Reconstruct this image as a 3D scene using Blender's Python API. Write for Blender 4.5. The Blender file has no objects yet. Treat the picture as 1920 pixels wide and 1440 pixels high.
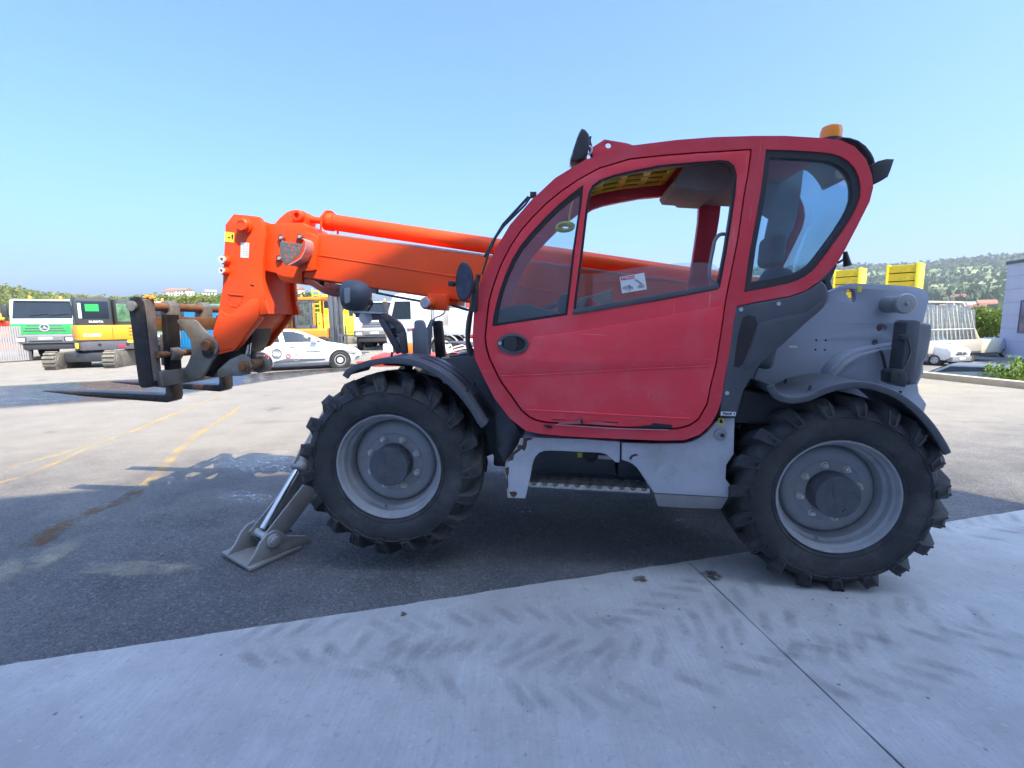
import bpy, bmesh, math, random
from mathutils import Vector, Matrix
from mathutils.geometry import tessellate_polygon
R = math.radians
rnd = random.Random(7)
S = bpy.context.scene
COL = S.collection

# ------------------------------------------------------------------ camera, sky, sun, exposure
FPX, PHI, ROLL, CH = 901.74, .1276, -.0102, 1.6686
camd = bpy.data.cameras.new('camera'); cam = bpy.data.objects.new('camera', camd); COL.objects.link(cam)
camd.sensor_fit = 'HORIZONTAL'; camd.sensor_width = 36; camd.lens = 36 * FPX / 1920
camd.clip_start = .05; camd.clip_end = 9000
fw = Vector((0, math.cos(PHI), -math.sin(PHI)))
up0 = Vector((0, math.sin(PHI), math.cos(PHI))); rt0 = Vector((1, 0, 0))
rt = rt0 * math.cos(ROLL) + up0 * math.sin(ROLL); up = up0 * math.cos(ROLL) - rt0 * math.sin(ROLL)
CP = Vector((0, 0, CH))
cam.matrix_world = Matrix(((rt.x, up.x, -fw.x, 0), (rt.y, up.y, -fw.y, 0), (rt.z, up.z, -fw.z, CH), (0, 0, 0, 1)))
S.camera = cam
SUN_EL, SUN_AZ = 53, 142
W = bpy.data.worlds.new('World'); S.world = W; W.use_nodes = True
nt = W.node_tree; bg = nt.nodes['Background']; sky = nt.nodes.new('ShaderNodeTexSky')
sky.sky_type = 'NISHITA'; sky.sun_disc = False; sky.sun_elevation = R(SUN_EL); sky.sun_rotation = R(SUN_AZ)
sky.altitude = 400; sky.air_density = 1.0; sky.dust_density = 7.3; sky.ozone_density = 10
hue = nt.nodes.new('ShaderNodeMixRGB'); hue.blend_type = 'MULTIPLY'; hue.inputs[0].default_value = 1; hue.inputs[2].default_value = (.785, .935, 1.06, 1)
nt.links.new(sky.outputs[0], hue.inputs[1]); nt.links.new(hue.outputs[0], bg.inputs[0]); bg.inputs[1].default_value = .138
sd = bpy.data.lights.new('sun', 'SUN'); sd.energy = 2.4; sd.angle = R(.53); sd.color = (1, .83, .56)
sun = bpy.data.objects.new('sun', sd); COL.objects.link(sun)
sdir = Vector((-math.sin(R(38)) * math.cos(R(SUN_EL)), math.cos(R(38)) * math.cos(R(SUN_EL)), -math.sin(R(SUN_EL))))
sun.rotation_euler = sdir.to_track_quat('-Z', 'Y').to_euler(); sun.location = (8, -10, 30)
S.view_settings.view_transform = 'Standard'; S.view_settings.look = 'None'
S.view_settings.exposure = 1.78; S.view_settings.gamma = 1; S.view_settings.use_curve_mapping = False
try:
    S.cycles.use_denoising = True; S.cycles.denoiser = 'OPENIMAGEDENOISE'
    S.cycles.max_bounces = 8; S.cycles.transparent_max_bounces = 24; S.cycles.caustics_reflective = False; S.cycles.caustics_refractive = False
except Exception: pass

# ------------------------------------------------------------------ where a line of sight meets the place
def ray(px, py): return fw + rt * ((px - 960) / FPX) - up * ((py - 720) / FPX)
def G(px, py, z=0.):
    d = ray(px, py); return CP + d * ((z - CH) / d.z)
def at(px, py, Y):
    d = ray(px, py); return CP + d * (Y / d.y)
MW = Matrix.Translation((1.9345, 2.7948, 0)) @ Matrix.Rotation(-.1016, 4, 'Z') @ Matrix.Rotation(.0467, 4, 'Y')
MI = MW.inverted(); MI3 = MI.to_3x3(); CL = MI @ CP
def P(px, py, y):
    d = MI3 @ ray(px, py); return CL + d * ((y - CL.y) / d.y)
def zz(x0, y0, s, pts): return [(x0 + a / s, y0 + b / s) for a, b in pts]
def XZ(pts, y): return [(v.x, v.z) for v in (P(a, b, y) for a, b in pts)]

# ------------------------------------------------------------------ materials
MATS = {}
def M(name, col, rough=.5, metal=0., var=.12, scale=5., bump=0., bscale=60., dust=None, coat=0., spec=.5, scr=0.):
    """dust = (colour, amount 0..1, scale)"""
    if name in MATS: return MATS[name]
    m = bpy.data.materials.new(name); m.use_nodes = True; t = m.node_tree; N = t.nodes; L = t.links
    b = N['Principled BSDF']; b.inputs['Roughness'].default_value = rough; b.inputs['Metallic'].default_value = metal
    b.inputs['Specular IOR Level'].default_value = spec
    if coat: b.inputs['Coat Weight'].default_value = coat; b.inputs['Coat Roughness'].default_value = .12
    tc = N.new('ShaderNodeTexCoord')
    n1 = N.new('ShaderNodeTexNoise'); n1.inputs['Scale'].default_value = scale; n1.inputs['Detail'].default_value = 8; n1.inputs['Roughness'].default_value = .65
    L.new(tc.outputs['Object'], n1.inputs['Vector'])
    mx = N.new('ShaderNodeMixRGB'); rp = N.new('ShaderNodeMapRange')
    rp.inputs[1].default_value = .3; rp.inputs[2].default_value = .7; L.new(n1.outputs['Fac'], rp.inputs[0]); L.new(rp.outputs[0], mx.inputs[0])
    mx.inputs[1].default_value = tuple(c * (1 - var) for c in col) + (1,); mx.inputs[2].default_value = tuple(min(1, c * (1 + var)) for c in col) + (1,)
    out = mx.outputs[0]
    if dust:
        dc, da, ds = dust
        n2 = N.new('ShaderNodeTexNoise'); n2.inputs['Scale'].default_value = ds; n2.inputs['Detail'].default_value = 10; n2.inputs['Roughness'].default_value = .7
        L.new(tc.outputs['Object'], n2.inputs['Vector'])
        r2 = N.new('ShaderNodeMapRange'); r2.inputs[1].default_value = .62 - .3 * da; r2.inputs[2].default_value = .8 - .2 * da; r2.inputs[4].default_value = min(1, .35 + .6 * da)
        L.new(n2.outputs['Fac'], r2.inputs[0])
        m2 = N.new('ShaderNodeMixRGB'); L.new(r2.outputs[0], m2.inputs[0]); L.new(out, m2.inputs[1]); m2.inputs[2].default_value = tuple(dc) + (1,); out = m2.outputs[0]
        rr = N.new('ShaderNodeMapRange'); L.new(r2.outputs[0], rr.inputs[0]); rr.inputs[3].default_value = rough; rr.inputs[4].default_value = min(1, rough + .3); L.new(rr.outputs[0], b.inputs['Roughness'])
    if scr:   # fine scuffs and hairline scratches, mostly level
        for sc_, rot_, th in (((3, 3, 120), .06, .70), ((5, 5, 60), -.5, .73), ((60, 60, 3), .1, .73)):
            mp = N.new('ShaderNodeMapping'); mp.inputs['Scale'].default_value = sc_; mp.inputs['Rotation'].default_value = (0, rot_, 0); L.new(tc.outputs['Object'], mp.inputs[0])
            ns = N.new('ShaderNodeTexNoise'); ns.inputs['Scale'].default_value = 1; ns.inputs['Detail'].default_value = 3; L.new(mp.outputs[0], ns.inputs['Vector'])
            rs = N.new('ShaderNodeMapRange'); rs.inputs[1].default_value = th; rs.inputs[2].default_value = th + .04; rs.inputs[4].default_value = scr; L.new(ns.outputs['Fac'], rs.inputs[0])
            ms = N.new('ShaderNodeMixRGB'); L.new(rs.outputs[0], ms.inputs[0]); L.new(out, ms.inputs[1]); ms.inputs[2].default_value = tuple(min(1, c * .5 + .32) for c in col) + (1,); out = ms.outputs[0]
    L.new(out, b.inputs['Base Color'])
    if bump:
        n3 = N.new('ShaderNodeTexNoise'); n3.inputs['Scale'].default_value = bscale; n3.inputs['Detail'].default_value = 5; L.new(tc.outputs['Object'], n3.inputs['Vector'])
        bp = N.new('ShaderNodeBump'); bp.inputs['Strength'].default_value = bump; bp.inputs['Distance'].default_value = .01; L.new(n3.outputs['Fac'], bp.inputs['Height']); L.new(bp.outputs[0], b.inputs['Normal'])
    MATS[name] = m; return m
def GLASS(name, tint=(.9, .95, .97), refl=1.0, veil=0.0):
    if name in MATS: return MATS[name]
    m = bpy.data.materials.new(name); m.use_nodes = True; t = m.node_tree; N = t.nodes; L = t.links
    for n in list(N): N.remove(n)
    o = N.new('ShaderNodeOutputMaterial'); tr = N.new('ShaderNodeBsdfTransparent'); tr.inputs[0].default_value = tint + (1,)
    gl = N.new('ShaderNodeBsdfGlossy'); gl.inputs['Roughness'].default_value = .02; gl.inputs[0].default_value = (1, 1, 1, 1)
    lw = N.new('ShaderNodeLayerWeight'); lw.inputs[0].default_value = .5; pw = N.new('ShaderNodeMath'); pw.operation = 'POWER'; pw.inputs[1].default_value = 4.; L.new(lw.outputs['Facing'], pw.inputs[0])
    ml = N.new('ShaderNodeMapRange'); ml.inputs[3].default_value = .035 * refl; ml.inputs[4].default_value = .8; L.new(pw.outputs[0], ml.inputs[0])
    mi = N.new('ShaderNodeMixShader'); L.new(ml.outputs[0], mi.inputs[0]); L.new(tr.outputs[0], mi.inputs[1]); L.new(gl.outputs[0], mi.inputs[2]); last = mi
    if veil:
        df = N.new('ShaderNodeBsdfDiffuse'); df.inputs[0].default_value = (.6, .6, .58, 1)
        nz = N.new('ShaderNodeTexNoise'); nz.inputs['Scale'].default_value = 3; nz.inputs['Detail'].default_value = 8
        tc = N.new('ShaderNodeTexCoord'); L.new(tc.outputs['Object'], nz.inputs['Vector'])
        mr = N.new('ShaderNodeMapRange'); mr.inputs[1].default_value = .3; mr.inputs[2].default_value = .8; mr.inputs[4].default_value = veil * 2; L.new(nz.outputs['Fac'], mr.inputs[0])
        m2 = N.new('ShaderNodeMixShader'); L.new(mr.outputs[0], m2.inputs[0]); L.new(mi.outputs[0], m2.inputs[1]); L.new(df.outputs[0], m2.inputs[2]); last = m2
    L.new(last.outputs[0], o.inputs[0]); MATS[name] = m; return m
DUST = (.30, .26, .21)
RED = M('red_paint', (.86, .048, .066), .38, var=.07, scale=2.2, dust=((.80, .15, .17), .46, 2.0), coat=.15, scr=.5, bump=.05, bscale=9)
REDT = M('red_frame_paint', (.70, .044, .062), .42, var=.1, scale=3, dust=((.62, .12, .14), .42, 2.6), scr=.5, bump=.05, bscale=12)
ORA = M('orange_red_paint', (.88, .085, .014), .42, var=.07, scale=2, dust=((.70, .13, .02), .22, 2.5), spec=.3, scr=.2, bump=.03, bscale=14)
GREY = M('grey_paint', (.36, .40, .47), .45, var=.08, scale=3, dust=((.33, .34, .38), .45, 2.4), bump=.05, bscale=10)
LGREY = M('light_grey_paint', (.49, .51, .55), .42, var=.08, scale=3, dust=((.33, .315, .29), .5, 3.4), bump=.05, bscale=10)
DGREY = M('dark_grey_paint', (.085, .092, .105), .5, var=.15, scale=4, dust=((.15, .145, .14), .3, 3), bump=.05)
BLACK = M('black_plastic', (.035, .036, .040), .45, var=.2, scale=6, dust=((.07, .068, .065), .3, 3.5))
BLKP = M('black_textured_plastic', (.082, .088, .10), .45, var=.15, scale=5, dust=((.11, .11, .115), .3, 2.5), bump=.15, bscale=300)
RUBB = M('tyre_rubber', (.036, .036, .038), .66, var=.3, scale=7, dust=((.12, .115, .108), .40, 3.5), bump=.25, bscale=90)
RIMG = M('rim_grey', (.31, .32, .335), .5, metal=.0, var=.14, scale=6, dust=((.27, .25, .22), .5, 5), bump=.08, bscale=30)
HUBM = M('hub_metal', (.10, .105, .12), .42, metal=.35, var=.3, scale=12, dust=((.14, .12, .10), .35, 10), bump=.15, bscale=40)
STEEL = M('bare_steel', (.52, .52, .52), .4, metal=.35, var=.15, scale=10)
CHROME = M('chrome', (.75, .76, .78), .1, metal=1, var=.02)
WORN = M('worn_steel', (.22, .205, .18), .55, metal=.45, var=.3, scale=7, dust=((.20, .11, .05), .42, 5), bump=.2, bscale=30)
WORND = M('worn_dark_steel', (.022, .02, .02), .5, metal=.3, var=.4, scale=9, dust=((.09, .055, .035), .3, 9), bump=.3, bscale=35)
RUST = M('rusty_steel', (.22, .10, .045), .65, metal=.3, var=.35, scale=9, dust=((.35, .22, .12), .35, 7), bump=.25, bscale=40)
TINE = M('fork_tine_steel', (.06, .05, .045), .38, metal=.5, var=.4, scale=6, dust=((.30, .13, .06), .45, 3.5), bump=.1)
WHT = M('white_paint', (.70, .70, .685), .3, var=.03, scale=3, coat=.3)
GRN = M('green_paint', (.03, .42, .09), .35, var=.05, coat=.2)
YEL = M('yellow_paint', (.78, .55, .02), .42, var=.06, scale=3, dust=((.5, .4, .15), .25, 4))
YELB = M('bright_yellow_paint', (.85, .72, .04), .42, var=.05, scale=2)
AMB = M('amber_paint', (.80, .33, .02), .4, var=.06)
ORB = M('forklift_orange', (.78, .24, .02), .45, var=.06)
REDB = M('safety_red', (.70, .06, .025), .45, var=.08)
DKGL = M('dark_glass', (.022, .032, .045), .03, var=.1, spec=.12)
GLS = GLASS('cab_glass', (.84, .93, .97), 2.4, .04)
GLC = GLASS('clear_glass', (.88, .94, .96), 1.5, .06)
GLT = GLASS('tinted_glass', (.62, .78, .86), 1.8, .07)
MIRR = M('mirror_glass', (.8, .82, .85), .03, metal=1, var=0)
LAMP = M('lamp_lens', (.75, .76, .76), .12, var=.05, spec=.8)
AMBL = M('amber_lens', (.95, .30, .02), .2, var=.05)
REDL = M('red_lens', (.45, .02, .02), .2, var=.05)
LINER = M('cab_lining', (.27, .25, .225), .85, var=.1, scale=6, bump=.15, bscale=120)
LINR = M('rear_lining', (.30, .33, .37), .8, var=.12, scale=5, bump=.15, bscale=120)
FABR = M('seat_fabric', (.12, .135, .145), .85, var=.25, scale=14, bump=.3, bscale=160)
STK = M('sticker_white', (.78, .78, .76), .4, var=.04)
STY = M('sticker_yellow', (.85, .72, .05), .4, var=.06)
INK = M('ink_black', (.015, .015, .016), .5, var=.1)
INKR = M('ink_red', (.6, .04, .05), .5, var=.1)
GROY = M('roof_guard_yellow', (.75, .55, .03), .45, var=.1)
TEAL = M('teal_paint', (.10, .34, .32), .5, var=.08)
BLUEP = M('blue_paint', (.02, .22, .52), .5, var=.08)
CLAD = M('grey_cladding', (.54, .52, .59), .45, var=.04, scale=.6)
CONCW = M('wall_panel', (.80, .79, .77), .6, var=.06, scale=.7)

# ------------------------------------------------------------------ mesh building
def props(o, label=None, cat=None, group=None, kind=None):
    if label: o['label'] = label
    if cat: o['category'] = cat
    if group: o['group'] = group
    if kind: o['kind'] = kind
    return o
def thing(name, label, cat, loc=(0, 0, 0), rz=0., group=None):
    o = bpy.data.objects.new(name, None); COL.objects.link(o); o.location = loc; o.rotation_euler = (0, 0, rz); o.empty_display_size = .3
    return props(o, label, cat, group)
def node(name, parent):
    o = bpy.data.objects.new(name, None); COL.objects.link(o); o.parent = parent; o.empty_display_size = .1; return o
def link(name, me, parent=None, loc=(0, 0, 0), rot=(0, 0, 0)):
    o = bpy.data.objects.new(name, me); COL.objects.link(o); o.parent = parent; o.location = loc; o.rotation_euler = rot; return o
def kids(o): return [c for c in KID.get(o, [])]
def copy_tree(o, parent=None, table=None):
    if table is None:
        table = {}
        for q in COL.objects:
            if q.parent: table.setdefault(q.parent, []).append(q)
    c = o.copy(); COL.objects.link(c)
    if parent is not None: c.parent = parent
    for q in table.get(o, []): copy_tree(q, c, table)
    return c
class MB:
    def __init__(s): s.v = []; s.f = []; s.hard = []
    def add(s, v, f):
        b = len(s.v); s.v += [Vector(p) for p in v]; s.f += [tuple(i + b for i in q) for q in f]; return b
    def box(s, c, d, rot=None):
        x, y, z = (q / 2 for q in d); v = [Vector((i, j, k)) for i in (-x, x) for j in (-y, y) for k in (-z, z)]
        if rot is not None: v = [rot @ p for p in v]
        s.add([p + Vector(c) for p in v], [(0, 1, 3, 2), (4, 6, 7, 5), (0, 4, 5, 1), (2, 3, 7, 6), (0, 2, 6, 4), (1, 5, 7, 3)]); return s
    def bb(s, x0, x1, y0, y1, z0, z1): return s.box(((x0 + x1) / 2, (y0 + y1) / 2, (z0 + z1) / 2), (abs(x1 - x0), abs(y1 - y0), abs(z1 - z0)))
    def beam(s, a, b, w, h, upv=(0, 0, 1)):
        a, b = Vector(a), Vector(b); d = (b - a); l = d.length; d.normalize(); u = Vector(upv)
        if abs(d.dot(u)) > .98: u = Vector((0, 1, 0))
        x = d.cross(u).normalized(); u = x.cross(d)
        return s.box((a + b) / 2, (w, l, h), Matrix((x, d, u)).transposed())
    def cyl(s, a, b, r0, r1=None, n=16, caps=True):
        a, b = Vector(a), Vector(b); r1 = r0 if r1 is None else r1; d = (b - a).normalized()
        u = Vector((0, 0, 1)) if abs(d.z) < .9 else Vector((1, 0, 0)); x = d.cross(u).normalized(); y = d.cross(x)
        v = []; f = []
        for k in range(n):
            q = x * math.cos(2 * math.pi * k / n) + y * math.sin(2 * math.pi * k / n); v += [a + q * r0, b + q * r1]
        for k in range(n): f.append((2 * k, 2 * k + 1, (2 * k + 3) % (2 * n), (2 * k + 2) % (2 * n)))
        if caps: f += [tuple(range(0, 2 * n, 2)), tuple(range(2 * n - 1, 0, -2))]
        s.add(v, f); return s
    def tube(s, pts, r, n=8, closed=False):
        pts = [Vector(p) for p in pts]; m = len(pts); rings = []; u = None
        for i, p in enumerate(pts):
            t = (pts[(i + 1) % m] - pts[i - 1]) if closed else (pts[min(i + 1, m - 1)] - pts[max(i - 1, 0)])
            t.normalize()
            if u is None: u = t.orthogonal().normalized()
            u = (u - t * u.dot(t)).normalized(); w = t.cross(u)
            rings.append([p + (u * math.cos(2 * math.pi * k / n) + w * math.sin(2 * math.pi * k / n)) * r for k in range(n)])
        v = [p for q in rings for p in q]; f = []
        for i in range(m if closed else m - 1):
            j = (i + 1) % m
            for k in range(n): f.append((i * n + k, i * n + (k + 1) % n, j * n + (k + 1) % n, j * n + k))
        if not closed: f += [tuple(range(n - 1, -1, -1)), tuple(range((m - 1) * n, m * n))]
        s.add(v, f); return s
    def lathe(s, prof, c=(0, 0, 0), axis='y', n=32, a0=0, a1=2 * math.pi):
        """prof: (radius, along axis)"""
        c = Vector(c); v = []; f = []; m = len(prof); full = abs(a1 - a0 - 2 * math.pi) < 1e-6; nn = n if full else n + 1
        for k in range(nn):
            a = a0 + (a1 - a0) * k / n; ca, sa = math.cos(a), math.sin(a)
            for r, h in prof:
                v.append(c + (Vector((r * ca, h, r * sa)) if axis == 'y' else Vector((r * ca, r * sa, h)) if axis == 'z' else Vector((h, r * ca, r * sa))))
        for k in range(n):
            j = (k + 1) % nn
            for i in range(m - 1): f.append((k * m + i, k * m + i + 1, j * m + i + 1, j * m + i))
        s.add(v, f); return s
    def prism(s, poly, y0, y1, holes=(), axis='y'):
        """polygon in (x,z) pushed from y0 to y1 (axis y); for axis z the polygon is (x,y); for x it is (y,z)"""
        mk = {'y': lambda a, b, c: Vector((a, c, b)), 'z': lambda a, b, c: Vector((a, b, c)), 'x': lambda a, b, c: Vector((c, a, b))}[axis]
        loops = [list(poly)] + [list(h) for h in holes]
        tri = tessellate_polygon([[Vector((a, b, 0)) for a, b in l] for l in loops]); flat = [p for l in loops for p in l]; n = len(flat)
        b0 = s.add([mk(a, b, y0) for a, b in flat] + [mk(a, b, y1) for a, b in flat], [])
        for t in tri: s.f += [(b0 + t[0], b0 + t[1], b0 + t[2]), (b0 + n + t[2], b0 + n + t[1], b0 + n + t[0])]
        o = 0
        for l in loops:
            m = len(l)
            for i in range(m):
                j = (i + 1) % m; s.f.append((b0 + o + i, b0 + o + j, b0 + n + o + j, b0 + n + o + i)); s.hard.append((b0 + o + i, b0 + o + j)); s.hard.append((b0 + n + o + i, b0 + n + o + j))
            o += m
        return s
    def ribbon(s, path, y0, y1, th, closed=False):
        """sheet following (x,z) path, th thick, from y0 to y1"""
        n = len(path); off = []
        for i in range(n):
            a = path[max(i - 1, 0)]; b = path[min(i + 1, n - 1)]; dx, dz = b[0] - a[0], b[1] - a[1]; l = math.hypot(dx, dz) or 1
            off.append((path[i][0] + dz / l * th, path[i][1] - dx / l * th))
        v = []; f = []
        for i in range(n): v += [(path[i][0], y0, path[i][1]), (path[i][0], y1, path[i][1]), (off[i][0], y1, off[i][1]), (off[i][0], y0, off[i][1])]
        for i in range(n - 1):
            for k in range(4): f.append((4 * i + k, 4 * i + (k + 1) % 4, 4 * i + 4 + (k + 1) % 4, 4 * i + 4 + k))
        f += [(3, 2, 1, 0), tuple(4 * (n - 1) + k for k in range(4))]
        s.add(v, f); return s
    def loft(s, rings, cap=True):
        n = len(rings[0]); v = [p for r in rings for p in r]; f = []
        for i in range(len(rings) - 1):
            for k in range(n): f.append((i * n + k, i * n + (k + 1) % n, (i + 1) * n + (k + 1) % n, (i + 1) * n + k))
        if cap: f += [tuple(range(n - 1, -1, -1)), tuple(range((len(rings) - 1) * n, len(rings) * n))]
        s.add(v, f); return s
    def mesh(s, name, mat, bev=0., seg=2, ang=35, sub=0):
        bm = bmesh.new(); vs = [bm.verts.new(p) for p in s.v]
        for q in s.f:
            try: bm.faces.new([vs[i] for i in q])
            except ValueError: pass
        bmesh.ops.recalc_face_normals(bm, faces=bm.faces)
        if bev:
            if s.hard:
                hs = {frozenset((vs[a], vs[b])) for a, b in s.hard}; ed = [e for e in bm.edges if frozenset(e.verts) in hs]
            else:
                ed = [e for e in bm.edges if len(e.link_faces) == 2 and e.calc_face_angle(0) > R(ang)]
            bmesh.ops.bevel(bm, geom=ed, offset=bev, segments=seg, affect='EDGES', profile=.5, clamp_overlap=True)
        if sub: bmesh.ops.subdivide_edges(bm, edges=bm.edges, cuts=sub, use_grid_fill=True)
        me = bpy.data.meshes.new(name); bm.to_mesh(me); bm.free()
        me.shade_smooth(); me.set_sharp_from_angle(angle=R(ang)); me.materials.append(mat); return me
    def build(s, name, mat, parent=None, bev=0., seg=2, ang=35, loc=(0, 0, 0), rot=(0, 0, 0)):
        return link(name, s.mesh(name, mat, bev, seg, ang), parent, loc, rot)
def smooth(pts, n=4, closed=True):
    out = []; m = len(pts)
    for i in range(m if closed else m - 1):
        p = [pts[(i + k) % m] if closed else pts[min(max(i + k, 0), m - 1)] for k in (-1, 0, 1, 2)]
        for j in range(n):
            t = j / n; out.append(tuple(.5 * (2 * p[1][c] + (p[2][c] - p[0][c]) * t + (2 * p[0][c] - 5 * p[1][c] + 4 * p[2][c] - p[3][c]) * t * t + (3 * p[1][c] - p[0][c] - 3 * p[2][c] + p[3][c]) * t ** 3) for c in range(len(p[1]))))
    if not closed: out.append(tuple(pts[-1]))
    return out
def rounded(pts, r, n=4):
    """round the corners of a closed polygon"""
    out = []; m = len(pts)
    for i in range(m):
        a, b, c = (Vector(pts[(i + k) % m][:2]) for k in (-1, 0, 1)); d1, d2 = (a - b), (c - b)
        q = min(r, d1.length * .45, d2.length * .45); p1, p2 = b + d1.normalized() * q, b + d2.normalized() * q
        for j in range(n + 1):
            t = j / n; v = p1 * (1 - t) ** 2 + b * 2 * t * (1 - t) + p2 * t * t; out.append((v.x, v.y))
    return out
def circ(cx, cy, r, n=16, ry=None): return [(cx + r * math.cos(2 * math.pi * k / n), cy + (ry or r) * math.sin(2 * math.pi * k / n)) for k in range(n)]
def plate(name, mat, parent, px, y0, y1, holes=(), bev=.004, rr=0., seg=2, up_=0):
    """plate of the machine: outline given where it is seen on the plane y0, made y1-y0 deep"""
    o = XZ(px, y0); hs = [XZ(h, y0) for h in holes]
    if rr: o = rounded(o, rr)
    return MB().prism(o, y0, y1, hs).build(name, mat, parent, bev, seg)
def text(name, body, size, mat, parent, loc, rot=(math.pi / 2, 0, 0), ext=.0008, bold=0., align='CENTER', sx=1.):
    cu = bpy.data.curves.new(name, 'FONT'); cu.body = body; cu.size = size; cu.extrude = ext; cu.offset = bold; cu.align_x = align; cu.align_y = 'CENTER'; cu.resolution_u = 2
    tmp = bpy.data.objects.new(name + '_outline', cu); COL.objects.link(tmp); dg = bpy.context.evaluated_depsgraph_get(); me = bpy.data.meshes.new_from_object(tmp.evaluated_get(dg)); bpy.data.objects.remove(tmp)
    me.materials.clear(); me.materials.append(mat); o = link(name, me, parent, loc, rot); o.scale = (sx, 1, 1); return o
HAZE = .00026
# ================================================================== THE SETTING
def ground_mat(name, build):
    m = bpy.data.materials.new(name); m.use_nodes = True; t = m.node_tree; build(t, t.nodes, t.links, t.nodes['Principled BSDF']); MATS[name] = m; return m
def nz(N, L, vec, scale, detail=8, rough=.6, dist=0.):
    n = N.new('ShaderNodeTexNoise'); n.inputs['Scale'].default_value = scale; n.inputs['Detail'].default_value = detail; n.inputs['Roughness'].default_value = rough; n.inputs['Distortion'].default_value = dist; L.new(vec, n.inputs['Vector']); return n.outputs['Fac']
def rng(N, L, x, a, b_, c=0., d=1.):
    n = N.new('ShaderNodeMapRange'); n.inputs[1].default_value = a; n.inputs[2].default_value = b_; n.inputs[3].default_value = c; n.inputs[4].default_value = d; L.new(x, n.inputs[0]); return n.outputs[0]
def mixc(N, L, f, a, b_):
    n = N.new('ShaderNodeMixRGB')
    if isinstance(f, (int, float)): n.inputs[0].default_value = f
    else: L.new(f, n.inputs[0])
    for i, q in ((1, a), (2, b_)):
        if isinstance(q, tuple): n.inputs[i].default_value = q + (1,)
        else: L.new(q, n.inputs[i])
    return n.outputs[0]
def mth(N, L, op, a, b_):
    n = N.new('ShaderNodeMath'); n.operation = op
    for i, q in ((0, a), (1, b_)):
        if isinstance(q, (int, float)): n.inputs[i].default_value = q
        else: L.new(q, n.inputs[i])
    return n.outputs[0]
def bumpn(N, L, b, h, s, d, prev=None):
    n = N.new('ShaderNodeBump'); n.inputs['Strength'].default_value = s; n.inputs['Distance'].default_value = d; L.new(h, n.inputs['Height'])
    if prev: L.new(prev, n.inputs['Normal'])
    L.new(n.outputs[0], b.inputs['Normal']); return n.outputs[0]
def asphalt(t, N, L, b):
    g = N.new('ShaderNodeNewGeometry'); v = g.outputs['Position']; sx = N.new('ShaderNodeSeparateXYZ'); L.new(v, sx.inputs[0])
    big = nz(N, L, v, .22, 6); mid = nz(N, L, v, 1.4, 8, .65); fine = nz(N, L, v, 90, 3, .7)
    vo = N.new('ShaderNodeTexVoronoi'); vo.inputs['Scale'].default_value = 130; L.new(v, vo.inputs['Vector'])
    v2_ = N.new('ShaderNodeTexVoronoi'); v2_.inputs['Scale'].default_value = 62; L.new(v, v2_.inputs['Vector']); cl = N.new('ShaderNodeSeparateColor'); L.new(v2_.outputs['Color'], cl.inputs[0]); cl1 = N.new('ShaderNodeSeparateColor'); L.new(vo.outputs['Color'], cl1.inputs[0])
    # the worn, dusty middle of the yard is paler than the strip along the apron
    dist = mth(N, L, 'SUBTRACT', sx.outputs['Y'], mth(N, L, 'MULTIPLY', sx.outputs['X'], .10))
    far = rng(N, L, mth(N, L, 'ADD', dist, mth(N, L, 'MULTIPLY', mid, 2.2)), 5.0, 8.2)
    near = mixc(N, L, rng(N, L, mid, .35, .7), (.088, .089, .094), (.20, .197, .19)); pale = mixc(N, L, rng(N, L, mid, .3, .75), (.30, .265, .212), (.39, .35, .285))
    c = mixc(N, L, far, near, pale)
    mp = N.new('ShaderNodeMapping'); mp.inputs['Scale'].default_value = (.35, 2.2, 1); mp.inputs['Rotation'].default_value = (0, 0, -.25); L.new(v, mp.inputs[0])
    st = nz(N, L, mp.outputs[0], .8, 8, .65, .4); c = mixc(N, L, rng(N, L, st, .58, .74, 0, .45), c, (.13, .12, .105))
    c = mixc(N, L, rng(N, L, big, .50, .72, 0, .5), c, (.22, .21, .19))
    gr = rng(N, L, far, 0, 1, 1, .32); M_ = lambda q: mth(N, L, 'MULTIPLY', q, gr)
    c = mixc(N, L, M_(rng(N, L, cl1.outputs[0], .62, 1, 0, .65)), c, (.26, .25, .24)); c = mixc(N, L, M_(rng(N, L, cl1.outputs[1], .6, 1, 0, .7)), c, (.055, .055, .056)); c = mixc(N, L, M_(rng(N, L, cl.outputs[0], .84, 1, 0, .55)), c, (.30, .29, .28)); c = mixc(N, L, M_(rng(N, L, cl.outputs[1], .8, 1, 0, .5)), c, (.06, .06, .06)); c = mixc(N, L, M_(rng(N, L, fine, .55, .75, 0, .5)), c, (.06, .06, .06))
    oil = nz(N, L, v, .9, 5, .5); c = mixc(N, L, rng(N, L, oil, .66, .76, 0, .5), c, (.035, .034, .033))
    L.new(c, b.inputs['Base Color']); b.inputs['Roughness'].default_value = .85
    p = bumpn(N, L, b, vo.outputs['Distance'], .9, .010); bumpn(N, L, b, fine, .6, .008, p)
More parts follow.
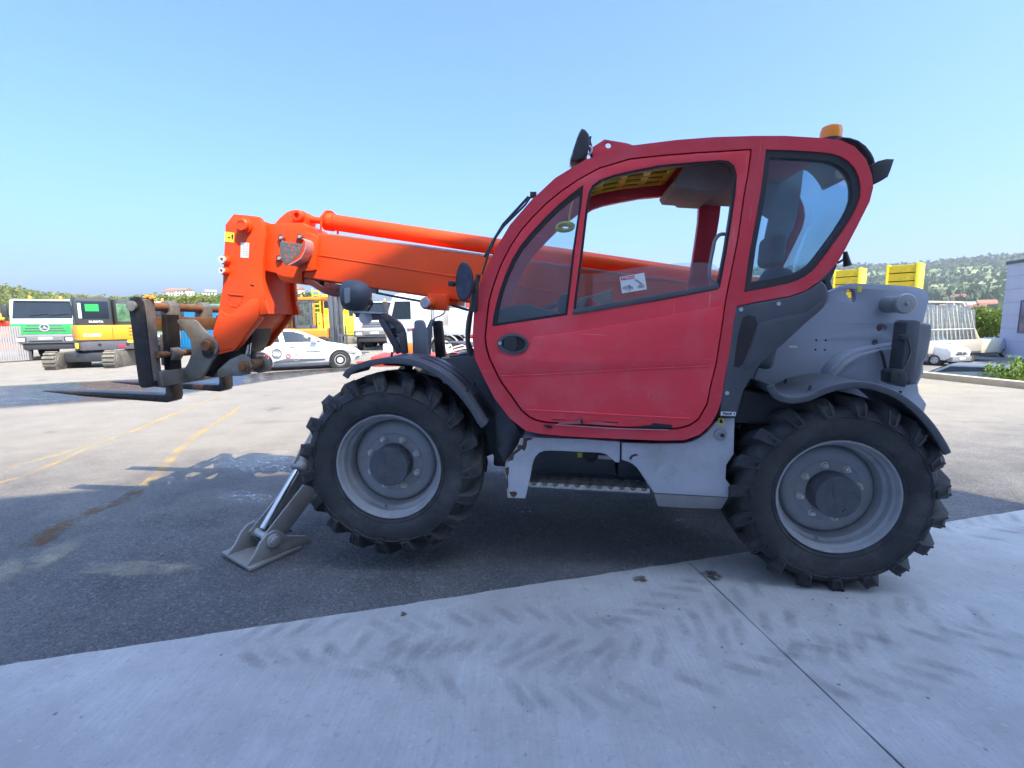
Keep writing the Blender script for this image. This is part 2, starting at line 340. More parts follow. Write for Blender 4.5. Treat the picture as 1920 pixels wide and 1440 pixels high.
def concrete(t, N, L, b):
    g = N.new('ShaderNodeNewGeometry'); v = g.outputs['Position']
    big = nz(N, L, v, .55, 6, .55, .3); mid = nz(N, L, v, 3.2, 10, .7); fine = nz(N, L, v, 60, 5, .7)
    mp = N.new('ShaderNodeMapping'); mp.inputs['Rotation'].default_value = (0, 0, -.253); mp.inputs['Scale'].default_value = (70, 2.5, 1); L.new(v, mp.inputs[0]); br = nz(N, L, mp.outputs[0], 1.0, 4, .7)
    c = mixc(N, L, rng(N, L, mid, .32, .68), (.40, .385, .36), (.56, .545, .515)); c = mixc(N, L, rng(N, L, big, .48, .70, 0, .65), c, (.35, .33, .295))
    c = mixc(N, L, rng(N, L, br, .35, .65, 0, .45), c, (.37, .355, .33)); c = mixc(N, L, rng(N, L, fine, .58, .74, 0, .75), c, (.28, .265, .25)); c = mixc(N, L, rng(N, L, nz(N, L, v, 24, 4, .6), .60, .72, 0, .55), c, (.30, .28, .26)); c = mixc(N, L, rng(N, L, nz(N, L, v, 38, 3, .6, .5), .62, .72, 0, .5), c, (.62, .60, .56))
    vo = N.new('ShaderNodeTexVoronoi'); vo.inputs['Scale'].default_value = 9; vo.inputs['Randomness'].default_value = 1; L.new(v, vo.inputs['Vector']); gate = nz(N, L, v, 2.1, 3)
    sp = mth(N, L, 'MULTIPLY', rng(N, L, vo.outputs['Distance'], .05, .10, 1, 0), rng(N, L, gate, .46, .56)); c = mixc(N, L, mth(N, L, 'MULTIPLY', sp, .7), c, (.09, .08, .07))
    L.new(c, b.inputs['Base Color']); b.inputs['Roughness'].default_value = .8
    p = bumpn(N, L, b, br, .35, .004); bumpn(N, L, b, fine, .45, .004, p)
ASPH = ground_mat('asphalt', asphalt); CONC = ground_mat('concrete', concrete)
def decal(name, col, dens, scale, lo=.42, hi=.6, rough=.85, spec=.3, stretch=None):
    """worn paint or stain: only the grain of its own noise lets the ground show"""
    def f(t, N, L, b):
        tc = N.new('ShaderNodeTexCoord'); v = tc.outputs['Object']; g = N.new('ShaderNodeNewGeometry')
        vv = g.outputs['Position']
        if stretch:
            mp = N.new('ShaderNodeMapping'); mp.inputs['Scale'].default_value = stretch; L.new(vv, mp.inputs[0]); vv = mp.outputs[0]
        a = nz(N, L, vv, scale, 10, .72); al = rng(N, L, a, lo, hi, 0, dens)
        at_ = N.new('ShaderNodeAttribute'); at_.attribute_name = 'edge'; al = mth(N, L, 'MULTIPLY', al, at_.outputs['Fac'])
        b.inputs['Base Color'].default_value = col + (1,); b.inputs['Roughness'].default_value = rough; b.inputs['Specular IOR Level'].default_value = spec; L.new(al, b.inputs['Alpha'])
    return ground_mat(name, f)
def sheet(name, mat, pts, z=.004, kind='structure', parent=None):
    """flat patch; its rim fades out through the 'edge' attribute (0 at the rim, 1 inside)"""
    me = bpy.data.meshes.new(name); c = Vector((sum(p[0] for p in pts) / len(pts), sum(p[1] for p in pts) / len(pts))); n = len(pts); v = []; f = []; e = []
    for k, (s, ev) in enumerate(((1, 0.), (.72, .75), (.4, 1.))): v += [((p[0] - c.x) * s + c.x, (p[1] - c.y) * s + c.y, z) for p in pts]; e += [ev] * n
    v.append((c.x, c.y, z)); e.append(1.)
    for k in range(2):
        for i in range(n): f.append((k * n + i, k * n + (i + 1) % n, (k + 1) * n + (i + 1) % n, (k + 1) * n + i))
    for i in range(n): f.append((2 * n + i, 2 * n + (i + 1) % n, 3 * n))
    me.from_pydata(v, [], f); a = me.attributes.new('edge', 'FLOAT', 'POINT'); a.data.foreach_set('value', e); me.materials.append(mat)
    o = link(name, me, parent); return props(o, kind=kind)
def strip(name, mat, pts, w, z=.004, kind='structure'):
    me = bpy.data.meshes.new(name); v = []; f = []; e = []; n = len(pts)
    for i, p in enumerate(pts):
        a, c = Vector(pts[max(i - 1, 0)][:2]), Vector(pts[min(i + 1, n - 1)][:2]); d = (c - a).normalized(); q = Vector((-d.y, d.x)); p2 = Vector(p[:2])
        for s, ev in ((-1, .0), (-.8, 1), (.8, 1), (1, .0)): r = p2 + q * w / 2 * s; v.append((r.x, r.y, z)); e.append(ev if 0 < i < n - 1 else 0)
    for i in range(n - 1):
        for k in range(3): f.append((4 * i + k, 4 * i + k + 1, 4 * i + 5 + k, 4 * i + 4 + k))
    me.from_pydata(v, [], f); a = me.attributes.new('edge', 'FLOAT', 'POINT'); a.data.foreach_set('value', e); me.materials.append(mat); return props(link(name, me), kind=kind)
# yard up to the kerb, lower road beyond, open country underneath
KA, KB = Vector((11.684, 13.49)), Vector((12.097, 11.244)); kd = (KA - KB).normalized(); K0, K1 = KB - kd * 16, KA + kd * 62
b = MB(); b.add([(-75, -25, 0), (K0.x, -25, 0), (K0.x, K0.y, 0), (K1.x, K1.y, 0), (K1.x - 8, 92, 0), (-75, 92, 0)], [(0, 1, 2, 3, 4, 5)]); props(b.build('yard', ASPH), kind='structure')
def rough_ground(t, N, L, b):
    g = N.new('ShaderNodeNewGeometry'); v = g.outputs['Position']; a = nz(N, L, v, .02, 8, .6); c = nz(N, L, v, .6, 8, .7)
    q = mixc(N, L, rng(N, L, a, .4, .6), (.10, .135, .035), (.19, .18, .075)); q = mixc(N, L, rng(N, L, c, .35, .7, 0, .5), q, (.06, .09, .025)); L.new(q, b.inputs['Base Color']); b.inputs['Roughness'].default_value = .95
b = MB(); b.add([(-5000, -3000, -2.2), (5000, -3000, -2.2), (5000, 6000, -2.2), (-5000, 6000, -2.2)], [(0, 1, 2, 3)]); props(b.build('terrain', ground_mat('meadow', rough_ground)), kind='structure')
def road_m(t, N, L, b):
    g = N.new('ShaderNodeNewGeometry'); v = g.outputs['Position']; a = nz(N, L, v, .5, 8, .6); c = mixc(N, L, a, (.14, .135, .125), (.24, .23, .21)); L.new(c, b.inputs['Base Color']); b.inputs['Roughness'].default_value = .9
b = MB(); b.add([(K0.x + .5, -25, -1.3), (90, -25, -1.3), (90, 75, -1.3), (K1.x + 1, 75, -1.3), (K1.x + .5, K1.y, -1.3)], [(0, 1, 2, 3, 4)]); props(b.build('road', ground_mat('road_asphalt', road_m)), kind='structure')
pd = Vector((kd.y, -kd.x))
kp = [(-.16, -.2), (-.16, .155), (.02, .17), (.04, .15), (.04, -.2)]
b = MB(); b.loft([[Vector((q.x + pd.x * s, q.y + pd.y * s, h)) for s, h in kp] for q in (K0, K0.lerp(K1, .25), K0.lerp(K1, .5), K1)]); kb = b.build('kerb', M('kerb_concrete', (.42, .37, .31), .8, var=.12, scale=4, bump=.2, bscale=40)); props(kb, kind='structure')
b = MB(); b.loft([[Vector((q.x + pd.x * s, q.y + pd.y * s, h)) for s, h in ((.04, .02), (1.2, -.25), (2.6, -.9), (3.6, -1.29), (.0, -2.0))] for q in (K0, K0.lerp(K1, .3), K0.lerp(K1, .6), K1)]); props(b.build('bank', M('bank_grass', (.14, .17, .045), .95, var=.4, scale=3)), kind='structure')
# concrete apron: slabs laid against the asphalt, with open joints
SD = Vector((.9681, .2506)); SN = Vector((-.2506, .9681)); S0 = Vector((1.21, 3.158))
J = (Vector((1.442, 1.60)) - Vector((1.21, 3.154))).normalized()
apr = MB(); pts = [S0 + SD * a + J * c for a, c in ((-22, .012), (24, .012), (24, 9), (-22, 9))]; apr.add([(p.x, p.y, .002) for p in pts], [(0, 1, 2, 3)]); apron = props(apr.build('concrete_apron', M('joint_dirt', (.03, .028, .026), .95)), kind='structure')
for a0, a1 in ((-17.01, -11.4), (-11.39, -5.7), (-5.692, -.005), (.005, 5.69), (5.70, 11.4), (11.41, 17)):
    b = MB(); n = 60; e0 = [S0 + SD * (a0 + (a1 - a0) * i / n) + J * (.0 + rnd.uniform(-.006, .006)) for i in range(n + 1)]; pl = [(q.x, q.y) for q in e0]
    sd1 = [S0 + SD * a1 + J * (.1 + 5.4 * i / 30) + SD * rnd.uniform(-.002, .0025) for i in range(31)]; sd0 = [S0 + SD * a0 + J * (.1 + 5.4 * i / 30) + SD * rnd.uniform(-.0025, .002) for i in range(31)]
    pl += [(q.x, q.y) for q in sd1] + [(q.x, q.y) for q in reversed(sd0)]
    b.prism(pl, -.05, .010, axis='z'); b.build('slab', CONC, apron, .004, 1)
# markings, pale patches, dirt and water on the asphalt
YL = decal('worn_yellow_line', (.66, .46, .14), .55, 2.6, .40, .66)
def gl(pts): return [(q.x, q.y) for q in (G(*p) for p in pts)]
def dens(p, n): return smooth(gl(p), n, False)
strip('road_marking', YL, dens([(417, 740), (330, 775), (254, 807), (187, 830), (90, 858), (-60, 898)], 5), .13)
strip('road_marking', YL, dens([(175, 838), (120, 862), (60, 886), (-40, 918)], 5), .10)
strip('road_marking', YL, dens([(452, 762), (410, 790), (365, 819), (330, 850), (292, 892), (268, 912)], 5), .13)
strip('road_marking', decal('brown_line', (.20, .12, .06), .7, 7, .42, .62), dens([(262, 916), (235, 936), (180, 956), (130, 980), (95, 1003), (50, 1028)], 5), .18)  # brown stretch that carries the yellow line on
sheet('dirt_patch', decal('rusty_dirt', (.17, .10, .05), .8, 9, .40, .6), gl([(48, 1030), (60, 1005), (90, 985), (125, 990), (110, 1010), (75, 1028)]), .0045)
BEIGE = decal('pale_beige', (.44, .39, .29), .60, 5, .34, .62, stretch=(1, 1.6, 1))  # beige patches, broken up by noise and fading at the rim
sheet('beige_patch', BEIGE, gl([(130, 1075), (160, 1058), (260, 1050), (350, 1052), (395, 1066), (330, 1080), (220, 1084)]), .005); sheet('beige_patch', BEIGE, gl([(10, 1080), (60, 1040), (130, 1010), (180, 1005), (130, 1045), (60, 1080)]), .0055); sheet('beige_patch', BEIGE, gl([(-40, 1100), (-20, 1060), (30, 1040), (60, 1060), (10, 1100)]), .006)
SPECK = decal('white_speckle', (.66, .68, .72), .8, 17, .50, .64)  # white speckled patches on the asphalt
for pts in ([(375, 862), (440, 850), (560, 852), (590, 868), (560, 888), (470, 892), (400, 880)], [(390, 935), (450, 918), (520, 928), (540, 945), (460, 950)], [(938, 962), (975, 945), (1012, 950), (1020, 966), (975, 974)], [(1118, 974), (1135, 968), (1148, 976), (1132, 984)], [(1235, 975), (1262, 966), (1300, 978), (1270, 990)], [(915, 862), (930, 845), (945, 870), (945, 895), (918, 892)]): sheet('white_patch', SPECK, gl(pts), .0065)
WET = ground_mat('wet_asphalt', lambda t, N, L, b: None); wb = WET.node_tree.nodes['Principled BSDF']; wb.inputs['Base Color'].default_value = (.035, .035, .038, 1); wb.inputs['Roughness'].default_value = .16; wb.inputs['Specular IOR Level'].default_value = .5
def wetf(t, N, L, b):
    g = N.new('ShaderNodeNewGeometry'); a = nz(N, L, g.outputs['Position'], .8, 9, .7); at_ = N.new('ShaderNodeAttribute'); at_.attribute_name = 'edge'
    L.new(mth(N, L, 'MINIMUM', 1., mth(N, L, 'MULTIPLY', at_.outputs['Fac'], rng(N, L, a, .25, .6, .6, 1.7))), b.inputs['Alpha']); r_ = nz(N, L, g.outputs['Position'], 3, 8, .7); L.new(rng(N, L, r_, .35, .7, .20, .46), b.inputs['Roughness'])
wetf(WET.node_tree, WET.node_tree.nodes, WET.node_tree.links, wb)
b_ = gl([(-150, 735), (-60, 727), (0, 723), (130, 716), (260, 710), (400, 704), (500, 698), (600, 692), (690, 688), (700, 692), (610, 700), (520, 713), (410, 730), (300, 748), (150, 758), (0, 768), (-80, 772), (-160, 775)])
n2 = len(b_) // 2; me = bpy.data.meshes.new('puddle'); v = []; f = []; e = []
A_, B_ = b_[:n2], list(reversed(b_[n2:]))
for i in range(n2):
    for k in range(6): t_ = k / 5; v.append((A_[i][0] + (B_[i][0] - A_[i][0]) * t_, A_[i][1] + (B_[i][1] - A_[i][1]) * t_, .003)); e.append(0 if k in (0, 5) or i in (0, n2 - 1) else (1.0))
for i in range(n2 - 1):
    for k in range(5): f.append((6 * i + k, 6 * i + k + 1, 6 * i + 7 + k, 6 * i + 6 + k))
me.from_pydata(v, [], f); at_ = me.attributes.new('edge', 'FLOAT', 'POINT'); at_.data.foreach_set('value', e); me.materials.append(WET); props(link('puddle', me), kind='structure')
# tyre prints on the apron: rows of bar marks along the paths the wheels took
TRK = decal('tyre_print', (.27, .26, .245), .36, 5.0, .30, .72); me = bpy.data.meshes.new('tyre_prints'); v = []; f = []; e = []
for path, side, gate in (([(560, 1290), (700, 1235), (900, 1260), (1080, 1280), (1300, 1250), (1500, 1190), (1780, 1160)], 1, .75), ([(690, 1210), (860, 1190), (1010, 1180), (1180, 1190), (1300, 1130), (1400, 1080)], -1, .9), ([(1380, 1250), (1560, 1260), (1700, 1230), (1900, 1180)], 1, .6), ([(380, 1230), (520, 1210), (640, 1200)], 1, .8), ([(960, 1068), (1100, 1055), (1220, 1050), (1330, 1052)], -1, .6), ([(1780, 1010), (1850, 990), (1920, 985)], 1, .7), ([(700, 1060), (800, 1050), (920, 1035), (1050, 1010), (1180, 1010)], 1, .8)):
    c = [Vector(q) for q in smooth(gl(path), 24, False)]; acc = 0
    for i in range(len(c) - 1):
        d = c[i + 1] - c[i]; acc += d.length
        if acc < .128: continue
        acc = 0
        if rnd.random() > gate + .12: continue
        d.normalize(); q = Vector((-d.y, d.x)); jit = rnd.uniform(-.02, .02)
        for s in (1, -1):
            n0_ = len(v); z_ = .0135; pl = []
            for t_ in (0, .33, .66, 1): pl.append(c[i] + q * s * (.03 + .17 * t_) + d * (.12 * (t_ + .25 * t_ * t_) * side + jit + (.064 if s < 0 else 0)))
            for r_ in range(4):
                tg = (pl[min(r_ + 1, 3)] - pl[max(r_ - 1, 0)]).normalized(); nn = Vector((-tg.y, tg.x))
                for k, ev in ((-.040, 0), (-.014, 1), (.014, 1), (.040, 0)): p = pl[r_] + nn * k; v.append((p.x, p.y, z_)); e.append(ev * (1 if r_ in (1, 2) else .35))
            for r_ in range(3):
                for k in range(3): f.append((n0_ + r_ * 4 + k, n0_ + r_ * 4 + k + 1, n0_ + r_ * 4 + k + 5, n0_ + r_ * 4 + k + 4))
me.from_pydata(v, [], f); at_ = me.attributes.new('edge', 'FLOAT', 'POINT'); at_.data.foreach_set('value', e); me.materials.append(TRK); props(link('tyre_prints', me), kind='stuff')
MUD = decal('mud_stain', (.10, .085, .05), .85, 12, .35, .5)
for pts in ([(1183, 1086), (1205, 1082), (1215, 1092), (1195, 1098)], [(1312, 1076), (1335, 1072), (1358, 1088), (1340, 1094)], [(750, 1155), (758, 1150), (764, 1156), (756, 1160)]): sheet('mud_stain', MUD, [(x + rnd.uniform(-.01, .01), y + rnd.uniform(-.01, .01)) for x, y in smooth(gl(pts), 4)], .0135)
# the building behind the viewpoint, whose shade lies over the apron
wc = Vector((8.0, -.19)); wd = -SD; wh = 11.5
BL = thing('workshop_building', 'tall pale panelled workshop hall at the edge of the concrete apron', 'building', (wc.x, wc.y, 0), math.atan2(.266, .964))
b = MB(); b.bb(-14, 0, -16, -.02, -.1, wh - .02); b.build('wall', CONCW, BL)  # unseen; wall whitened and length cut to let more light into the shade
for i in range(7):
    for j in range(5): MB().bb(-2 * i - 1.99, -2 * i - .01, -.03, .03, 2.3 * j + .01, 2.3 * j + 2.29).build('wall_panel', CONCW, BL) if (i, j) == (0, 0) else None
pm = bpy.data.objects['wall_panel'].data
for i in range(7):
    for j in range(5):
        if (i, j) != (0, 0) and not (j < 2 and i in (1, 2, 4, 5)): link('wall_panel', pm, BL, (-2 * i, 0, 2.3 * j))
for x in (-6, -12):
    b = MB(); b.bb(x + .05, x + 3.95, -.02, -.0, .0, 4.6); d_ = b.build('door', M('sectional_door', (.45, .46, .48), .4, var=.04), BL)
    b = MB()
    for k in range(8): b.bb(x + .05, x + 3.95, .0, .012, .575 * k + .02, .575 * k + .56)
    b.build('door_panel', MATS['sectional_door'], d_)
    b = MB(); b.bb(x - .02, x + .1, -.02, .06, 0, 4.62).bb(x + 3.9, x + 4.02, -.02, .06, 0, 4.62).bb(x - .02, x + 4.02, -.02, .06, 4.6, 4.72); b.build('door_frame', DGREY, d_)
b = MB(); b.bb(-14.1, .05, -16, .06, wh - .02, wh + .0); b.build('roof', DGREY, BL)
# ================================================================== THE TELEHANDLER (local frame: x to its rear, y across it, z up)
T = thing('telehandler', 'red and orange telescopic handler with raised forks, parked half on the concrete apron', 'telehandler'); T.matrix_world = MW
z4 = lambda p: zz(860, 220, 3.4286, p)
z5 = lambda p: zz(1340, 220, 4.5714, p)
z6 = lambda p: zz(860, 560, 3.4286, p)
z7 = lambda p: zz(1320, 480, 4, p)
zb = lambda p: zz(400, 380, 8, p)
z2 = lambda p: zz(380, 370, 4.5714, p)
zf = lambda p: zz(230, 540, 6.545, p)
zc = lambda p: zz(1060, 280, 4.5, p)
zs = lambda p: zz(930, 800, 6, p)

# ---- wheels
def tyre_mesh():
    b = MB()
    pr = [(.345, .015), (.352, .004), (.365, -.004), (.40, -.022), (.44, -.030), (.48, -.030), (.505, -.026), (.512, -.018), (.535, -.008), (.552, .012), (.560, .045), (.566, .12), (.568, .20)]
    pr += [(r, .40 - y) for r, y in reversed(pr[:-1])]
    b.lathe(pr, n=96)
    NL = 19
    def pt(r, a, y): return Vector((r * math.cos(a), y, r * math.sin(a)))
    for sd_ in (0, 1):
        for i in range(NL):
            a0 = 2 * math.pi * (i + .5 * sd_) / NL; fy = (lambda y: y) if sd_ == 0 else (lambda y: .40 - y)
            # bar: (angle shift, top half width, base half width, r base, y base, r top, y top)
            st = [(-.045, .050, .068, .478, .0, .490, -.036), (-.018, .060, .086, .53, .006, .572, -.030), (.015, .064, .094, .555, .03, .6145, .012), (.10, .058, .088, .56, .10, .618, .10), (.20, .052, .082, .56, .17, .6185, .17), (.29, .046, .072, .56, .24, .618, .24)]
            v = []; f = []
            for da, tw, bw, rb, yb, rtp, yt in st:
                a = a0 + da; v += [pt(rb, a - bw, fy(yb)), pt(rtp, a - tw, fy(yt)), pt(rtp, a + tw, fy(yt)), pt(rb, a + bw, fy(yb))]
            for k in range(len(st) - 1):
                for q in range(3): f.append((4 * k + q, 4 * k + q + 1, 4 * k + 5 + q, 4 * k + 4 + q))
            f += [(0, 1, 2, 3), tuple(4 * (len(st) - 1) + q for q in (3, 2, 1, 0))]
            b.add(v, f)
            # the raised frame round the hollow at the lug's foot
            for s_ in (-1, 1):
                b.beam(pt(.512, a0 - .03 + s_ * .036, fy(-.040)), pt(.590, a0 + s_ * .046, fy(-.018)), .012, .018, (0, 1, 0))
            b.beam(pt(.512, a0 - .072, fy(-.040)), pt(.512, a0 + .012, fy(-.040)), .011, .016, (0, 1, 0))
    b.lathe([(.372, -.010), (.376, -.016), (.38, -.012)], n=96); b.lathe([(.498, -.026), (.502, -.034), (.507, -.026)], n=96)
    return b.mesh('tyre', RUBB, 0, ang=32)
def rim_mesh():
    b = MB()
    b.lathe([(.345, .02), (.355, .002), (.352, -.006), (.343, -.004), (.338, .006), (.334, .03), (.322, .045), (.318, .085), (.300, .10), (.292, .14), (.285, .17)], n=72)
    b.lathe([(.285, .17), (.272, .145), (.262, .136), (.24, .130), (.20, .128), (.192, .120), (.18, .116), (.0, .116)], n=72)
    b.lathe([(.345, .38), (.355, .398), (.33, .37), (.30, .30), (.285, .17)], n=48)
    for a in (4.55,): b.cyl((.31 * math.cos(a), .11, .31 * math.sin(a)), (.30 * math.cos(a), .06, .30 * math.sin(a)), .008, .005, 8)
    return b.mesh('rim', RIMG, 0, ang=28)
hub = MB(); hub.lathe([(.135, .125), (.132, .10), (.131, .005), (.127, -.004), (.0, -.004)], n=40)
for k in range(1): hub.cyl((.08, -.004, -.055), (.08, -.010, -.055), .016, .016, 8)
hub.tube([(-.07, -.004, .06), (-.03, -.005, .0), (.0, -.004, -.02)], .003, 5); hub.tube([(-.1, -.003, -.05), (-.03, -.005, -.07), (.06, -.004, -.03)], .0025, 5); hub.tube([(.02, -.004, .05), (.06, -.005, .07), (.1, -.003, .05)], .002, 5)
hubm = hub.mesh('hub', HUBM, 0, ang=30)
nb = MB(); nb.cyl((0, 0, 0), (0, -.012, 0), .024, .024, 14); nb.cyl((0, -.010, 0), (0, -.034, 0), .018, .0165, 6); nb.cyl((0, -.032, 0), (0, -.050, 0), .0095, .008, 8)
nutm = nb.mesh('wheel_nut', M('nut_steel', (.62, .60, .56), .4, metal=.2, var=.2, scale=40, dust=((.25, .15, .08), .3, 30)), .0012, 1)
tm, rm = tyre_mesh(), rim_mesh()
def wheel(x, y, z, steer, spin, flip=False):
    w = node('wheel', T); w.location = (x, y, z); w.rotation_euler = (0, 0, steer + (math.pi if flip else 0))
    t = link('tyre', tm, w, rot=(0, spin, 0)); link('rim', rm, w); link('hub', hubm, w, rot=(0, .3 + spin, 0))
    for k in range(8):
        a = 2 * math.pi * k / 8 + .12 + spin; link('wheel_nut', nutm, w, (.170 * math.cos(a), .117, .170 * math.sin(a)))
    return w
wheel(0, 0, .6, -.0473, .15); wheel(-2.8, 0, .6, .019, .31)
wheel(0, 2.3, .6, .0473, .2, True); wheel(-2.8, 2.3, .6, -.019, .05, True)

# ---- axles and chassis
b = MB()
for x in (-2.8, 0): b.cyl((x, .25, .6), (x, 2.05, .6), .10, n=16); b.lathe([(.0, 0), (.16, 0), (.22, .12), (.22, .3), (.16, .42), (0, .42)], (x, .94, .6), n=20); b.cyl((x, .14, .6), (x, .42, .6), .19, .16, 20)
b.build('axle', DGREY, T, 0)
b = MB(); b.bb(-3.15, .55, .62, .74, .55, .98).bb(-3.15, .55, 1.56, 1.68, .55, .98).bb(-3.25, -3.1, .74, 1.56, .55, .9).bb(-1.9, -1.5, .7, 1.6, .45, .62).bb(.45, .58, .6, 1.7, .5, 1.0)
b.bb(-2.2, -.45, .74, 1.56, .42, .62)
b.build('chassis_frame', DGREY, T, .012)
b = MB(); b.bb(-2.15, -.55, 1.42, 2.22, .52, 1.45).bb(-2.1, -.6, 1.46, 2.18, 1.45, 1.56); b.build('engine_hood', REDT, T, .05, 3)
b = MB(); b.bb(-2.1, -.55, 1.45, 2.1, .40, .52); b.build('sump_guard', BLACK, T, .02)
# dark side plates of the front frame
plate('front_side_plate', DGREY, T, [(806, 676), (905, 664), (915, 700), (960, 772), (985, 812), (985, 868), (940, 872), (880, 800), (850, 720)], .46, .60, bev=.006)
plate('front_deck', BLACK, T, [(842, 668), (905, 656), (907, 666), (846, 678)], .50, 1.6, bev=.004)
plate('splash_plate', M('polished_panel', (.10, .105, .12), .3, metal=.6, var=.2, scale=3, dust=((.2, .17, .13), .3, 6)), T, z6([(235, 650), (345, 780), (410, 890), (400, 905), (330, 1000), (295, 1052), (235, 960)]), .30, .33, bev=.003)
# rear plates either side of the boom pivot
hole_a = circ(1597, 551, 9, 12, 12); hole_a = zz(1320, 480, 4, [(1070, 262), (1085, 248), (1110, 245), (1132, 262), (1138, 300), (1136, 330), (1122, 348), (1105, 340), (1085, 312), (1068, 285)])
plate('rear_plate', GREY, T, z7([(240, 1330), (420, 800), (600, 640), (760, 500), (880, 395), (930, 340), (938, 268), (1000, 238), (1060, 214), (1100, 206), (1200, 207), (1400, 216), (1520, 226), (1600, 235), (1640, 246), (1672, 272), (1688, 305), (1688, 330), (1644, 500), (1644, 880), (1602, 965), (1612, 1030), (1668, 1112), (1600, 1330)]), .50, .55,
      [hole_a, circ(1653, 614.5, 10, 14, 8), circ(1641, 642, 6, 12)], .006)
b = MB(); b.prism(XZ(z7([(600, 700), (930, 330), (940, 268), (1100, 206), (1400, 216), (1600, 235), (1672, 272), (1688, 330), (1644, 500), (1644, 1000), (600, 1000)]), .5), 1.62, 1.67); b.build('rear_plate', GREY, T, .006)
b = MB()
for x, y in ((1530.3, 637.8), (1548.2, 638), (1528.7, 655.6), (1546.6, 656)): v = P(x, y, .5); b.cyl((v.x, .5002, v.z), (v.x, .4985, v.z), .007, n=10)
b.build('mounting_hole', INK, T)
plate('maker_strip', STK, T, [(1479.5, 648), (1494.5, 648.3), (1494.5, 652.3), (1479.5, 652)], .4985, .50, bev=0)
v = P(1664, 571, .5); b = MB(); b.lathe([(.055, 0), (.055, -.12), (.05, -.125), (.05, -.14), (.062, -.142), (.064, -.175), (.058, -.182), (0, -.182)], (v.x, .5, v.z), n=28); b.cyl((v.x, .32, v.z), (v.x, .305, v.z), .012, n=8); b.build('filler_cap', M('filler_cap_grey', (.36, .37, .36), .4, metal=.3, dust=((.2, .2, .19), .3, 20)), T, .002)
plate('warning_label', STY, T, z7([(1153, 222), (1185, 224), (1184, 272), (1151, 270)]), .498, .50, bev=0)
plate('wheel_housing', GREY, T, z7([(930, 900), (960, 830), (1040, 760), (1130, 710), (1280, 676), (1500, 645), (1500, 700), (1480, 860), (1400, 990), (1100, 960)]), .40, .52, bev=.014, seg=2)
plate('wheel_housing_edge', LGREY, T, z7([(960, 905), (1060, 790), (1170, 735), (1310, 700), (1500, 678), (1500, 688), (1312, 716), (1180, 752), (1090, 800), (990, 905)]), .372, .385, bev=.002)
# counterweight, lamp post, cable
plate('counterweight', M('counterweight_grey', (.20, .205, .215), .5, dust=((.26, .25, .23), .35, 4)), T, z7([(1560, 480), (1640, 500), (1690, 505), (1716, 514), (1712, 600), (1680, 760), (1648, 800), (1640, 880), (1600, 965), (1540, 970)]), .42, 2.05, bev=.02, seg=3)
plate('lamp_bracket', BLKP, T, z7([(1524, 500), (1545, 484), (1570, 480), (1600, 484), (1624, 494), (1600, 700), (1580, 850), (1555, 940), (1470, 930), (1490, 780)]), .26, .38, bev=.006)
plate('rear_lamp', BLACK, T, z7([(1400, 870), (1425, 850), (1490, 852), (1525, 880), (1535, 940), (1510, 985), (1450, 975), (1400, 950)]), .20, .30, bev=.012)
plate('lamp_plug', BLACK, T, z7([(1472, 625), (1485, 595), (1520, 590), (1535, 605), (1530, 632), (1500, 635), (1490, 628)]), .22, .27, bev=.006)
b = MB(); b.tube(smooth([P(*z7([q])[0], yy) for q, yy in (((1275, 655), .49), ((1285, 690), .44), ((1325, 715), .37), ((1345, 770), .36), ((1360, 840), .35), ((1385, 905), .33), ((1420, 930), .29))], 5, False), .009, 8)
b.tube(smooth([P(*z7([q])[0], yy) for q, yy in (((1530, 630), .22), ((1545, 700), .23), ((1535, 760), .23), ((1500, 840), .22), ((1470, 890), .2))], 5, False), .006, 6); b.build('lamp_cable', BLACK, T)

# ---- fenders
def fender(pts, y0, y1, th, grooves=()):
    path = XZ(smooth(pts, 5, False), y0); f_ = MB().ribbon(path, y0, y1, th).build('fender', BLKP, T, .006, 2, 50)
    MB().ribbon([(x, z + .001) for x, z in path], y0 - .012, y0 + .012, .040).build('fender_lip', BLKP, f_, .008, 2, 50)
    n = len(path)
    for a, c, ya, yb in grooves:
        seg = path[int(a * n):int(c * n)]
        MB().ribbon([(x, z + .0035) for x, z in seg], ya, yb, .003).build('fender_rib', BLACK, f_, 0)
    b = MB()
    for a in (.34, .72):
        x, z = path[int(a * n)]
        for y in (y0 + .06, y1 - .08): b.cyl((x, y, z), (x + .006, y, z + .03), .008, n=8)
    b.build('fender_bolt', BLACK, f_); return f_
fender([(643, 704), (650, 694), (668, 683), (700, 674), (735, 670), (775, 674), (812, 688), (845, 710), (872, 738), (893, 766), (906, 788), (912, 796)], -.04, .36, .012, ((.45, .72, .10, .15), (.45, .72, .22, .27), (.76, .95, .08, .26)))
fender([(1450, 720), (1456, 734), (1470, 742), (1490, 744), (1515, 739), (1545, 726), (1580, 717), (1612, 715), (1645, 720), (1685, 736), (1720, 762), (1750, 795), (1772, 828), (1782, 848)], -.05, .40, .014)
# far side fenders
for sgn, cx in ((0, -2.8), (1, 0)):
    pa = [(cx + .74 * math.cos(a), .6 + .74 * math.sin(a)) for a in [R(150 - 6 * k) for k in range(22)]]
    MB().ribbon(pa, 1.92, 2.34, .014).build('fender', BLKP, T, .005)
# fender stays
b = MB(); b.beam((-2.8, .36, .72), (-2.8, .42, 1.30), .06, .02); b.beam((-.05, .40, .75), (-.02, .42, 1.28), .06, .02); b.bb(-2.95, -2.62, .30, .46, 1.24, 1.262); b.build('fender_stay', DGREY, T, .004)

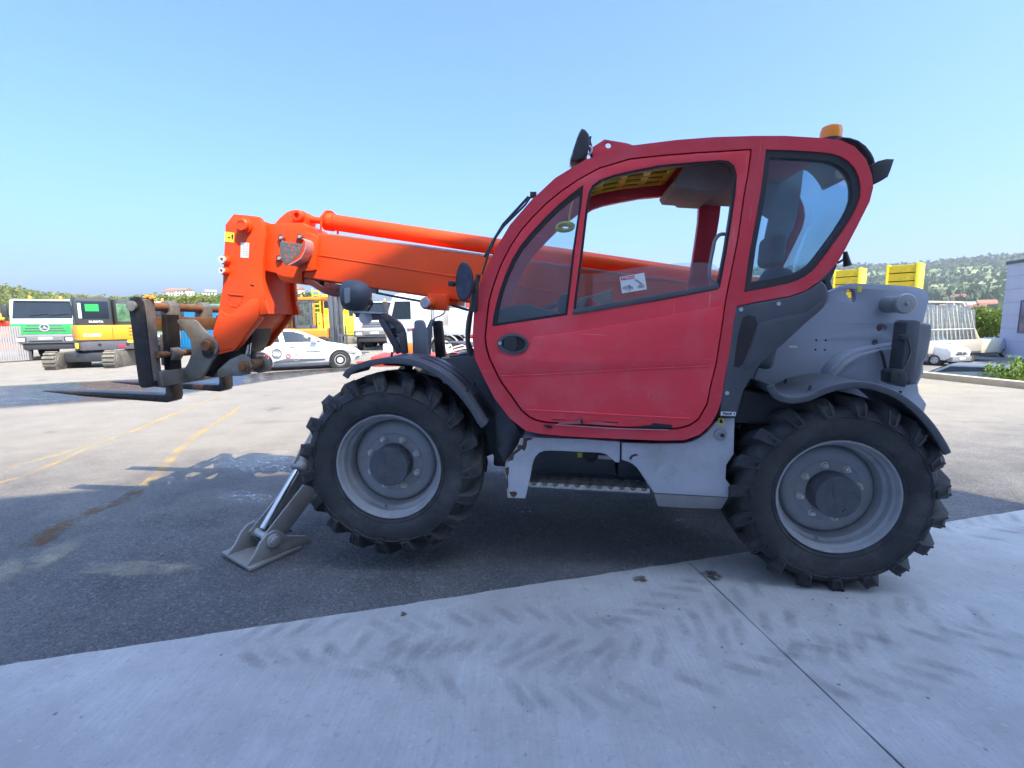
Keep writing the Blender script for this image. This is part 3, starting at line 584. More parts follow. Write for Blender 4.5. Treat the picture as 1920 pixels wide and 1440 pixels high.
# ---- steps, tank and skirts below the cab
b = MB(); b.prism(XZ(zs([(395, 240), (1340, 250), (1340, 600), (395, 600)]), .36), .36, .62); b.build('fuel_tank', M('tank_grey', (.10, .105, .115), .5, dust=((.14, .13, .12), .3, 5)), T, .012)
plate('battery_box', DGREY, T, zs([(1375, 370), (1800, 370), (1800, 620), (1375, 612)]), .34, .62, bev=.01)
plate('step_frame', LGREY, T, zs([(300, 130), (420, 122), (1000, 142), (1395, 172), (1392, 385), (1385, 402), (1345, 402), (1290, 350), (1240, 310), (1180, 292), (1000, 286), (730, 272), (620, 268), (540, 272), (480, 296), (440, 340), (415, 400), (380, 590), (345, 740), (330, 806), (130, 800), (140, 660), (125, 560), (98, 470), (110, 400), (190, 290), (250, 200)]), .08, .10, bev=.006)
plate('step_frame_flange', LGREY, T, zs([(300, 126), (420, 120), (1000, 140), (1397, 168), (1397, 180), (1000, 152), (420, 132), (300, 138)]), .085, .30, bev=.002)
CHIP = M('chipped_rust', (.085, .05, .038), .8, var=.4, scale=30, bump=.5, bscale=80)
PRIM = M('chipped_primer', (.42, .40, .37), .7, var=.2, scale=20)
for nm, mt, pts, y in (('paint_chip', PRIM, [(270, 130), (330, 128), (318, 180), (300, 215), (255, 240), (215, 300), (195, 350), (150, 392), (130, 430), (150, 480), (138, 560), (120, 610), (98, 470), (110, 400), (190, 290), (250, 200)], .0792),
                       ('paint_chip', CHIP, [(310, 128), (408, 124), (412, 140), (350, 160), (345, 220), (320, 275), (290, 255), (240, 290), (205, 315), (190, 380), (150, 382), (120, 405), (165, 310), (240, 250), (245, 205), (300, 210)], .0786),
                       ('paint_chip', CHIP, [(98, 470), (145, 450), (145, 520), (130, 560), (138, 640), (118, 650), (122, 560)], .0786), ('paint_chip', CHIP, [(150, 735), (215, 728), (242, 748), (222, 785), (190, 795), (165, 770)], .0786), ('paint_chip', PRIM, [(120, 690), (150, 720), (165, 770), (160, 800), (130, 800)], .0792)):
    plate(nm, mt, T, zs(pts), y, .0805, bev=0)
plate('side_skirt', LGREY, T, z6([(1048, 925), (1250, 932), (1450, 930), (1500, 918), (1545, 898), (1600, 855), (1650, 795), (1690, 765), (1776, 770), (1770, 1000), (1722, 1072), (1718, 1160), (1756, 1212), (1735, 1278), (1450, 1262), (1258, 1252), (1150, 1092), (1120, 1065), (1090, 1050), (1048, 1036)]), .08, .11, bev=.008)
plate('side_skirt_lip', M('skirt_lip_grey', (.22, .22, .215), .55, dust=((.2, .19, .17), .5, 8)), T, z6([(1256, 1254), (1450, 1264), (1735, 1279), (1690, 1352), (1460, 1346), (1282, 1336)]), .085, .16, bev=.006)
plate('skirt_slot', CHIP, T, zs([(1500, 365), (1502, 345), (1525, 320), (1560, 305), (1590, 310), (1595, 330), (1560, 332), (1535, 345), (1525, 372)]), .0788, .081, bev=0)
plate('sticker_shadow', M('faded_patch', (.42, .435, .47), .5, var=.12, scale=14), T, z6([(1345, 1030), (1415, 1105), (1345, 1180), (1268, 1105)]), .0794, .081, bev=0)
v = P(1350, 814, .08); b = MB(); b.lathe([(.038, 0), (.038, -.012), (.034, -.016), (.020, -.018), (.018, -.030), (0, -.030)], (v.x, .08, v.z), n=24); b.build('filler_cap', M('fuel_cap', (.36, .37, .38), .4, metal=.4), T); b = MB(); b.cyl((v.x + .004, .05, v.z), (v.x + .004, .046, v.z), .013, n=12); b.build('cap_lock', BLACK, T)
plate('warning_label', STY, T, z6([(1670, 768), (1706, 770), (1706, 812), (1670, 810)]), .0785, .08, bev=0); plate('label_print', INK, T, z6([(1680, 775), (1690, 772), (1696, 785), (1700, 800), (1676, 800)]), .0775, .0785, bev=0)
plate('fuel_label', STK, T, [(1352, 771.5), (1380, 772.5), (1379, 780), (1351.5, 779)], .0225, .024, bev=0)
v = P(1363.5, 775.4, .0220); text('fuel_lettering', 'Gasoil', .021, INK, T, (v.x, .0215, v.z), (math.pi / 2, -.02, 0), bold=.0008); v = P(1376.5, 776, .022); b = MB(); b.prism([(v.x - .005, v.z + .002), (v.x, v.z - .009), (v.x + .005, v.z + .002), (v.x + .002, v.z + .002), (v.x + .002, v.z + .008), (v.x - .002, v.z + .008), (v.x - .002, v.z + .002)], .0213, .0224); b.build('fuel_arrow', INK, T)
plate('warning_label', STY, T, zs([(915, 292), (972, 294), (970, 345), (918, 345)]), .3585, .36, bev=0); plate('tank_label', STK, T, zs([(1148, 322), (1300, 330), (1300, 372), (1146, 362)]), .3585, .36, bev=0)
v = P(*zs([(1065, 312)])[0], .36); b = MB(); b.lathe([(.05, 0), (.05, -.02), (.03, -.024), (.026, -.02), (0, -.02)], (v.x, .36, v.z), n=20); b.build('tank_cap', BLACK, T)
# step treads: the lower one with a scalloped edge, the upper one behind it
def tread(pa, pb, y0, y1, n, name, mt, lip):
    a, c = P(*pa, y0), P(*pb, y0); o = node(name, T)
    b = MB(); d = (c - a); m = 22
    for k in range(m):   # deck strips leave rows of slots
        if k % 2: continue
        q0, q1 = a + d * (k / m), a + d * ((k + 1) / m); b.add([(q0.x, y0, q0.z), (q1.x, y0, q1.z), (q1.x, y1, q1.z), (q0.x, y1, q0.z), (q0.x, y0, q0.z - .012), (q1.x, y0, q1.z - .012), (q1.x, y1, q1.z - .012), (q0.x, y1, q0.z - .012)], [(0, 1, 2, 3), (4, 5, 6, 7), (0, 1, 5, 4), (2, 3, 7, 6), (0, 3, 7, 4), (1, 2, 6, 5)])
    for yy in (y0 + .01, (y0 + y1) / 2, y1 - .01): b.beam((a.x, yy, a.z - .006), (c.x, yy, c.z - .006), .022, .012)
    b.build('tread_deck', mt, o, 0)
    poly = [(a.x, a.z - lip), (a.x, a.z + .004)]
    for k in range(n):
        q = a + d * ((k + .5) / n); w = .021
        poly += [(q.x - w, q.z + .006)] + [(q.x - w * math.cos(math.pi * j / 5), q.z + .006 + .0 - .022 * math.sin(math.pi * j / 5)) for j in range(1, 5)] + [(q.x + w, q.z + .006)]
    poly += [(c.x, c.z + .004), (c.x, c.z - lip)]
    MB().prism(poly, y0 - .012, y0).build('tread_lip', M('worn_lip', (.40, .39, .37), .5, metal=.4, var=.35, scale=25, dust=((.25, .15, .1), .45, 18), bump=.4, bscale=60), o, .002)
tread((991, 905), (1218, 917), .09, .25, 11, 'step_tread', WORN, .026)
tread((995, 893), (1215, 903), .25, .36, 11, 'step_tread', DGREY, .012)
b = MB(); a, c = P(991, 905, .09), P(1218, 917, .09); b.beam((a.x, .2, a.z - .035), (c.x, .2, c.z - .035), .22, .012); b.build('step_base', DGREY, T, .003)

# ---- cab
ring_out = z4([(90, 1400), (100, 1200), (150, 1040), (230, 860), (330, 690), (470, 530), (620, 390), (800, 280), (960, 215), (1120, 180), (1400, 145), (1650, 126), (1900, 119)]) + z5([(600, 158), (900, 175), (1080, 195), (1200, 250), (1300, 360), (1350, 500), (1360, 600), (1330, 720), (1220, 940), (1120, 1130), (1050, 1250), (900, 1400)]) + z7([(760, 261), (640, 300), (440, 335), (245, 372)]) + \
    z6([(1768, 150), (1740, 350), (1712, 500), (1690, 650), (1665, 730), (1620, 810), (1550, 875), (1450, 910), (1300, 912), (1000, 900), (700, 885), (520, 868), (430, 848), (330, 770), (230, 640), (160, 505), (105, 385), (88, 250)])
door_gap = z4([(165, 1420), (176, 1300), (190, 1180), (225, 1060), (270, 940), (330, 825), (400, 720), (475, 635), (560, 550), (660, 468), (760, 400), (900, 322), (1100, 262), (1300, 240), (1500, 224), (1882, 200), (1886, 215), (1862, 380), (1840, 500), (1800, 780), (1760, 980), (1722, 1170)]) + \
    z6([(1702, 150), (1682, 280), (1660, 420), (1625, 560), (1602, 680), (1545, 780), (1490, 818), (1430, 836), (1370, 843), (1200, 838), (1000, 830), (560, 800), (500, 788), (450, 765), (400, 722), (330, 622), (270, 540), (238, 480), (192, 382), (172, 310), (164, 240)])
tri_win = z4([(215, 1345), (222, 1280), (240, 1200), (268, 1100), (300, 1010), (345, 910), (400, 820), (480, 725), (560, 640), (640, 562), (715, 500), (803, 432), (790, 560), (750, 830), (725, 1050), (698, 1272)])
main_win = z4([(735, 1265), (745, 1160), (780, 900), (820, 560), (838, 475), (860, 435), (910, 400), (1000, 368), (1150, 335), (1300, 306), (1500, 288), (1680, 274), (1735, 280), (1772, 310), (1790, 370), (1780, 500), (1760, 640), (1725, 860), (1682, 1090), (1664, 1106), (1300, 1176), (1000, 1224)])
rear_win = z5([(440, 274), (650, 280), (900, 296), (1000, 308), (1080, 332), (1150, 375), (1205, 435), (1240, 510), (1254, 590), (1250, 680), (1225, 760), (1180, 850), (1100, 975), (1020, 1085), (950, 1180), (880, 1272), (835, 1322), (780, 1362), (720, 1395), (640, 1422), (450, 1462), (252, 1498), (300, 1150), (350, 880), (400, 600)])
Y0, Y1 = .030, .84
cab = plate('cab_frame', REDT, T, ring_out, Y0, Y0 + .075, [door_gap, rear_win], .016, seg=3)
fh = tri_win[:12] + [main_win[i] for i in (5, 6, 7, 8, 9, 10, 11, 12, 13, 14, 15, 16, 17, 18, 19, 20, 21)]
b = MB(); b.prism(XZ(ring_out, Y0), Y1 - .05, Y1, [XZ(fh, Y0), XZ([(x + (1500 - x) * .04, y + (400 - y) * .04) for x, y in rear_win], Y0)]); b.build('cab_frame', REDT, T, .01)
oxz = XZ(ring_out, Y0)
# rubber gap behind the door, door leaf, glazing
b = MB(); b.prism(XZ([(x + (1160 - x) * -.004, y + (560 - y) * -.006) for x, y in door_gap], Y0 + .05), Y0 + .05, Y0 + .072, [XZ([(x + (1150 - x) * .075, y + (560 - y) * .075) for x, y in door_gap], Y0 + .05)]); b.build('door_seal', INK, T)
leaf = [(x + (1150 - x) * .013, y + (560 - y) * .013) for x, y in door_gap]
door = plate('door', RED, T, leaf, Y0 - .006, Y0 + .040, [tri_win, main_win], .010, seg=3)
def inset(pts, cx, cy, k): return [(x + (cx - x) * k, y + (cy - y) * k) for x, y in pts]
def frame(name, mat, parent, pts, k, y0, y1, c):
    b = MB(); b.prism(XZ(pts, y0), y0, y1, [XZ(inset(pts, c[0], c[1], k), y0)]); return b.build(name, mat, parent, .002, 1)
frame('window_seal', INK, door, tri_win, .09, Y0 - .001, Y0 + .036, (1022, 540)); frame('window_seal', INK, door, main_win, .035, Y0 - .001, Y0 + .036, (1225, 440)); frame('window_seal', BLACK, cab, rear_win, .13, Y0 + .010, Y0 + .06, (1500, 400))
b = MB(); b.prism(XZ(inset(tri_win, 1022, 540, .03), Y0 + .02), Y0 + .020, Y0 + .024); b.build('door_glass', GLS, door)
b = MB(); b.prism(XZ(zc([(90, 1365), (118, 1050), (250, 1050), (380, 1030), (600, 995), (800, 972), (1000, 958), (1180, 953), (1240, 965), (1300, 1010), (1285, 1165), (700, 1290)]), Y0 + .02), Y0 + .020, Y0 + .024); b.build('door_glass', GLC, door)
b = MB(); b.prism(XZ(inset(rear_win, 1500, 400, .03), Y0 + .03), Y0 + .030, Y0 + .034); b.build('rear_side_glass', GLT, cab)
plate('window_bar', BLKP, door, zc([(62, 1368), (80, 1345), (300, 1312), (700, 1240), (1000, 1188), (1295, 1128), (1298, 1172), (1000, 1232), (700, 1288), (300, 1358), (75, 1394), (60, 1390)]), Y0 - .012, Y0 + .02, bev=.004)
# pressed panel lines of the door
def crease(pa, w, y, name='door_crease', mt=RED):
    pts = [P(px, py, y) for px, py in pa]; MB().tube(pts, w, 8).build(name, mt, door)
plate('door_panel', RED, door, z6([(470, 250), (800, 205), (1200, 135), (1695, 45), (1682, 160), (1640, 400), (1610, 425), (1200, 445), (600, 478), (275, 488), (225, 395), (250, 350), (330, 370), (420, 345), (455, 290)]), Y0 - .0105, Y0, bev=.005)
crease(z6([(268, 497), (600, 484), (1200, 450), (1615, 432)]), .0052, Y0 - .006); crease(z6([(432, 715), (700, 728), (1100, 752), (1490, 771)]), .0052, Y0 - .006)
plate('door_tear', INK, door, z6([(1120, 822), (1240, 812), (1250, 800), (1370, 812), (1376, 832), (1250, 830)]), Y0 - .0080, Y0 - .0055, bev=0)
plate('door_tear', INK, door, z6([(545, 812), (600, 818), (605, 832), (575, 834), (555, 825)]), Y0 - .0080, Y0 - .0055, bev=0)
tv = [P(*q, Y0 - yy) for q, yy in zip(z6([(640, 800), (740, 786), (795, 764), (805, 800), (860, 790), (1000, 802), (1000, 812), (800, 806), (640, 806)]), (.006, .012, .03, .028, .016, .006, .006, .014, .006))]
MB().add(tv, []); b = MB(); b.add(tv, [(0, 1, 8), (1, 7, 8), (1, 2, 7), (2, 3, 7), (3, 4, 7), (4, 5, 6), (4, 6, 7)]); b.build('bent_door_edge', M('torn_edge_pink', (.62, .14, .14), .45), door)
b = MB(); b.prism(XZ(z6([(792, 768), (800, 802), (782, 800)]), Y0 - .031), Y0 - .032, Y0 - .028); b.build('door_tear', INK, door)
MB().ribbon(XZ(z6([(620, 808), (1000, 833), (1350, 842)]), Y0 - .007), Y0 - .009, Y0 - .004, .003).build('bare_edge', STEEL, door)
for a in ((600, 775, 690, 778), (935, 790, 1024, 795)): plate('door_slot', INK, door, z6([(a[0], a[1]), (a[2], a[3]), (a[2], a[3] + 5), (a[0], a[1] + 5)]), Y0 - .0075, Y0 - .005, bev=0)
# faint ghost of old lettering
hx = [P(x, y, Y0) for x, y in ((962, 644.5), (933, 644), (962, 625))]; rx, rz_ = hx[0].x - hx[1].x, hx[2].z - hx[0].z
h = MB(); h.prism(circ(hx[0].x, hx[0].z, rx, 28, rz_), Y0 - .018, Y0, [circ(hx[0].x + .004, hx[0].z, rx * .78, 24, rz_ * .74)]); hd = h.build('door_handle', BLKP, door, .006)
MB().prism(circ(hx[0].x + .004, hx[0].z, rx * .78, 24, rz_ * .74), Y0 - .0072, Y0 - .004).build('handle_dish', INK, door)
b = MB(); b.prism(rounded([(hx[0].x - rx * .58, hx[0].z - rz_ * .72), (hx[0].x + rx * .18, hx[0].z - rz_ * .72), (hx[0].x + rx * .32, hx[0].z), (hx[0].x + rx * .18, hx[0].z + rz_ * .72), (hx[0].x - rx * .58, hx[0].z + rz_ * .72)], .02), Y0 - .016, Y0 - .005); b.build('handle_paddle', BLACK, door, .004)
b = MB(); b.cyl((hx[0].x - rx * .82, Y0 - .018, hx[0].z), (hx[0].x - rx * .82, Y0 - .022, hx[0].z), .011, n=14); b.build('door_lock', STEEL, door, .001)
# roof skin, windscreen and rear window between the two sides
def arc(i0, i1): return oxz[i0:i1]
n0 = 9
MB().ribbon([(x, z - .006) for x, z in oxz[9:16]], Y0 + .05, Y1 - .03, .03).build('roof', REDT, T, .006)
ws = [(x + .012, z - .004) for x, z in oxz[0:8]]; MB().ribbon(ws, Y0 + .06, Y1 - .045, .005).build('windscreen', GLC, T)
MB().ribbon([(x, z - .004) for x, z in oxz[7:10]], Y0 + .06, Y1 - .045, .012).build('roof_window_frame', INK, T)
rw = [(x - .01, z - .003) for x, z in oxz[15:25]]; MB().ribbon(rw, Y0 + .06, Y1 - .045, .005).build('rear_window', GLC, T)
b = MB(); q = [P(*p, .2) for p in z5([(1068, 187), (1130, 192), (1200, 215), (1265, 262), (1310, 320), (1335, 370), (1345, 420), (1320, 420), (1290, 360), (1230, 280), (1170, 230), (1080, 205)])]
b.prism([(v.x, v.z) for v in q], .16, .72); b.build('roof_visor', BLACK, T, .01)
floor_ = MB(); floor_.prism(XZ(z6([(240, 560), (1640, 560), (1560, 830), (1300, 890), (600, 870), (420, 820)]), .12), .115, Y1 - .06); floor_.build('cab_floor', INK, T, .01)
# yellow guard under the roof window
g0 = [(x, z - .05) for x, z in oxz[7:13]]
gz = lambda x: next((g0[i][1] + (x - g0[i][0]) / (g0[i + 1][0] - g0[i][0]) * (g0[i + 1][1] - g0[i][1]) for i in range(len(g0) - 1) if g0[i][0] <= x <= g0[i + 1][0]), g0[-1][1])
gx0, gx1 = P(1085, 340, .4).x, P(1262, 300, .4).x
b = MB()
for k in range(5):
    x = gx0 + (gx1 - gx0) * k / 4; b.beam((x, Y0 + .11, gz(x)), (x, Y1 - .08, gz(x)), .045, .012)
for j in range(6):
    y = Y0 + .12 + (Y1 - Y0 - .22) * j / 5
    b.tube([(gx0 + (gx1 - gx0) * k / 8, y, gz(gx0 + (gx1 - gx0) * k / 8)) for k in range(9)], .014, 6)
b.build('roof_guard', GROY, T, .003)
ll = XZ(zc([(845, 360), (920, 250), (1005, 140), (1100, 60), (1480, 60), (1480, 420), (1225, 405), (1195, 440), (1010, 430), (985, 412), (870, 404)]), .55)
b = MB(); b.prism(ll, .30, .78); b.build('roof_lining', LINER, T, .02)
plate('lamp_console', BLACK, T, zc([(1000, 375), (1205, 372), (1195, 440), (1170, 448), (1015, 442), (985, 415)]), .60, .74, bev=.006)
rear_edge = sorted([(z, x) for x, z in oxz[17:31]])
def rear_x(z):
    for k in range(len(rear_edge) - 1):
        if rear_edge[k][0] <= z <= rear_edge[k + 1][0]: u = (z - rear_edge[k][0]) / max(1e-6, rear_edge[k + 1][0] - rear_edge[k][0]); return rear_edge[k][1] * (1 - u) + rear_edge[k + 1][1] * u
    return 0
b = MB(); b.prism([(min(x, rear_x(z) - .07), z) for x, z in XZ(z5([(-300, 300), (440, 230), (900, 240), (1000, 270), (1040, 330), (1030, 480), (1000, 640), (800, 850), (770, 950), (620, 1060), (470, 1300), (430, 1030), (465, 870), (390, 825), (240, 730), (0, 690), (-130, 690)]), .76)], .755, .785); b.build('rear_side_lining', LINR, T, .01)
# seat
b = MB(); b.bb(-.92, -.45, .24, .66, 1.20, 1.36); b.build('seat', FABR, T, .05, 3)
b = MB(); b.loft([[Vector((x, y, z)) for y, z in ((.25, 1.34), (.65, 1.34), (.63, 1.88), (.57, 2.0), (.33, 2.0), (.27, 1.88))] for x in (-.52, -.40)]); o = b.build('seat_back', FABR, T, .04, 3, rot=(0, .16, 0), loc=(-.16, 0, -.06))
b = MB(); b.bb(-.40, -.30, .33, .58, 2.0, 2.2); b.build('headrest', FABR, T, .04, 3)
b = MB(); b.bb(-.9, -.48, .66, .70, 1.38, 1.46).bb(-.95, -.2, .10, .74, 1.0, 1.2); b.build('seat_base', INK, T, .02)
b = MB(); b.tube(smooth([P(*q, .13) for q in zc([(1345, 715), (1300, 722), (1262, 770), (1245, 850), (1225, 950), (1215, 1040), (1230, 1100), (1275, 1138)])], 4, False), .011, 8); b.build('grab_handle', M('handle_grey', (.28, .26, .27), .4), T)
# dashboard and wheel
b = MB(); b.prism(XZ(zz(900, 440, 7.2, [(180, 1230), (190, 1080), (260, 1010), (500, 950), (650, 940), (900, 1010), (1180, 1060), (1180, 1250)]), .2), .16, Y1 - .08); b.build('dashboard', M('dash_plastic', (.05, .055, .055), .6, dust=((.12, .12, .10), .4, 6)), T, .02)
b = MB(); b.prism(XZ(zz(900, 440, 7.2, [(1055, 900), (1075, 830), (1120, 800), (1200, 800), (1205, 1080), (1050, 1060)]), .18), .16, .24); b.build('control_lever', INK, T, .02)
sw = P(1003, 590, .45); st_ = node('steering_wheel', T); st_.location = (sw.x, .45, sw.z); st_.rotation_euler = (0, R(-28), 0)
b = MB(); b.tube([(.19 * math.cos(a), .19 * math.sin(a), 0) for a in [2 * math.pi * k / 36 for k in range(36)]], .014, 8, True); b.build('wheel_rim', BLACK, st_)
b = MB(); b.cyl((0, 0, -.03), (0, 0, .02), .05, n=16).beam((-.18, 0, 0), (.18, 0, 0), .03, .012).beam((0, 0, 0), (0, .18, 0), .03, .012).cyl((0, 0, -.3), (0, 0, -.02), .03, n=10); b.build('wheel_spokes', BLACK, st_)
b = MB(); q = P(1120, 570, .5); b.box((q.x, .5, q.z - .02), (.17, .08, .06), Matrix.Rotation(.5, 3, 'Y')); b.build('armrest', REDT, T, .015)
b = MB(); b.prism(XZ(zc([(80, 1300), (130, 1250), (230, 1230), (300, 1210), (390, 1180), (400, 1290), (240, 1330), (80, 1350)]), .62), .62, .72); b.build('side_console', M('console_beige', (.34, .31, .24), .7), T, .01)
b = MB(); vs = P(1060, 426, .62)
for k in range(7):
    r_, ph = .026 + .004 * k, k * .9; cx_ = Vector((.010 * math.sin(k * 2.1), .012 * math.cos(k * 1.7), .006 * math.sin(k * 3.3)))
    b.tube([vs + cx_ + Vector((r_ * 1.25 * math.cos(a), r_ * .5 * math.sin(a + ph), r_ * .62 * math.sin(a))) for a in [2 * math.pi * q / 18 for q in range(18)]], .0075, 6, True)
b.tube([vs + Vector((.02, 0, .02)), vs + Vector((.03, .01, .12)), vs + Vector((.05, .02, .22))], .006, 6)
b.build('yellow_strap', YELB, T)
# sticker with the lifting diagrams
at_ = zc([(458, 1078), (665, 1040), (688, 1180), (478, 1216)]); ys = Y0 + .018
plate('load_sticker', STK, door, at_, ys - .0012, ys, bev=0)
plate('sticker_header', INKR, door, zc([(466, 1082), (584, 1062), (588, 1088), (470, 1106)]), ys - .0022, ys - .0012, bev=0)
v = P(*zc([(531, 1085)])[0], ys - .003); text('sticker_lettering', '⚠ATTENTION'[1:], .014, STK, door, (v.x, ys - .0026, v.z), (math.pi / 2, -.16, 0), bold=.0004)
b = MB()
for cx, cy, r in ((497, 1172, 9), (522, 1178, 10), (560, 1170, 9), (622, 1160, 9), (655, 1155, 9), (540, 1166, 6), (638, 1158, 6), (596, 1106, 7)):
    v = P(*zc([(cx, cy)])[0], ys - .0015); rr_ = r / 4.5 / 300; b.tube([(v.x + rr_ * math.cos(2 * math.pi * k / 12), ys - .002, v.z + rr_ * math.sin(2 * math.pi * k / 12)) for k in range(12)], .0011, 4, True)
for l in (((497, 1160), (540, 1150), (570, 1166)), ((540, 1150), (545, 1205)), ((620, 1152), (640, 1130), (660, 1150)), ((640, 1140), (600, 1108)), ((650, 1135), (606, 1100)), ((520, 1160), (545, 1140))):
    b.tube([P(*q, ys - .002) for q in zc(l)], .0011, 4)
b.build('sticker_diagram', INK, door)
# side cover behind the cab
cov = plate('side_cover', BLKP, T, z7([(240, 378), (440, 341), (640, 304), (760, 266), (830, 222), (883, 184), (915, 215), (936, 262), (936, 318), (905, 385), (860, 428), (760, 510), (600, 660), (440, 800), (380, 870), (300, 1010), (262, 1150), (240, 1216), (120, 1206), (126, 1110), (160, 880), (200, 600), (228, 440)]), .030, .10, bev=.012, seg=3)
plate('cover_recess', M('recess_dark', (.028, .020, .022), .5), cov, z7([(290, 465), (330, 440), (385, 455), (402, 512), (345, 680), (295, 810), (262, 838), (228, 832), (232, 760), (255, 600)]), .0275, .034, bev=.002)
plate('cover_panel', BLKP, cov, z7([(415, 505), (600, 455), (760, 430), (880, 330), (900, 350), (850, 415), (760, 490), (600, 635), (440, 775), (330, 850), (300, 850), (350, 700)]), .024, .034, bev=.006)
b = MB(); b.cyl((0, .001, 0), (0, -.006, 0), .012, n=12); scm = b.mesh('cover_screw', STEEL, .001)
for q in ((277, 402), (558, 358), (172, 1028)): v = P(*z7([q])[0], .03); link('cover_screw', scm, cov, (v.x, .030, v.z))
# mirror, wiper, lamps, beacon
mo = P(868, 528, -.10); b = MB()
b.loft([[Vector((mo.x + dx + sx * .052 * math.cos(a) * (1 if math.cos(a) > 0 else .8), -.10 + dy + .10 * math.cos(a) * .25, mo.z + .118 * math.sin(a) * sz)) for a in [2 * math.pi * k / 20 for k in range(20)]] for dx, dy, sx, sz in ((.012, .05, .75, .8), (.006, .03, .95, .97), (0, 0, 1, 1))]); mir = b.build('mirror', BLACK, T, .008)
b = MB(); b.loft([[Vector((mo.x + sx * .044 * math.cos(a) * (1 if math.cos(a) > 0 else .8), -.1015 + dy + .10 * math.cos(a) * .22, mo.z + .102 * math.sin(a)))for a in [2 * math.pi * k / 20 for k in range(20)]] for dy, sx in ((0, 1), (-.003, .98))]); b.build('mirror_glass', M('mirror_reflection', (.05, .06, .10), .12, var=.6, scale=9, spec=.6), mir)  # dark mottled colour painted in for the mirror's reflection
b = MB(); v, w = P(887, 575, .03), P(884, 520, 0); b.tube([(mo.x + .02, -.05, mo.z + .02), (v.x + .01, -.02, mo.z), (v.x + .02, .05, v.z)], .010, 8); b.bb(v.x - .005, v.x + .03, .0, .05, v.z - .03, v.z + .16); q = P(846, 532, -.08); b.cyl((q.x, -.07, q.z), (mo.x, -.07, mo.z - .01), .012, n=8); b.box((q.x, -.07, q.z), (.035, .04, .03)); b.build('mirror_arm', BLACK, mir, .003)
b = MB(); pw = [P(*q, .30) for q in z4([(480, 500), (455, 520), (430, 560), (290, 700), (240, 770), (190, 880), (150, 1010)])]; b.tube(pw, .007, 6); pw2 = [P(*q, .33) for q in z4([(450, 510), (285, 690), (225, 790), (165, 900)])]; b.tube(pw2, .010, 6); b.box(pw[0], (.04, .05, .03)); b.build('wiper', BLACK, T)
b = MB(); b.tube(smooth([P(*q, .10) for q in ((897, 515), (887, 560), (880, 605), (877, 640), (882, 668))], 4, False), .016, 8); b.tube(smooth([P(*q, .16) for q in ((893, 560), (880, 590), (876, 630), (886, 660))], 4, False), .012, 8); b.build('hose', BLACK, T)
wl = node('work_lamp', T)
plate('lamp_housing', BLACK, wl, z4([(790, 68), (815, 75), (838, 105), (843, 160), (828, 230), (800, 265), (760, 285), (725, 276), (735, 215), (760, 130)]), .08, .26, bev=.015, seg=3)
b = MB(); q = [P(*p, .08) for p in z4([(786, 74), (724, 276)])]; b.beam((q[0].x - .006, .17, q[0].z - .01), (q[1].x - .006, .17, q[1].z + .01), .16, .006, (-1, 0, 0)); b.build('lamp_lens', LAMP, wl)
plate('lamp_mount', BLACK, wl, z4([(835, 120), (856, 120), (850, 145), (862, 195), (875, 240), (850, 250), (838, 200)]), .15, .19, bev=.003)
MB().tube(smooth([P(*q, .13) for q in z4([(822, 195), (845, 190), (855, 215), (835, 240)])], 3, False), .008, 6).build('lamp_wire', STK, wl)
plate('roof_bracket', REDT, T, z4([(862, 250), (862, 190), (938, 140), (1085, 165), (1120, 178), (1118, 200), (960, 235)]), .06, .075, [circ(*z4([(962, 180)])[0], 5.2, 14)], bev=.003)
plate('roof_bracket', REDT, T, z4([(862, 250), (862, 190), (938, 140), (1085, 165), (1120, 178), (1118, 200), (960, 235)]), .74, .755, [circ(*z4([(962, 180)])[0], 5.2, 14)], bev=.003)
be = P(1557, 262, .40); b = MB(); b.lathe([(.066, -.02), (.066, .0)], (be.x, .40, be.z), 'z', 20); bea = b.build('beacon', BLACK, T); b = MB(); b.lathe([(.062, 0), (.062, .045), (.055, .072), (.035, .082), (0, .084)], (be.x, .40, be.z), 'z', 20); b.build('beacon_lens', AMBL, bea)
plate('rear_work_lamp', BLACK, T, z5([(1345, 410), (1400, 375), (1475, 355), (1540, 358), (1510, 450), (1485, 510), (1420, 550), (1362, 578), (1358, 500)]), .10, .26, bev=.012)
b = MB(); b.tube([P(*q, .2) for q in z5([(1050, 1250), (1105, 1220), (1115, 1160)])], .008, 6); q0, q1 = P(*z5([(1118, 1150)])[0], .2), P(*z5([(1140, 1275)])[0], .2); b.cyl(q0, q1, .012, .024, 10); b.build('rear_mirror_stalk', BLACK, T, .003)
plate('hose_guard', DGREY, T, z7([(905, 180), (985, 90), (1000, 60), (975, 130), (950, 190), (968, 245), (935, 258), (915, 215)]), .20, .26, bev=.004)
b = MB(); q = P(1375, 745, .3); b.tube(smooth([P(*p, .32) for p in z7([(240, 1220), (330, 1180), (390, 1130), (440, 1080), (480, 1070)])], 4, False), .03, 8); q = P(*z7([(482, 1070)])[0], .3); b.cyl((q.x, .28, q.z), (q.x, .50, q.z), .045, n=18); b.build('rear_hose', INK, T)
MB().tube(smooth([P(*p, .27) for p in z7([(385, 1210), (420, 1140), (445, 1110), (480, 1108)])], 4, False), .007, 6).build('lock_lever', STEEL, T)
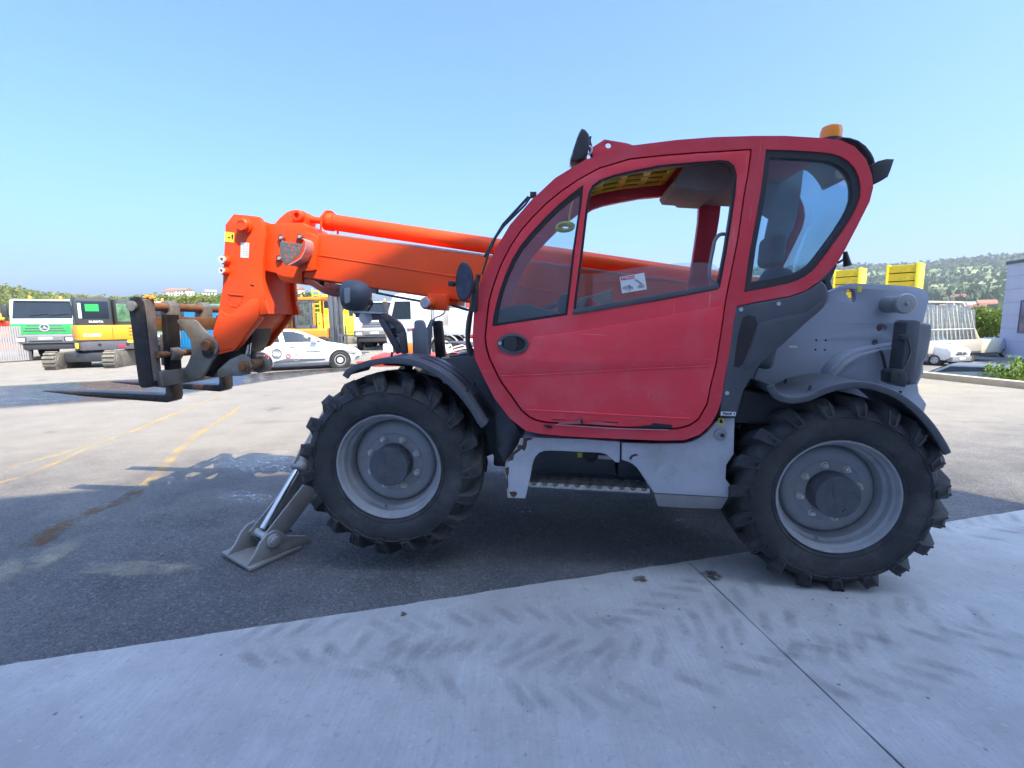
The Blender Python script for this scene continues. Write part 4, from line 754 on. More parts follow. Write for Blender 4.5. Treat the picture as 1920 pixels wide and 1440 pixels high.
# ---- boom
BY0, BY1 = .96, 1.34
bt = [P(594, 436, BY0), P(800, 461, BY0), P(1290, 530, BY0)]; bb_ = [P(566, 521, BY0), P(800, 552, BY0), P(872, 564, BY0)]
sl = (bt[2].z - bt[0].z) / (bt[2].x - bt[0].x); xr = .45
poly = [(bt[0].x, bt[0].z), (xr, bt[0].z + sl * (xr - bt[0].x)), (xr, bb_[0].z + sl * (xr - bb_[0].x) - .02), (bb_[0].x, bb_[0].z)]
b = MB(); b.prism(poly, BY0, BY1); boom = b.build('boom', ORA, T, .02, 3)
def topz(x): return bt[0].z + sl * (x - bt[0].x)
def botz(x): return bb_[0].z + sl * (x - bb_[0].x)
b = MB()   # weld bead and cover rail on the boom's side
qa = [P(*q, BY0) for q in z2([(975, 492), (1920, 640)])]; dx = (qa[1].z - qa[0].z) / (qa[1].x - qa[0].x)
b.beam((qa[0].x, BY0, qa[0].z), (xr - .2, BY0, qa[0].z + dx * (xr - .2 - qa[0].x)), .012, .009, (0, 1, 0)); b.build('boom_weld', ORA, boom, .003)
b = MB(); b.beam((bt[0].x + .1, BY0 + .03, topz(bt[0].x + .1)), (xr - .1, BY0 + .03, topz(xr - .1)), .06, .02); b.build('boom_top_flange', M('bright_edge', (.62, .30, .26), .4), boom, .003)
# lifting cylinder lying on the boom
ca, cb = P(612, 415, 1.15), P(1093, 487, 1.15); cd = (cb - ca); ce = ca + cd * 1.75
b = MB(); b.cyl(ca, ce, .068, n=28); cy = b.build('boom_cylinder', ORA, T, .006)
b = MB(); b.cyl(P(577, 411, 1.15), ca, .03, n=16); b.build('cylinder_rod', ORA, cy)
b = MB(); dn = cd.normalized()
for k in (.0,): b.cyl(ca - dn * .01, ca + dn * .07, .077, n=28)
b.build('cylinder_collar', ORA, cy, .006)
b = MB(); q = P(607, 412, 1.08); b.tube([(q.x - .02, 1.06, topz(q.x)), (q.x - .01, 1.06, q.z + .02), (q.x + .01, 1.10, q.z + .075), (q.x + .03, 1.16, q.z + .085), (q.x + .05, 1.22, q.z + .06), (q.x + .05, 1.24, topz(q.x))], .010, 6); b.build('hose_bow', ORA, cy)
# end flange and knuckle
fl = zb([(1370, 440), (1400, 430), (1500, 470), (1545, 495), (1560, 520), (1545, 800), (1525, 1000), (1490, 1022), (1325, 1030), (1320, 900)])
plate('end_flange', ORA, boom, fl, .925, .97, bev=.008)
kn = zb([(795, 345), (830, 316), (1040, 306), (1335, 300), (1385, 350), (1400, 440), (1420, 700), (1400, 960), (1330, 1045), (1320, 1212), (1180, 1205), (1060, 1190), (1000, 1150), (945, 1056), (760, 1016), (738, 990), (745, 800), (765, 480)])
knk = plate('boom_knuckle', ORA, T, kn, .945, 1.36, bev=.01)
plate('boom_ear', ORA, T, zb([(915, 340), (930, 300), (1000, 222), (1100, 140), (1160, 115), (1225, 104), (1320, 114), (1370, 145), (1402, 200), (1410, 250), (1390, 340)]), 1.08, 1.24, bev=.008)
b = MB(); v = P(*zb([(1298, 210)])[0], 1.08); b.lathe([(.047, 0), (.047, -.05), (.040, -.055), (.024, -.055), (.024, -.03), (0, -.03)], (v.x, 1.08, v.z), n=24); b.build('ear_pin', ORA, T)
b = MB()
for q in ((1015, 522), (1297, 510), (1473, 540), (1430, 935), (985, 830)):
    v = P(*zb([q])[0], .925); b.lathe([(.030, .02), (.030, -.004), (.022, -.006), (.020, .004), (0, .004)], (v.x, .93, v.z), n=16)
b.build('knuckle_bush', M('bush_orange', (.42, .06, .02), .5, var=.2), knk)
b = MB()
for q in ((1018, 524), (1297, 508), (990, 832)): v = P(*zb([q])[0], .92); b.cyl((v.x, .93, v.z), (v.x, .912, v.z), .015, n=6)
b.build('knuckle_bolt', STEEL, knk)
# perforated grey guard
gp = zb([(1003, 600), (1030, 560), (1080, 590), (1200, 605), (1340, 622), (1325, 700), (1290, 770), (1215, 850), (1150, 895), (1085, 940), (1060, 920), (1020, 830), (995, 740)])
hl = []
for cx, cy_, w in ((1130, 628, 14), (1200, 650, 15), (1272, 672, 16), (1085, 680, 11), (1175, 700, 15), (1228, 762, 13), (1080, 780, 15), (1130, 755, 7), (1180, 810, 18), (1095, 852, 16)): hl.append(zb([(cx - w, cy_ - w), (cx + w * .6, cy_ - w * 1.1), (cx + w, cy_ + w), (cx - w * .5, cy_ + w * 1.2)]))
gd = plate('hose_guard', M('guard_grey', (.17, .17, .175), .5, metal=.2, var=.1), T, gp, .80, .808, hl, bev=.0015)
MB().ribbon(XZ(zb([(1340, 530), (1385, 570), (1395, 640), (1370, 740), (1310, 840), (1220, 900), (1130, 935)]), .80), .80, .945, .006).build('guard_strap', M('galvanised', (.55, .55, .56), .4, metal=.6, var=.1), gd)
# ---- head: two cheek plates with webs between
hd_ = zb([(200, 300), (300, 170), (480, 185), (655, 205), (690, 215), (712, 245), (745, 360), (775, 460), (765, 600), (742, 850), (735, 1010), (738, 1200), (765, 1440)]) + z2([(520, 860), (560, 1000), (482, 1006), (480, 1035), (390, 1150), (300, 1270), (268, 1302), (142, 1335), (82, 1165), (130, 1000), (150, 880), (170, 760), (176, 600), (182, 480), (192, 300), (192, 235)])
head = plate('boom_head', ORA, T, hd_, .885, .93, bev=.006)
b = MB(); b.prism(XZ(hd_, .885), 1.37, 1.415); b.build('head_cheek', ORA, head, .006)
b = MB(); b.prism(XZ(z2([(200, 260), (262, 160), (480, 190), (500, 300), (500, 620), (510, 800), (540, 995), (478, 1000), (470, 1040), (380, 1150), (290, 1250), (150, 1310), (110, 1165), (160, 1000), (240, 700), (230, 400)]), .93), .93, 1.37); b.build('head_web', ORA, head, .01)
plate('head_doubler', ORA, head, z2([(148, 960), (175, 985), (215, 1008), (250, 1000), (330, 930), (400, 880), (450, 868), (480, 890), (486, 930), (480, 1010), (470, 1040), (385, 1150), (298, 1262), (265, 1292), (146, 1322), (92, 1165), (132, 1010)]), .868, .886, bev=.006)
MB().ribbon(XZ(z2([(485, 1020), (482, 1042), (392, 1158), (304, 1280), (270, 1312), (142, 1345)]), .885), .87, .95, .012).build('head_edge', ORA, head, .002)
b = MB()
v = P(*zb([(485, 350)])[0], .885); b.lathe([(.062, .0), (.062, -.02), (.052, -.024), (.052, -.055), (.044, -.062), (.030, -.062), (.030, -.058), (0, -.058)], (v.x, .885, v.z), n=28)
b.build('head_pin', ORA, head)
b = MB(); c2 = MB()
for q, r in (((200, 865), .030), ((192, 1030), .026)):
    v = P(*zb([q])[0], .885); b.lathe([(r + .01, 0), (r + .008, -.03), (r, -.045)], (v.x, .885, v.z), n=18); c2.lathe([(r * .95, -.03), (r * .95, -.062), (r * .5, -.062), (r * .5, -.03)], (v.x, .885, v.z), n=18)
b.build('hose_boss', ORA, head); c2.build('boss_ring', M('boss_white', (.7, .68, .64), .45), head)
plate('warning_label', STY, head, zb([(172, 432), (315, 450), (306, 600), (168, 585)]), .8825, .885, bev=0)
plate('label_print', INK, head, zb([(272, 490), (288, 470), (298, 500), (290, 555), (275, 540)]), .8815, .8825, bev=0); plate('label_print', INK, head, zb([(218, 515), (232, 512), (256, 520), (254, 535), (220, 530)]), .8815, .8825, bev=0)
plate('capacity_label', STK, head, zb([(412, 592), (538, 604), (528, 830), (405, 822)]), .8825, .885, bev=0)
b = MB()
for k in range(7):
    for j in range(2): v = P(*zb([(440 + j * 45, 630 + k * 26)])[0], .882); b.bb(v.x, v.x + .022, .8815, .8824, v.z - .003, v.z + .002)
b.build('label_print', M('print_grey', (.5, .5, .5), .5), head)
plate('head_slot', INK, head, zb([(556, 1222), (612, 1240), (612, 1256), (558, 1250)]), .8835, .886, bev=0)
MB().tube([P(*q, .882) for q in z2([(218, 822), (240, 832), (352, 842)])], .006, 6).tube([P(*q, .884) for q in z2([(232, 840), (222, 900), (245, 932), (298, 938), (325, 900), (345, 848)])], .004, 6).build('head_weld', ORA, head)
# tilt cylinder and link under the head
b = MB(); b.cyl(P(467, 690, 1.15), P(475, 590, 1.15), .055, n=20); b.build('tilt_cylinder', DGREY, T); b = MB(); b.cyl(P(463, 676, 1.0), P(473, 590, 1.0), .020, n=14); b.build('tilt_rod', CHROME, T)
# hose chain below the boom
ch = [P(*q, 1.0) for q in smooth(z2([(880, 700), (960, 740), (1040, 790), (1100, 815), (1160, 830)]), 4, False)] + [P(*q, 1.0) for q in smooth(z2([(1190, 800), (1140, 770), (1060, 755)]), 3, False)]
chn = node('hose_chain', T)
for i in range(len(ch) - 1):
    d = ch[i + 1] - ch[i]; b = MB(); m_ = (ch[i] + ch[i + 1]) / 2; a = math.atan2(d.z, d.x); rot = Matrix.Rotation(-a, 3, 'Y'); L_ = max(d.length, .03)
    for y in (.97, 1.12): b.box((m_.x, y, m_.z), (L_ * .95, .012, .05), rot)
    b.box((m_.x, 1.045, m_.z), (L_ * .35, .15, .03), rot); b.build('chain_link', M('chain_dark_red', (.11, .022, .02), .5), chn, .003, 1)
plate('hose_trough', DGREY, T, z2([(850, 690), (920, 690), (1010, 720), (1000, 745), (860, 730)]), .98, 1.3, bev=.003)
# cylinder pins and pipes below the boom
b = MB(); v = P(796, 568, .72); b.lathe([(.0, 0), (.008, -.004), (.008, .0), (.036, 0), (.040, .006), (.040, .03)], (v.x, .72, v.z), n=24); b.build('damper_cap', M('cap_pale', (.45, .43, .47), .45), T)
b = MB(); b.cyl((v.x, .75, v.z), (v.x + .0, 1.0, v.z), .048, n=20); b.bb(v.x - .02, v.x + .14, .86, .98, v.z - .05, v.z + .08); b.bb(v.x - .03, v.x + .20, .98, 1.30, v.z + .0, v.z + .10); b.build('damper', ORA, T, .006)
b = MB(); b.lathe([(.052, 0), (.052, .02)], (v.x, .79, v.z), n=20); b.build('damper_ring', YEL, T)
b = MB(); b.tube([P(*q, 1.0) for q in ((688, 541), (705, 549), (740, 556), (790, 565))], .010, 6); b.tube([P(*q, 1.0) for q in ((826, 564), (850, 573), (872, 580), (890, 583))], .012, 6); q = P(702, 544, 1.0); b.box((q.x, 1.0, q.z + .01), (.05, .06, .07)); q = P(830, 563, 1.); b.box((q.x, 1.0, q.z), (.05, .06, .05)); b.build('boom_pipe', DGREY, T)
MB().tube(smooth([P(*q, .9) for q in ((832, 572), (834, 585), (826, 592), (816, 596), (812, 606))], 4, False), .006, 6).build('white_hose', STK, T)
# ---- fork carriage
CA = node('fork_carriage', T)
cpx = zz(0, 520, 4.5714, [(1090, 225), (1108, 182), (1150, 164), (1192, 172), (1224, 210), (1238, 290), (1262, 520), (1290, 760), (1312, 938), (1240, 950), (1205, 945), (1188, 920), (1165, 760), (1140, 560), (1115, 360)])
def carr(y0, y1): return MB().prism(XZ(cpx, .60), y0, y1)
carr(.60, .655).build('carriage_side', WORND, CA, .008); carr(1.68, 1.735).build('carriage_side', WORND, CA, .008)
f1 = XZ(zf([(215, 130), (260, 140), (370, 1195), (330, 1215), (300, 900), (240, 300)]), .60); MB().prism(f1, .612, .70).build('carriage_flange', WORN, CA, .004)
def cz(q, y): v = P(*zf([q])[0], y); return v
s0 = cz((128, 222), .60); b = MB(); b.cyl((s0.x, .575, s0.z), (s0.x, .60, s0.z), .042, n=20); b.build('shaft_end', M('shaft_end_steel', (.33, .31, .27), .4, metal=.6, var=.2, scale=20), CA, .003)
sx0 = cz((300, 200), .75); b = MB(); b.cyl((s0.x + .01, .60, s0.z), (s0.x + .01, 1.74, s0.z), .036, n=20); b.build('carriage_shaft', RUST, CA)
b = MB(); b.beam((s0.x + .05, .655, s0.z - .14), (s0.x + .05, 1.68, s0.z - .14), .05, .12); b.build('carriage_beam', RUST, CA, .006)
b = MB(); lo = cz((480, 800), .82); b.cyl((s0.x + .13, .65, lo.z), (s0.x + .13, 1.70, lo.z), .028, n=16); b.build('lower_shaft', RUST, CA)
b = MB(); lb = cz((370, 1120), .62); b.beam((lb.x + .02, .655, lb.z), (lb.x + .02, 1.68, lb.z), .06, .13); b.build('lower_beam', WORN, CA, .006)
for y in (.95, 1.35):
    b = MB(); b.cyl((s0.x + .01, y - .05, s0.z), (s0.x + .01, y + .05, s0.z), .058, n=20); b.bb(s0.x - .04, s0.x + .07, y - .05, y + .05, s0.z - .16, s0.z); b.build('shaft_clamp', WORN, CA, .006)
# link plates between carriage and head
lk = zf([(640, 400), (700, 385), (870, 388), (905, 410), (1000, 520), (1150, 650), (1178, 700), (1165, 760), (1080, 920), (980, 1095), (900, 1110), (760, 1120), (745, 1010), (800, 920), (845, 800), (835, 650), (750, 520)])
for y in (.86, 1.37): MB().prism(XZ(lk, .86), y, y + .025).build('link_plate', WORN, CA, .006)
b = MB(); v = cz((1052, 705), .86); b.lathe([(.06, 0), (.06, -.012), (.048, -.012), (.046, -.04), (.040, -.045), (.024, -.045), (.022, -.04), (0, -.04)], (v.x, .86, v.z), n=26); b.build('link_pin', RUST, CA)
b = MB(); b.cyl((v.x - .005, .8585, v.z - .055), (v.x - .005, .856, v.z - .055), .055, n=20); b.build('pin_recess', INK, CA)
b = MB(); v2 = P(*zz(380, 480, 3.5556, [(250, 740)])[0], .84); b.prism(XZ(zz(380, 480, 3.5556, [(100, 760), (180, 690), (260, 655), (300, 680), (325, 740), (300, 790), (250, 800), (95, 800)]), .9), .9, .94); b.build('link_ear', WORN, CA, .004)
b = MB(); b.lathe([(.05, 0), (.05, -.012), (.034, -.014), (.032, -.03), (0, -.03)], (v2.x, .895, v2.z), n=22); b.build('ear_bolt', RUST, CA); b = MB(); b.cyl((v2.x + .03, .93, v2.z + .015), (v2.x + .03, 1.10, v2.z + .015), .045, n=18); b.build('ear_bush', RUST, CA); b = MB(); b.cyl((v2.x + .02, 1.06, v2.z), (v2.x + .02, 1.12, v2.z), .075, n=20); b.build('link_ear', WORN, CA, .004)
b = MB(); b.prism(XZ(zz(380, 480, 3.5556, [(0, 800), (105, 640), (225, 570), (300, 490), (335, 480), (325, 560), (280, 640), (240, 655), (140, 720), (60, 810)]), .98), .98, 1.26); b.build('link_body', WORND, CA, .01)
b = MB()
for k in range(14):
    v = cz((rnd.uniform(255, 375), rnd.uniform(105, 150)), .66 + rnd.uniform(0, .06)); w = Vector((rnd.uniform(-1, 1), rnd.uniform(-.6, .6), rnd.uniform(-.5, .5))) * .03; b.tube([v - w, v + Vector((0, 0, .012)), v + w], .008, 5)
b.build('yellow_rope', AMB, CA)
# tines
hx0 = P(340, 740, .82); zt = P(330, 745, .75).z; xt = P(80, 755, .75).x
for y in (.82, 1.47):
    fk = node('fork_tine', T); b = MB(); xh = hx0.x - .035
    prof = [(xt, zt - .006), (xt + .35, zt + .004), (xh - .06, zt + .012), (xh - .055, zt + .95 * 0 + .45), (xh - .055 + .0, lo.z + .05), (xh - .01, lo.z + .05), (xh + .0, zt + .02), (xh - .005, zt - .02), (xh - .05, zt - .042), (xt + .4, zt - .032), (xt, zt - .012)]
    b.prism([(xt, zt - .008), (xt + .4, zt + .004), (xh - .07, zt + .012), (xh - .055, zt + .03), (xh - .055, lo.z + .02), (xh + .0, lo.z + .02), (xh, zt + .0), (xh - .012, zt - .035), (xh - .05, zt - .052), (xt + .42, zt - .040), (xt, zt - .016)], y - .065, y + .065); b.build('tine_blade', TINE, fk, .006)
    b = MB(); b.lathe([(.034, -.05), (.06, -.05), (.06, .05), (.034, .05)], (s0.x + .13, y, lo.z), n=18); b.bb(s0.x + .06, s0.x + .13, y - .05, y + .05, lo.z - .10, lo.z + .16); b.build('tine_hook', WORN, fk, .006)
    b = MB(); b.prism([(xh - .055, zt + .1), (xh - .0, zt + .1), (xh - .0, s0.z - .06), (xh - .055, s0.z - .06)], y - .065, y + .065); b.build('tine_shank', WORND, fk, .006)
# ---- stabiliser leg
for far in (0, 1):
    fy = (lambda y: y) if not far else (lambda y: 2.3 - y); sx = -3.75
    st = node('stabiliser', T); gz_ = -.172
    b = MB(); b.add([(q.x, q.y, gz_) for q in ()], []); ft = [(-4.08, .09), (-3.73, -.10), (-3.56, .26), (-3.88, .46)]
    b.prism([(x, fy(y)) for x, y in ft], gz_ + .004, gz_ + .026, axis='z'); b.build('foot_plate', M('foot_grey', (.25, .24, .22), .5, metal=.1, var=.2, scale=8, dust=((.2, .16, .12), .4, 9), bump=.15) if not far else DGREY, st, .004)
    d1 = Vector((.35, -.19 if not far else .19, 0)).normalized(); d2 = Vector((.19, .35 if not far else -.35, 0)).normalized()
    for k in (-.13, .13):
        c = Vector((-3.80, fy(.17), gz_ + .026)) + d1 * k; b = MB()
        pr = [(-.20, 0), (-.14, .06), (-.10, .13), (-.05, .175), (0, .185), (.05, .165), (.10, .11), (.25, .055), (.30, 0)]
        v = [c + d2 * u + Vector((0, 0, w)) + d1 * t for t in (-.012, .012) for u, w in pr]; n = len(pr)
        b.add(v, [tuple(range(n)), tuple(range(2 * n - 1, n - 1, -1))] + [(i, (i + 1) % n, n + (i + 1) % n, n + i) for i in range(n)]); b.build('foot_lug', M('stabiliser_grey', (.29, .285, .27), .5, metal=.1, var=.15, scale=6, dust=((.2, .17, .13), .35, 8), bump=.1), st, .003)
    pc = Vector((-3.80, fy(.16), gz_ + .145)); b = MB(); b.cyl(pc - d1 * .165, pc + d1 * .165, .028, n=16); b.cyl(pc + d1 * .14, pc + d1 * .155, .048, n=20); b.cyl(pc + d1 * .152, pc + d1 * .168, .034, n=6); b.build('foot_pin', STEEL, st, .002)
    SG = MATS['stabiliser_grey']
    top = Vector((-3.56, fy(.98), .62)); dl = (top - pc); w_ = dl.normalized()
    b = MB(); perp = w_.cross(d1).normalized(); perp = perp if perp.z > 0 else -perp
    for k in (-.085, .085):
        b.beam(pc + d1 * k - w_ * .04 - perp * .02, top + d1 * k - perp * .06, .016, .15, perp)
    b.beam(pc - perp * .09 + w_ * .1, top - perp * .13, .17, .014, perp); b.build('stabiliser_leg', SG, st, .004)
    b = MB(); ra = pc + w_ * .03 + perp * .03; b.cyl(ra, ra + w_ * .66 + perp * .10, .026, n=18); b.build('stabiliser_rod', CHROME, st)
    b = MB(); rb = ra + w_ * .48 + perp * .073; rc = rb + w_ * .65 + perp * .12; b.cyl(rb, rc, .052, n=22); b.cyl(rb, rb + w_ * .06, .060, n=22); b.tube([rb + perp * .06 + w_ * .02, rb + perp * .09 + w_ * .12, rb + perp * .07 + w_ * .4], .012, 6); b.build('stabiliser_cylinder', SG, st, .004)
# housings that rise behind the front fender
UP = M('upright_grey', (.20, .22, .25), .45, var=.08, dust=((.2, .19, .17), .3, 4))
plate('stabiliser_housing', UP, T, zz(640, 530, 7.3846, [(975, 640), (1005, 625), (1005, 550), (1025, 522), (1070, 515), (1110, 522), (1135, 560), (1150, 640), (1200, 1030), (990, 1030)]), .40, .46, bev=.01)
plate('stabiliser_housing', UP, T, zz(640, 530, 7.3846, [(1170, 640), (1230, 510), (1262, 502), (1280, 520), (1240, 620), (1225, 1000), (1195, 1000)]), .56, .60, bev=.006)
plate('stabiliser_housing', WORND, T, zz(640, 530, 7.3846, [(1262, 580), (1290, 530), (1340, 522), (1372, 540), (1382, 620), (1425, 1030), (1300, 1030)]), .62, .70, bev=.01)
# front lamp on its square tube guard
lg = node('front_lamp', T); LY = .30
def Q(x, y, yy=LY): return P(*zz(640, 530, 7.3846, [(x, y)])[0], yy)
b = MB()
for a, c in (((380, 480), (620, 465)), ((610, 465), (800, 590)), ((790, 580), (850, 690)), ((848, 680), (880, 980)), ((560, 500), (815, 970))): b.beam(Q(*a), Q(*c), .045, .045, (0, 1, 0))
b.build('lamp_guard', M('guard_tube', (.06, .055, .06), .45, dust=((.16, .13, .12), .4, 8)), lg, .006)
b = MB(); b.prism([(v.x, v.z) for v in (Q(600, 510), Q(800, 640), Q(840, 900), Q(820, 950))], LY + .005, LY + .012); b.build('guard_gusset', M('gusset_grey', (.42, .41, .42), .5, dust=((.2, .2, .2), .3, 10)), lg)
b = MB()
for k, (x, y) in enumerate(((745, 640), (742, 690), (745, 735), (700, 660))): v = Q(x, y); b.prism([(v.x - .03, v.z), (v.x, v.z + .012), (v.x + .03, v.z - .002), (v.x, v.z - .012)], LY + .001, LY + .0045)
b.build('guard_emblem', INK, lg)
b = MB(); v0, v1 = Q(160, 415), Q(580, 420); b.bb(v0.x, v1.x, LY - .05, LY + .06, v1.z - .006, v1.z + .006); b.prism([(Q(160, 418).x, Q(160, 418).z), (Q(330, 418).x, Q(330, 418).z), (Q(350, 530).x, Q(350, 530).z), (Q(300, 520).x, Q(300, 520).z)], LY - .01, LY + .01); b.cyl(Q(335, 490, LY - .04), Q(335, 490, LY + .04), .045, n=14); b.build('lamp_bracket', MATS['gusset_grey'], lg, .003)
lc = Q(180, 180); b = MB(); b.lathe([(.0, .115), (.05, .108), (.085, .085), (.103, .045), (.108, .0), (.108, -.03), (.104, -.05), (.100, -.06)], (lc.x, LY, lc.z), 'x', 28); b.bb(lc.x + .02, lc.x + .09, LY - .03, LY + .03, lc.z - .15, lc.z - .08); lh = b.build('lamp_shell', BLKP, lg, 0, ang=50)
b = MB(); b.lathe([(.100, -.06), (.095, -.062), (.05, -.070), (0, -.072)], (lc.x, LY, lc.z), 'x', 28); b.build('lamp_lens', LAMP, lg)
b = MB(); b.prism(rounded([(lc.x - .018, lc.z - .06), (lc.x + .020, lc.z - .05), (lc.x + .016, lc.z + .05), (lc.x - .022, lc.z + .045)], .015), LY - .114, LY - .100); b.build('lamp_badge', M('badge_grey', (.30, .31, .32), .4), lg, .003)
b = MB(); b.tube([Q(330, 280), Q(430, 270)], .016, 8); b.tube([Q(435, 285), Q(350, 430)], .008, 6); b.build('lamp_arm', BLACK, lg)
# ================================================================== VEHICLES IN THE YARD (local frame: x forward, y to its left, z up)
def part(name, mat, parent, *boxes, bev=.02, seg=2):
    b = MB()
    for q in boxes: b.bb(*q)
    return b.build(name, mat, parent, bev, seg)
def panel(name, mat, parent, pts, th, bev=0.):
    """flat polygon given by 3-D corners, th thick along its normal"""
    p = [Vector(q) for q in pts]; n = (p[1] - p[0]).cross(p[2] - p[0]).normalized() * th; b = MB(); m = len(p)
    b.add(p + [q + n for q in p], [tuple(range(m)), tuple(range(2 * m - 1, m - 1, -1))] + [(i, (i + 1) % m, m + (i + 1) % m, m + i) for i in range(m)]); return b.build(name, mat, parent, bev)
TYRE = M('road_tyre', (.03, .03, .03), .8, var=.2, scale=8, dust=((.14, .12, .10), .4, 6)); ALU = M('alloy', (.62, .62, .63), .35, metal=.3, var=.05)
def road_wheel(parent, x, y, r, w, side, hub=ALU, spokes=5):
    """side = +1 outer face towards +y"""
    o = node('wheel', parent); o.location = (x, y, r); o.rotation_euler = (0, 0, 0 if side < 0 else math.pi)
    b = MB(); k = r * .64; b.lathe([(k, .012), (k + .02, .0), (r * .85, -.012), (r * .97, .01), (r, .04), (r, w - .04), (r * .9, w), (k, w - .01)], n=36); b.build('tyre', TYRE, o)
    b = MB(); b.lathe([(k, .01), (k * .94, .0), (k * .88, .012), (k * .3, .004), (k * .26, -.006), (0, -.006)], n=30); b.build('rim', hub, o)
    b = MB()
    for i in range(spokes):
        a = 2 * math.pi * i / spokes + .3; m = Vector((math.cos(a), 0, math.sin(a))) * k * .68; t = Vector((-math.sin(a), 0, math.cos(a))); rr = Vector((math.cos(a), 0, math.sin(a)))
        q = [m - t * k * .16 + rr * k * .13, m + t * k * .16 + rr * k * .13, m - rr * k * .16]; b.add([p + Vector((0, .002, 0)) for p in q] + [p + Vector((0, .03, 0)) for p in q], [(0, 1, 2), (5, 4, 3), (0, 1, 4, 3), (1, 2, 5, 4), (2, 0, 3, 5)])
    b.build('rim_slot', INK, o); return o
def beacon(parent, x, y, z):
    b = MB(); b.lathe([(.07, 0), (.07, .09), (.06, .14), (.03, .17), (0, .17)], (x, y, z), 'z', 16); return b.build('beacon', AMBL, parent)
def tipper(name, label, loc, rz, band, body_col, nose=True, group=None, cab_only=False, emblem=True, box=True):
    t = thing(name, label, 'truck', loc, rz, group)
    b = MB(); b.loft([[Vector((x, y, z)) for x, z in ((-2.0, 1.0), (-.06, 1.0), (0, 1.4), (-.04, 2.05), (-.30, 2.98), (-.55, 3.06), (-2.0, 3.08))] for y in (-1.22, 1.22)]); cb = b.build('cab', WHT, t, .05, 3)
    panel('windscreen', DKGL, cb, [(-.045, -1.12, 2.10), (-.045, 1.12, 2.10), (-.285, 1.06, 2.93), (-.285, -1.06, 2.93)], .02)
    b = MB()
    for y in (-.5, .2): b.beam((-.0, y, 2.28), (-.04, y + .75, 2.36), .02, .03)
    b.build('wiper', BLACK, cb)
    for s in (-1, 1):
        q = [(-.35, 1.225 * s, 2.22), (-1.25, 1.225 * s, 2.22), (-1.25, 1.225 * s, 2.86), (-.55, 1.225 * s, 2.86)]; panel('side_window', DKGL, cb, q[::-1] if s < 0 else q, .012)
        b = MB(); b.bb(-.30, -.10, 1.28 * s, 1.50 * s, 2.15, 2.75).bb(-.26, -.22, 1.2 * s, 1.3 * s, 2.75, 2.8); b.build('mirror', BLACK, t, .03)
        road_wheel(t, -1.35, 1.22 * s, .52, .32, s, DGREY, 8)
    if band:
        part('colour_band', band, cb, (-.10, .025, -1.235, 1.235, 1.32, 1.84), bev=.03); part('side_band', band, cb, (-2.0, -.12, -1.232, 1.232, 1.36, 1.80), bev=.01)
    part('grille', DGREY, cb, (-.05, .035, -.78, .78, 1.45, 1.52), (-.05, .035, -.72, .72, 1.58, 1.65), (-.05, .035, -.66, .66, 1.71, 1.77), bev=.01)
    if emblem:
        b = MB(); b.tube([(.05, .17 * math.cos(2 * math.pi * k / 24), 1.64 + .17 * math.sin(2 * math.pi * k / 24)) for k in range(24)], .022, 6, True)
        for k in range(3):
            a = math.pi / 2 + 2 * math.pi * k / 3; c_ = Vector((.05, 0, 1.64)); d_ = Vector((0, math.cos(a), math.sin(a))); e_ = Vector((0, -math.sin(a), math.cos(a)))
            b.add([c_ + d_ * .165, c_ + e_ * .032 , c_ - e_ * .032, c_ + Vector((.02, 0, 0))], [(0, 1, 3), (0, 3, 2), (0, 2, 1)])
        b.build('star_emblem', ALU, cb); b = MB(); b.cyl((.034, 0, 1.64), (.040, 0, 1.64), .165, n=24); b.build('emblem_dish', DGREY, cb)
    bp = part('bumper', M('bumper_grey', (.17, .175, .18), .5), t, (-.35, .12, -1.25, 1.25, .86, 1.28), bev=.06, seg=3)
    part('bumper_slot', INK, bp, (.10, .124, -.62, .62, .93, 1.0), bev=0); part('number_plate', STK, bp, (.12, .135, -.26, .26, 1.06, 1.17), bev=.004)
    for s in (-1, 1): part('headlight_surround', INK, bp, (.08, .124, .68 * s, 1.20 * s, .93, 1.19), bev=.02); part('headlight', LAMP, bp, (.08, .132, .74 * s, 1.14 * s, .97, 1.14), bev=.02)
    part('underrun', BLACK, t, (-.6, .02, -1.0, 1.0, .55, .86), bev=.05)
    for y in (-.55, .6): beacon(t, -.75, y, 3.07)
    part('sun_visor', M('visor_pale', (.55, .66, .60), .3), t, (-.42, -.18, -1.05, 1.05, 2.96, 3.04), bev=.02)
    part('chassis', DGREY, t, (-7.5, -.4, -.45, .45, .75, 1.05), bev=.02)
    for x in (-4.6, -6.0):
        for s in (-1, 1): road_wheel(t, x, 1.2 * s, .52, .5, s, DGREY, 8)
    if box:
        part('tipper_body', body_col, t, (-7.4, -2.3, -1.24, 1.24, 1.15, 2.5), bev=.03)
        b = MB()
        for k in range(7):
            for s in (-1, 1): b.bb(-7.3 + k * .8, -7.2 + k * .8, 1.24 * s, 1.30 * s, 1.15, 2.5)
        b.build('body_rib', body_col, t, .01)
    return t
def face(loc, deg): return R(deg)
tipper('tipper_truck', 'white truck with a green grille band and two amber beacons, left of the orange excavator', tuple(at(92, 676, 24.2).xy) + (0,), R(-57), GRN, GRN)
tipper('tipper_truck', 'second white and green truck, only partly seen through the gap in the fork carriage', tuple(at(292, 660, 27).xy) + (0,), R(-50), GRN, GRN, emblem=False)
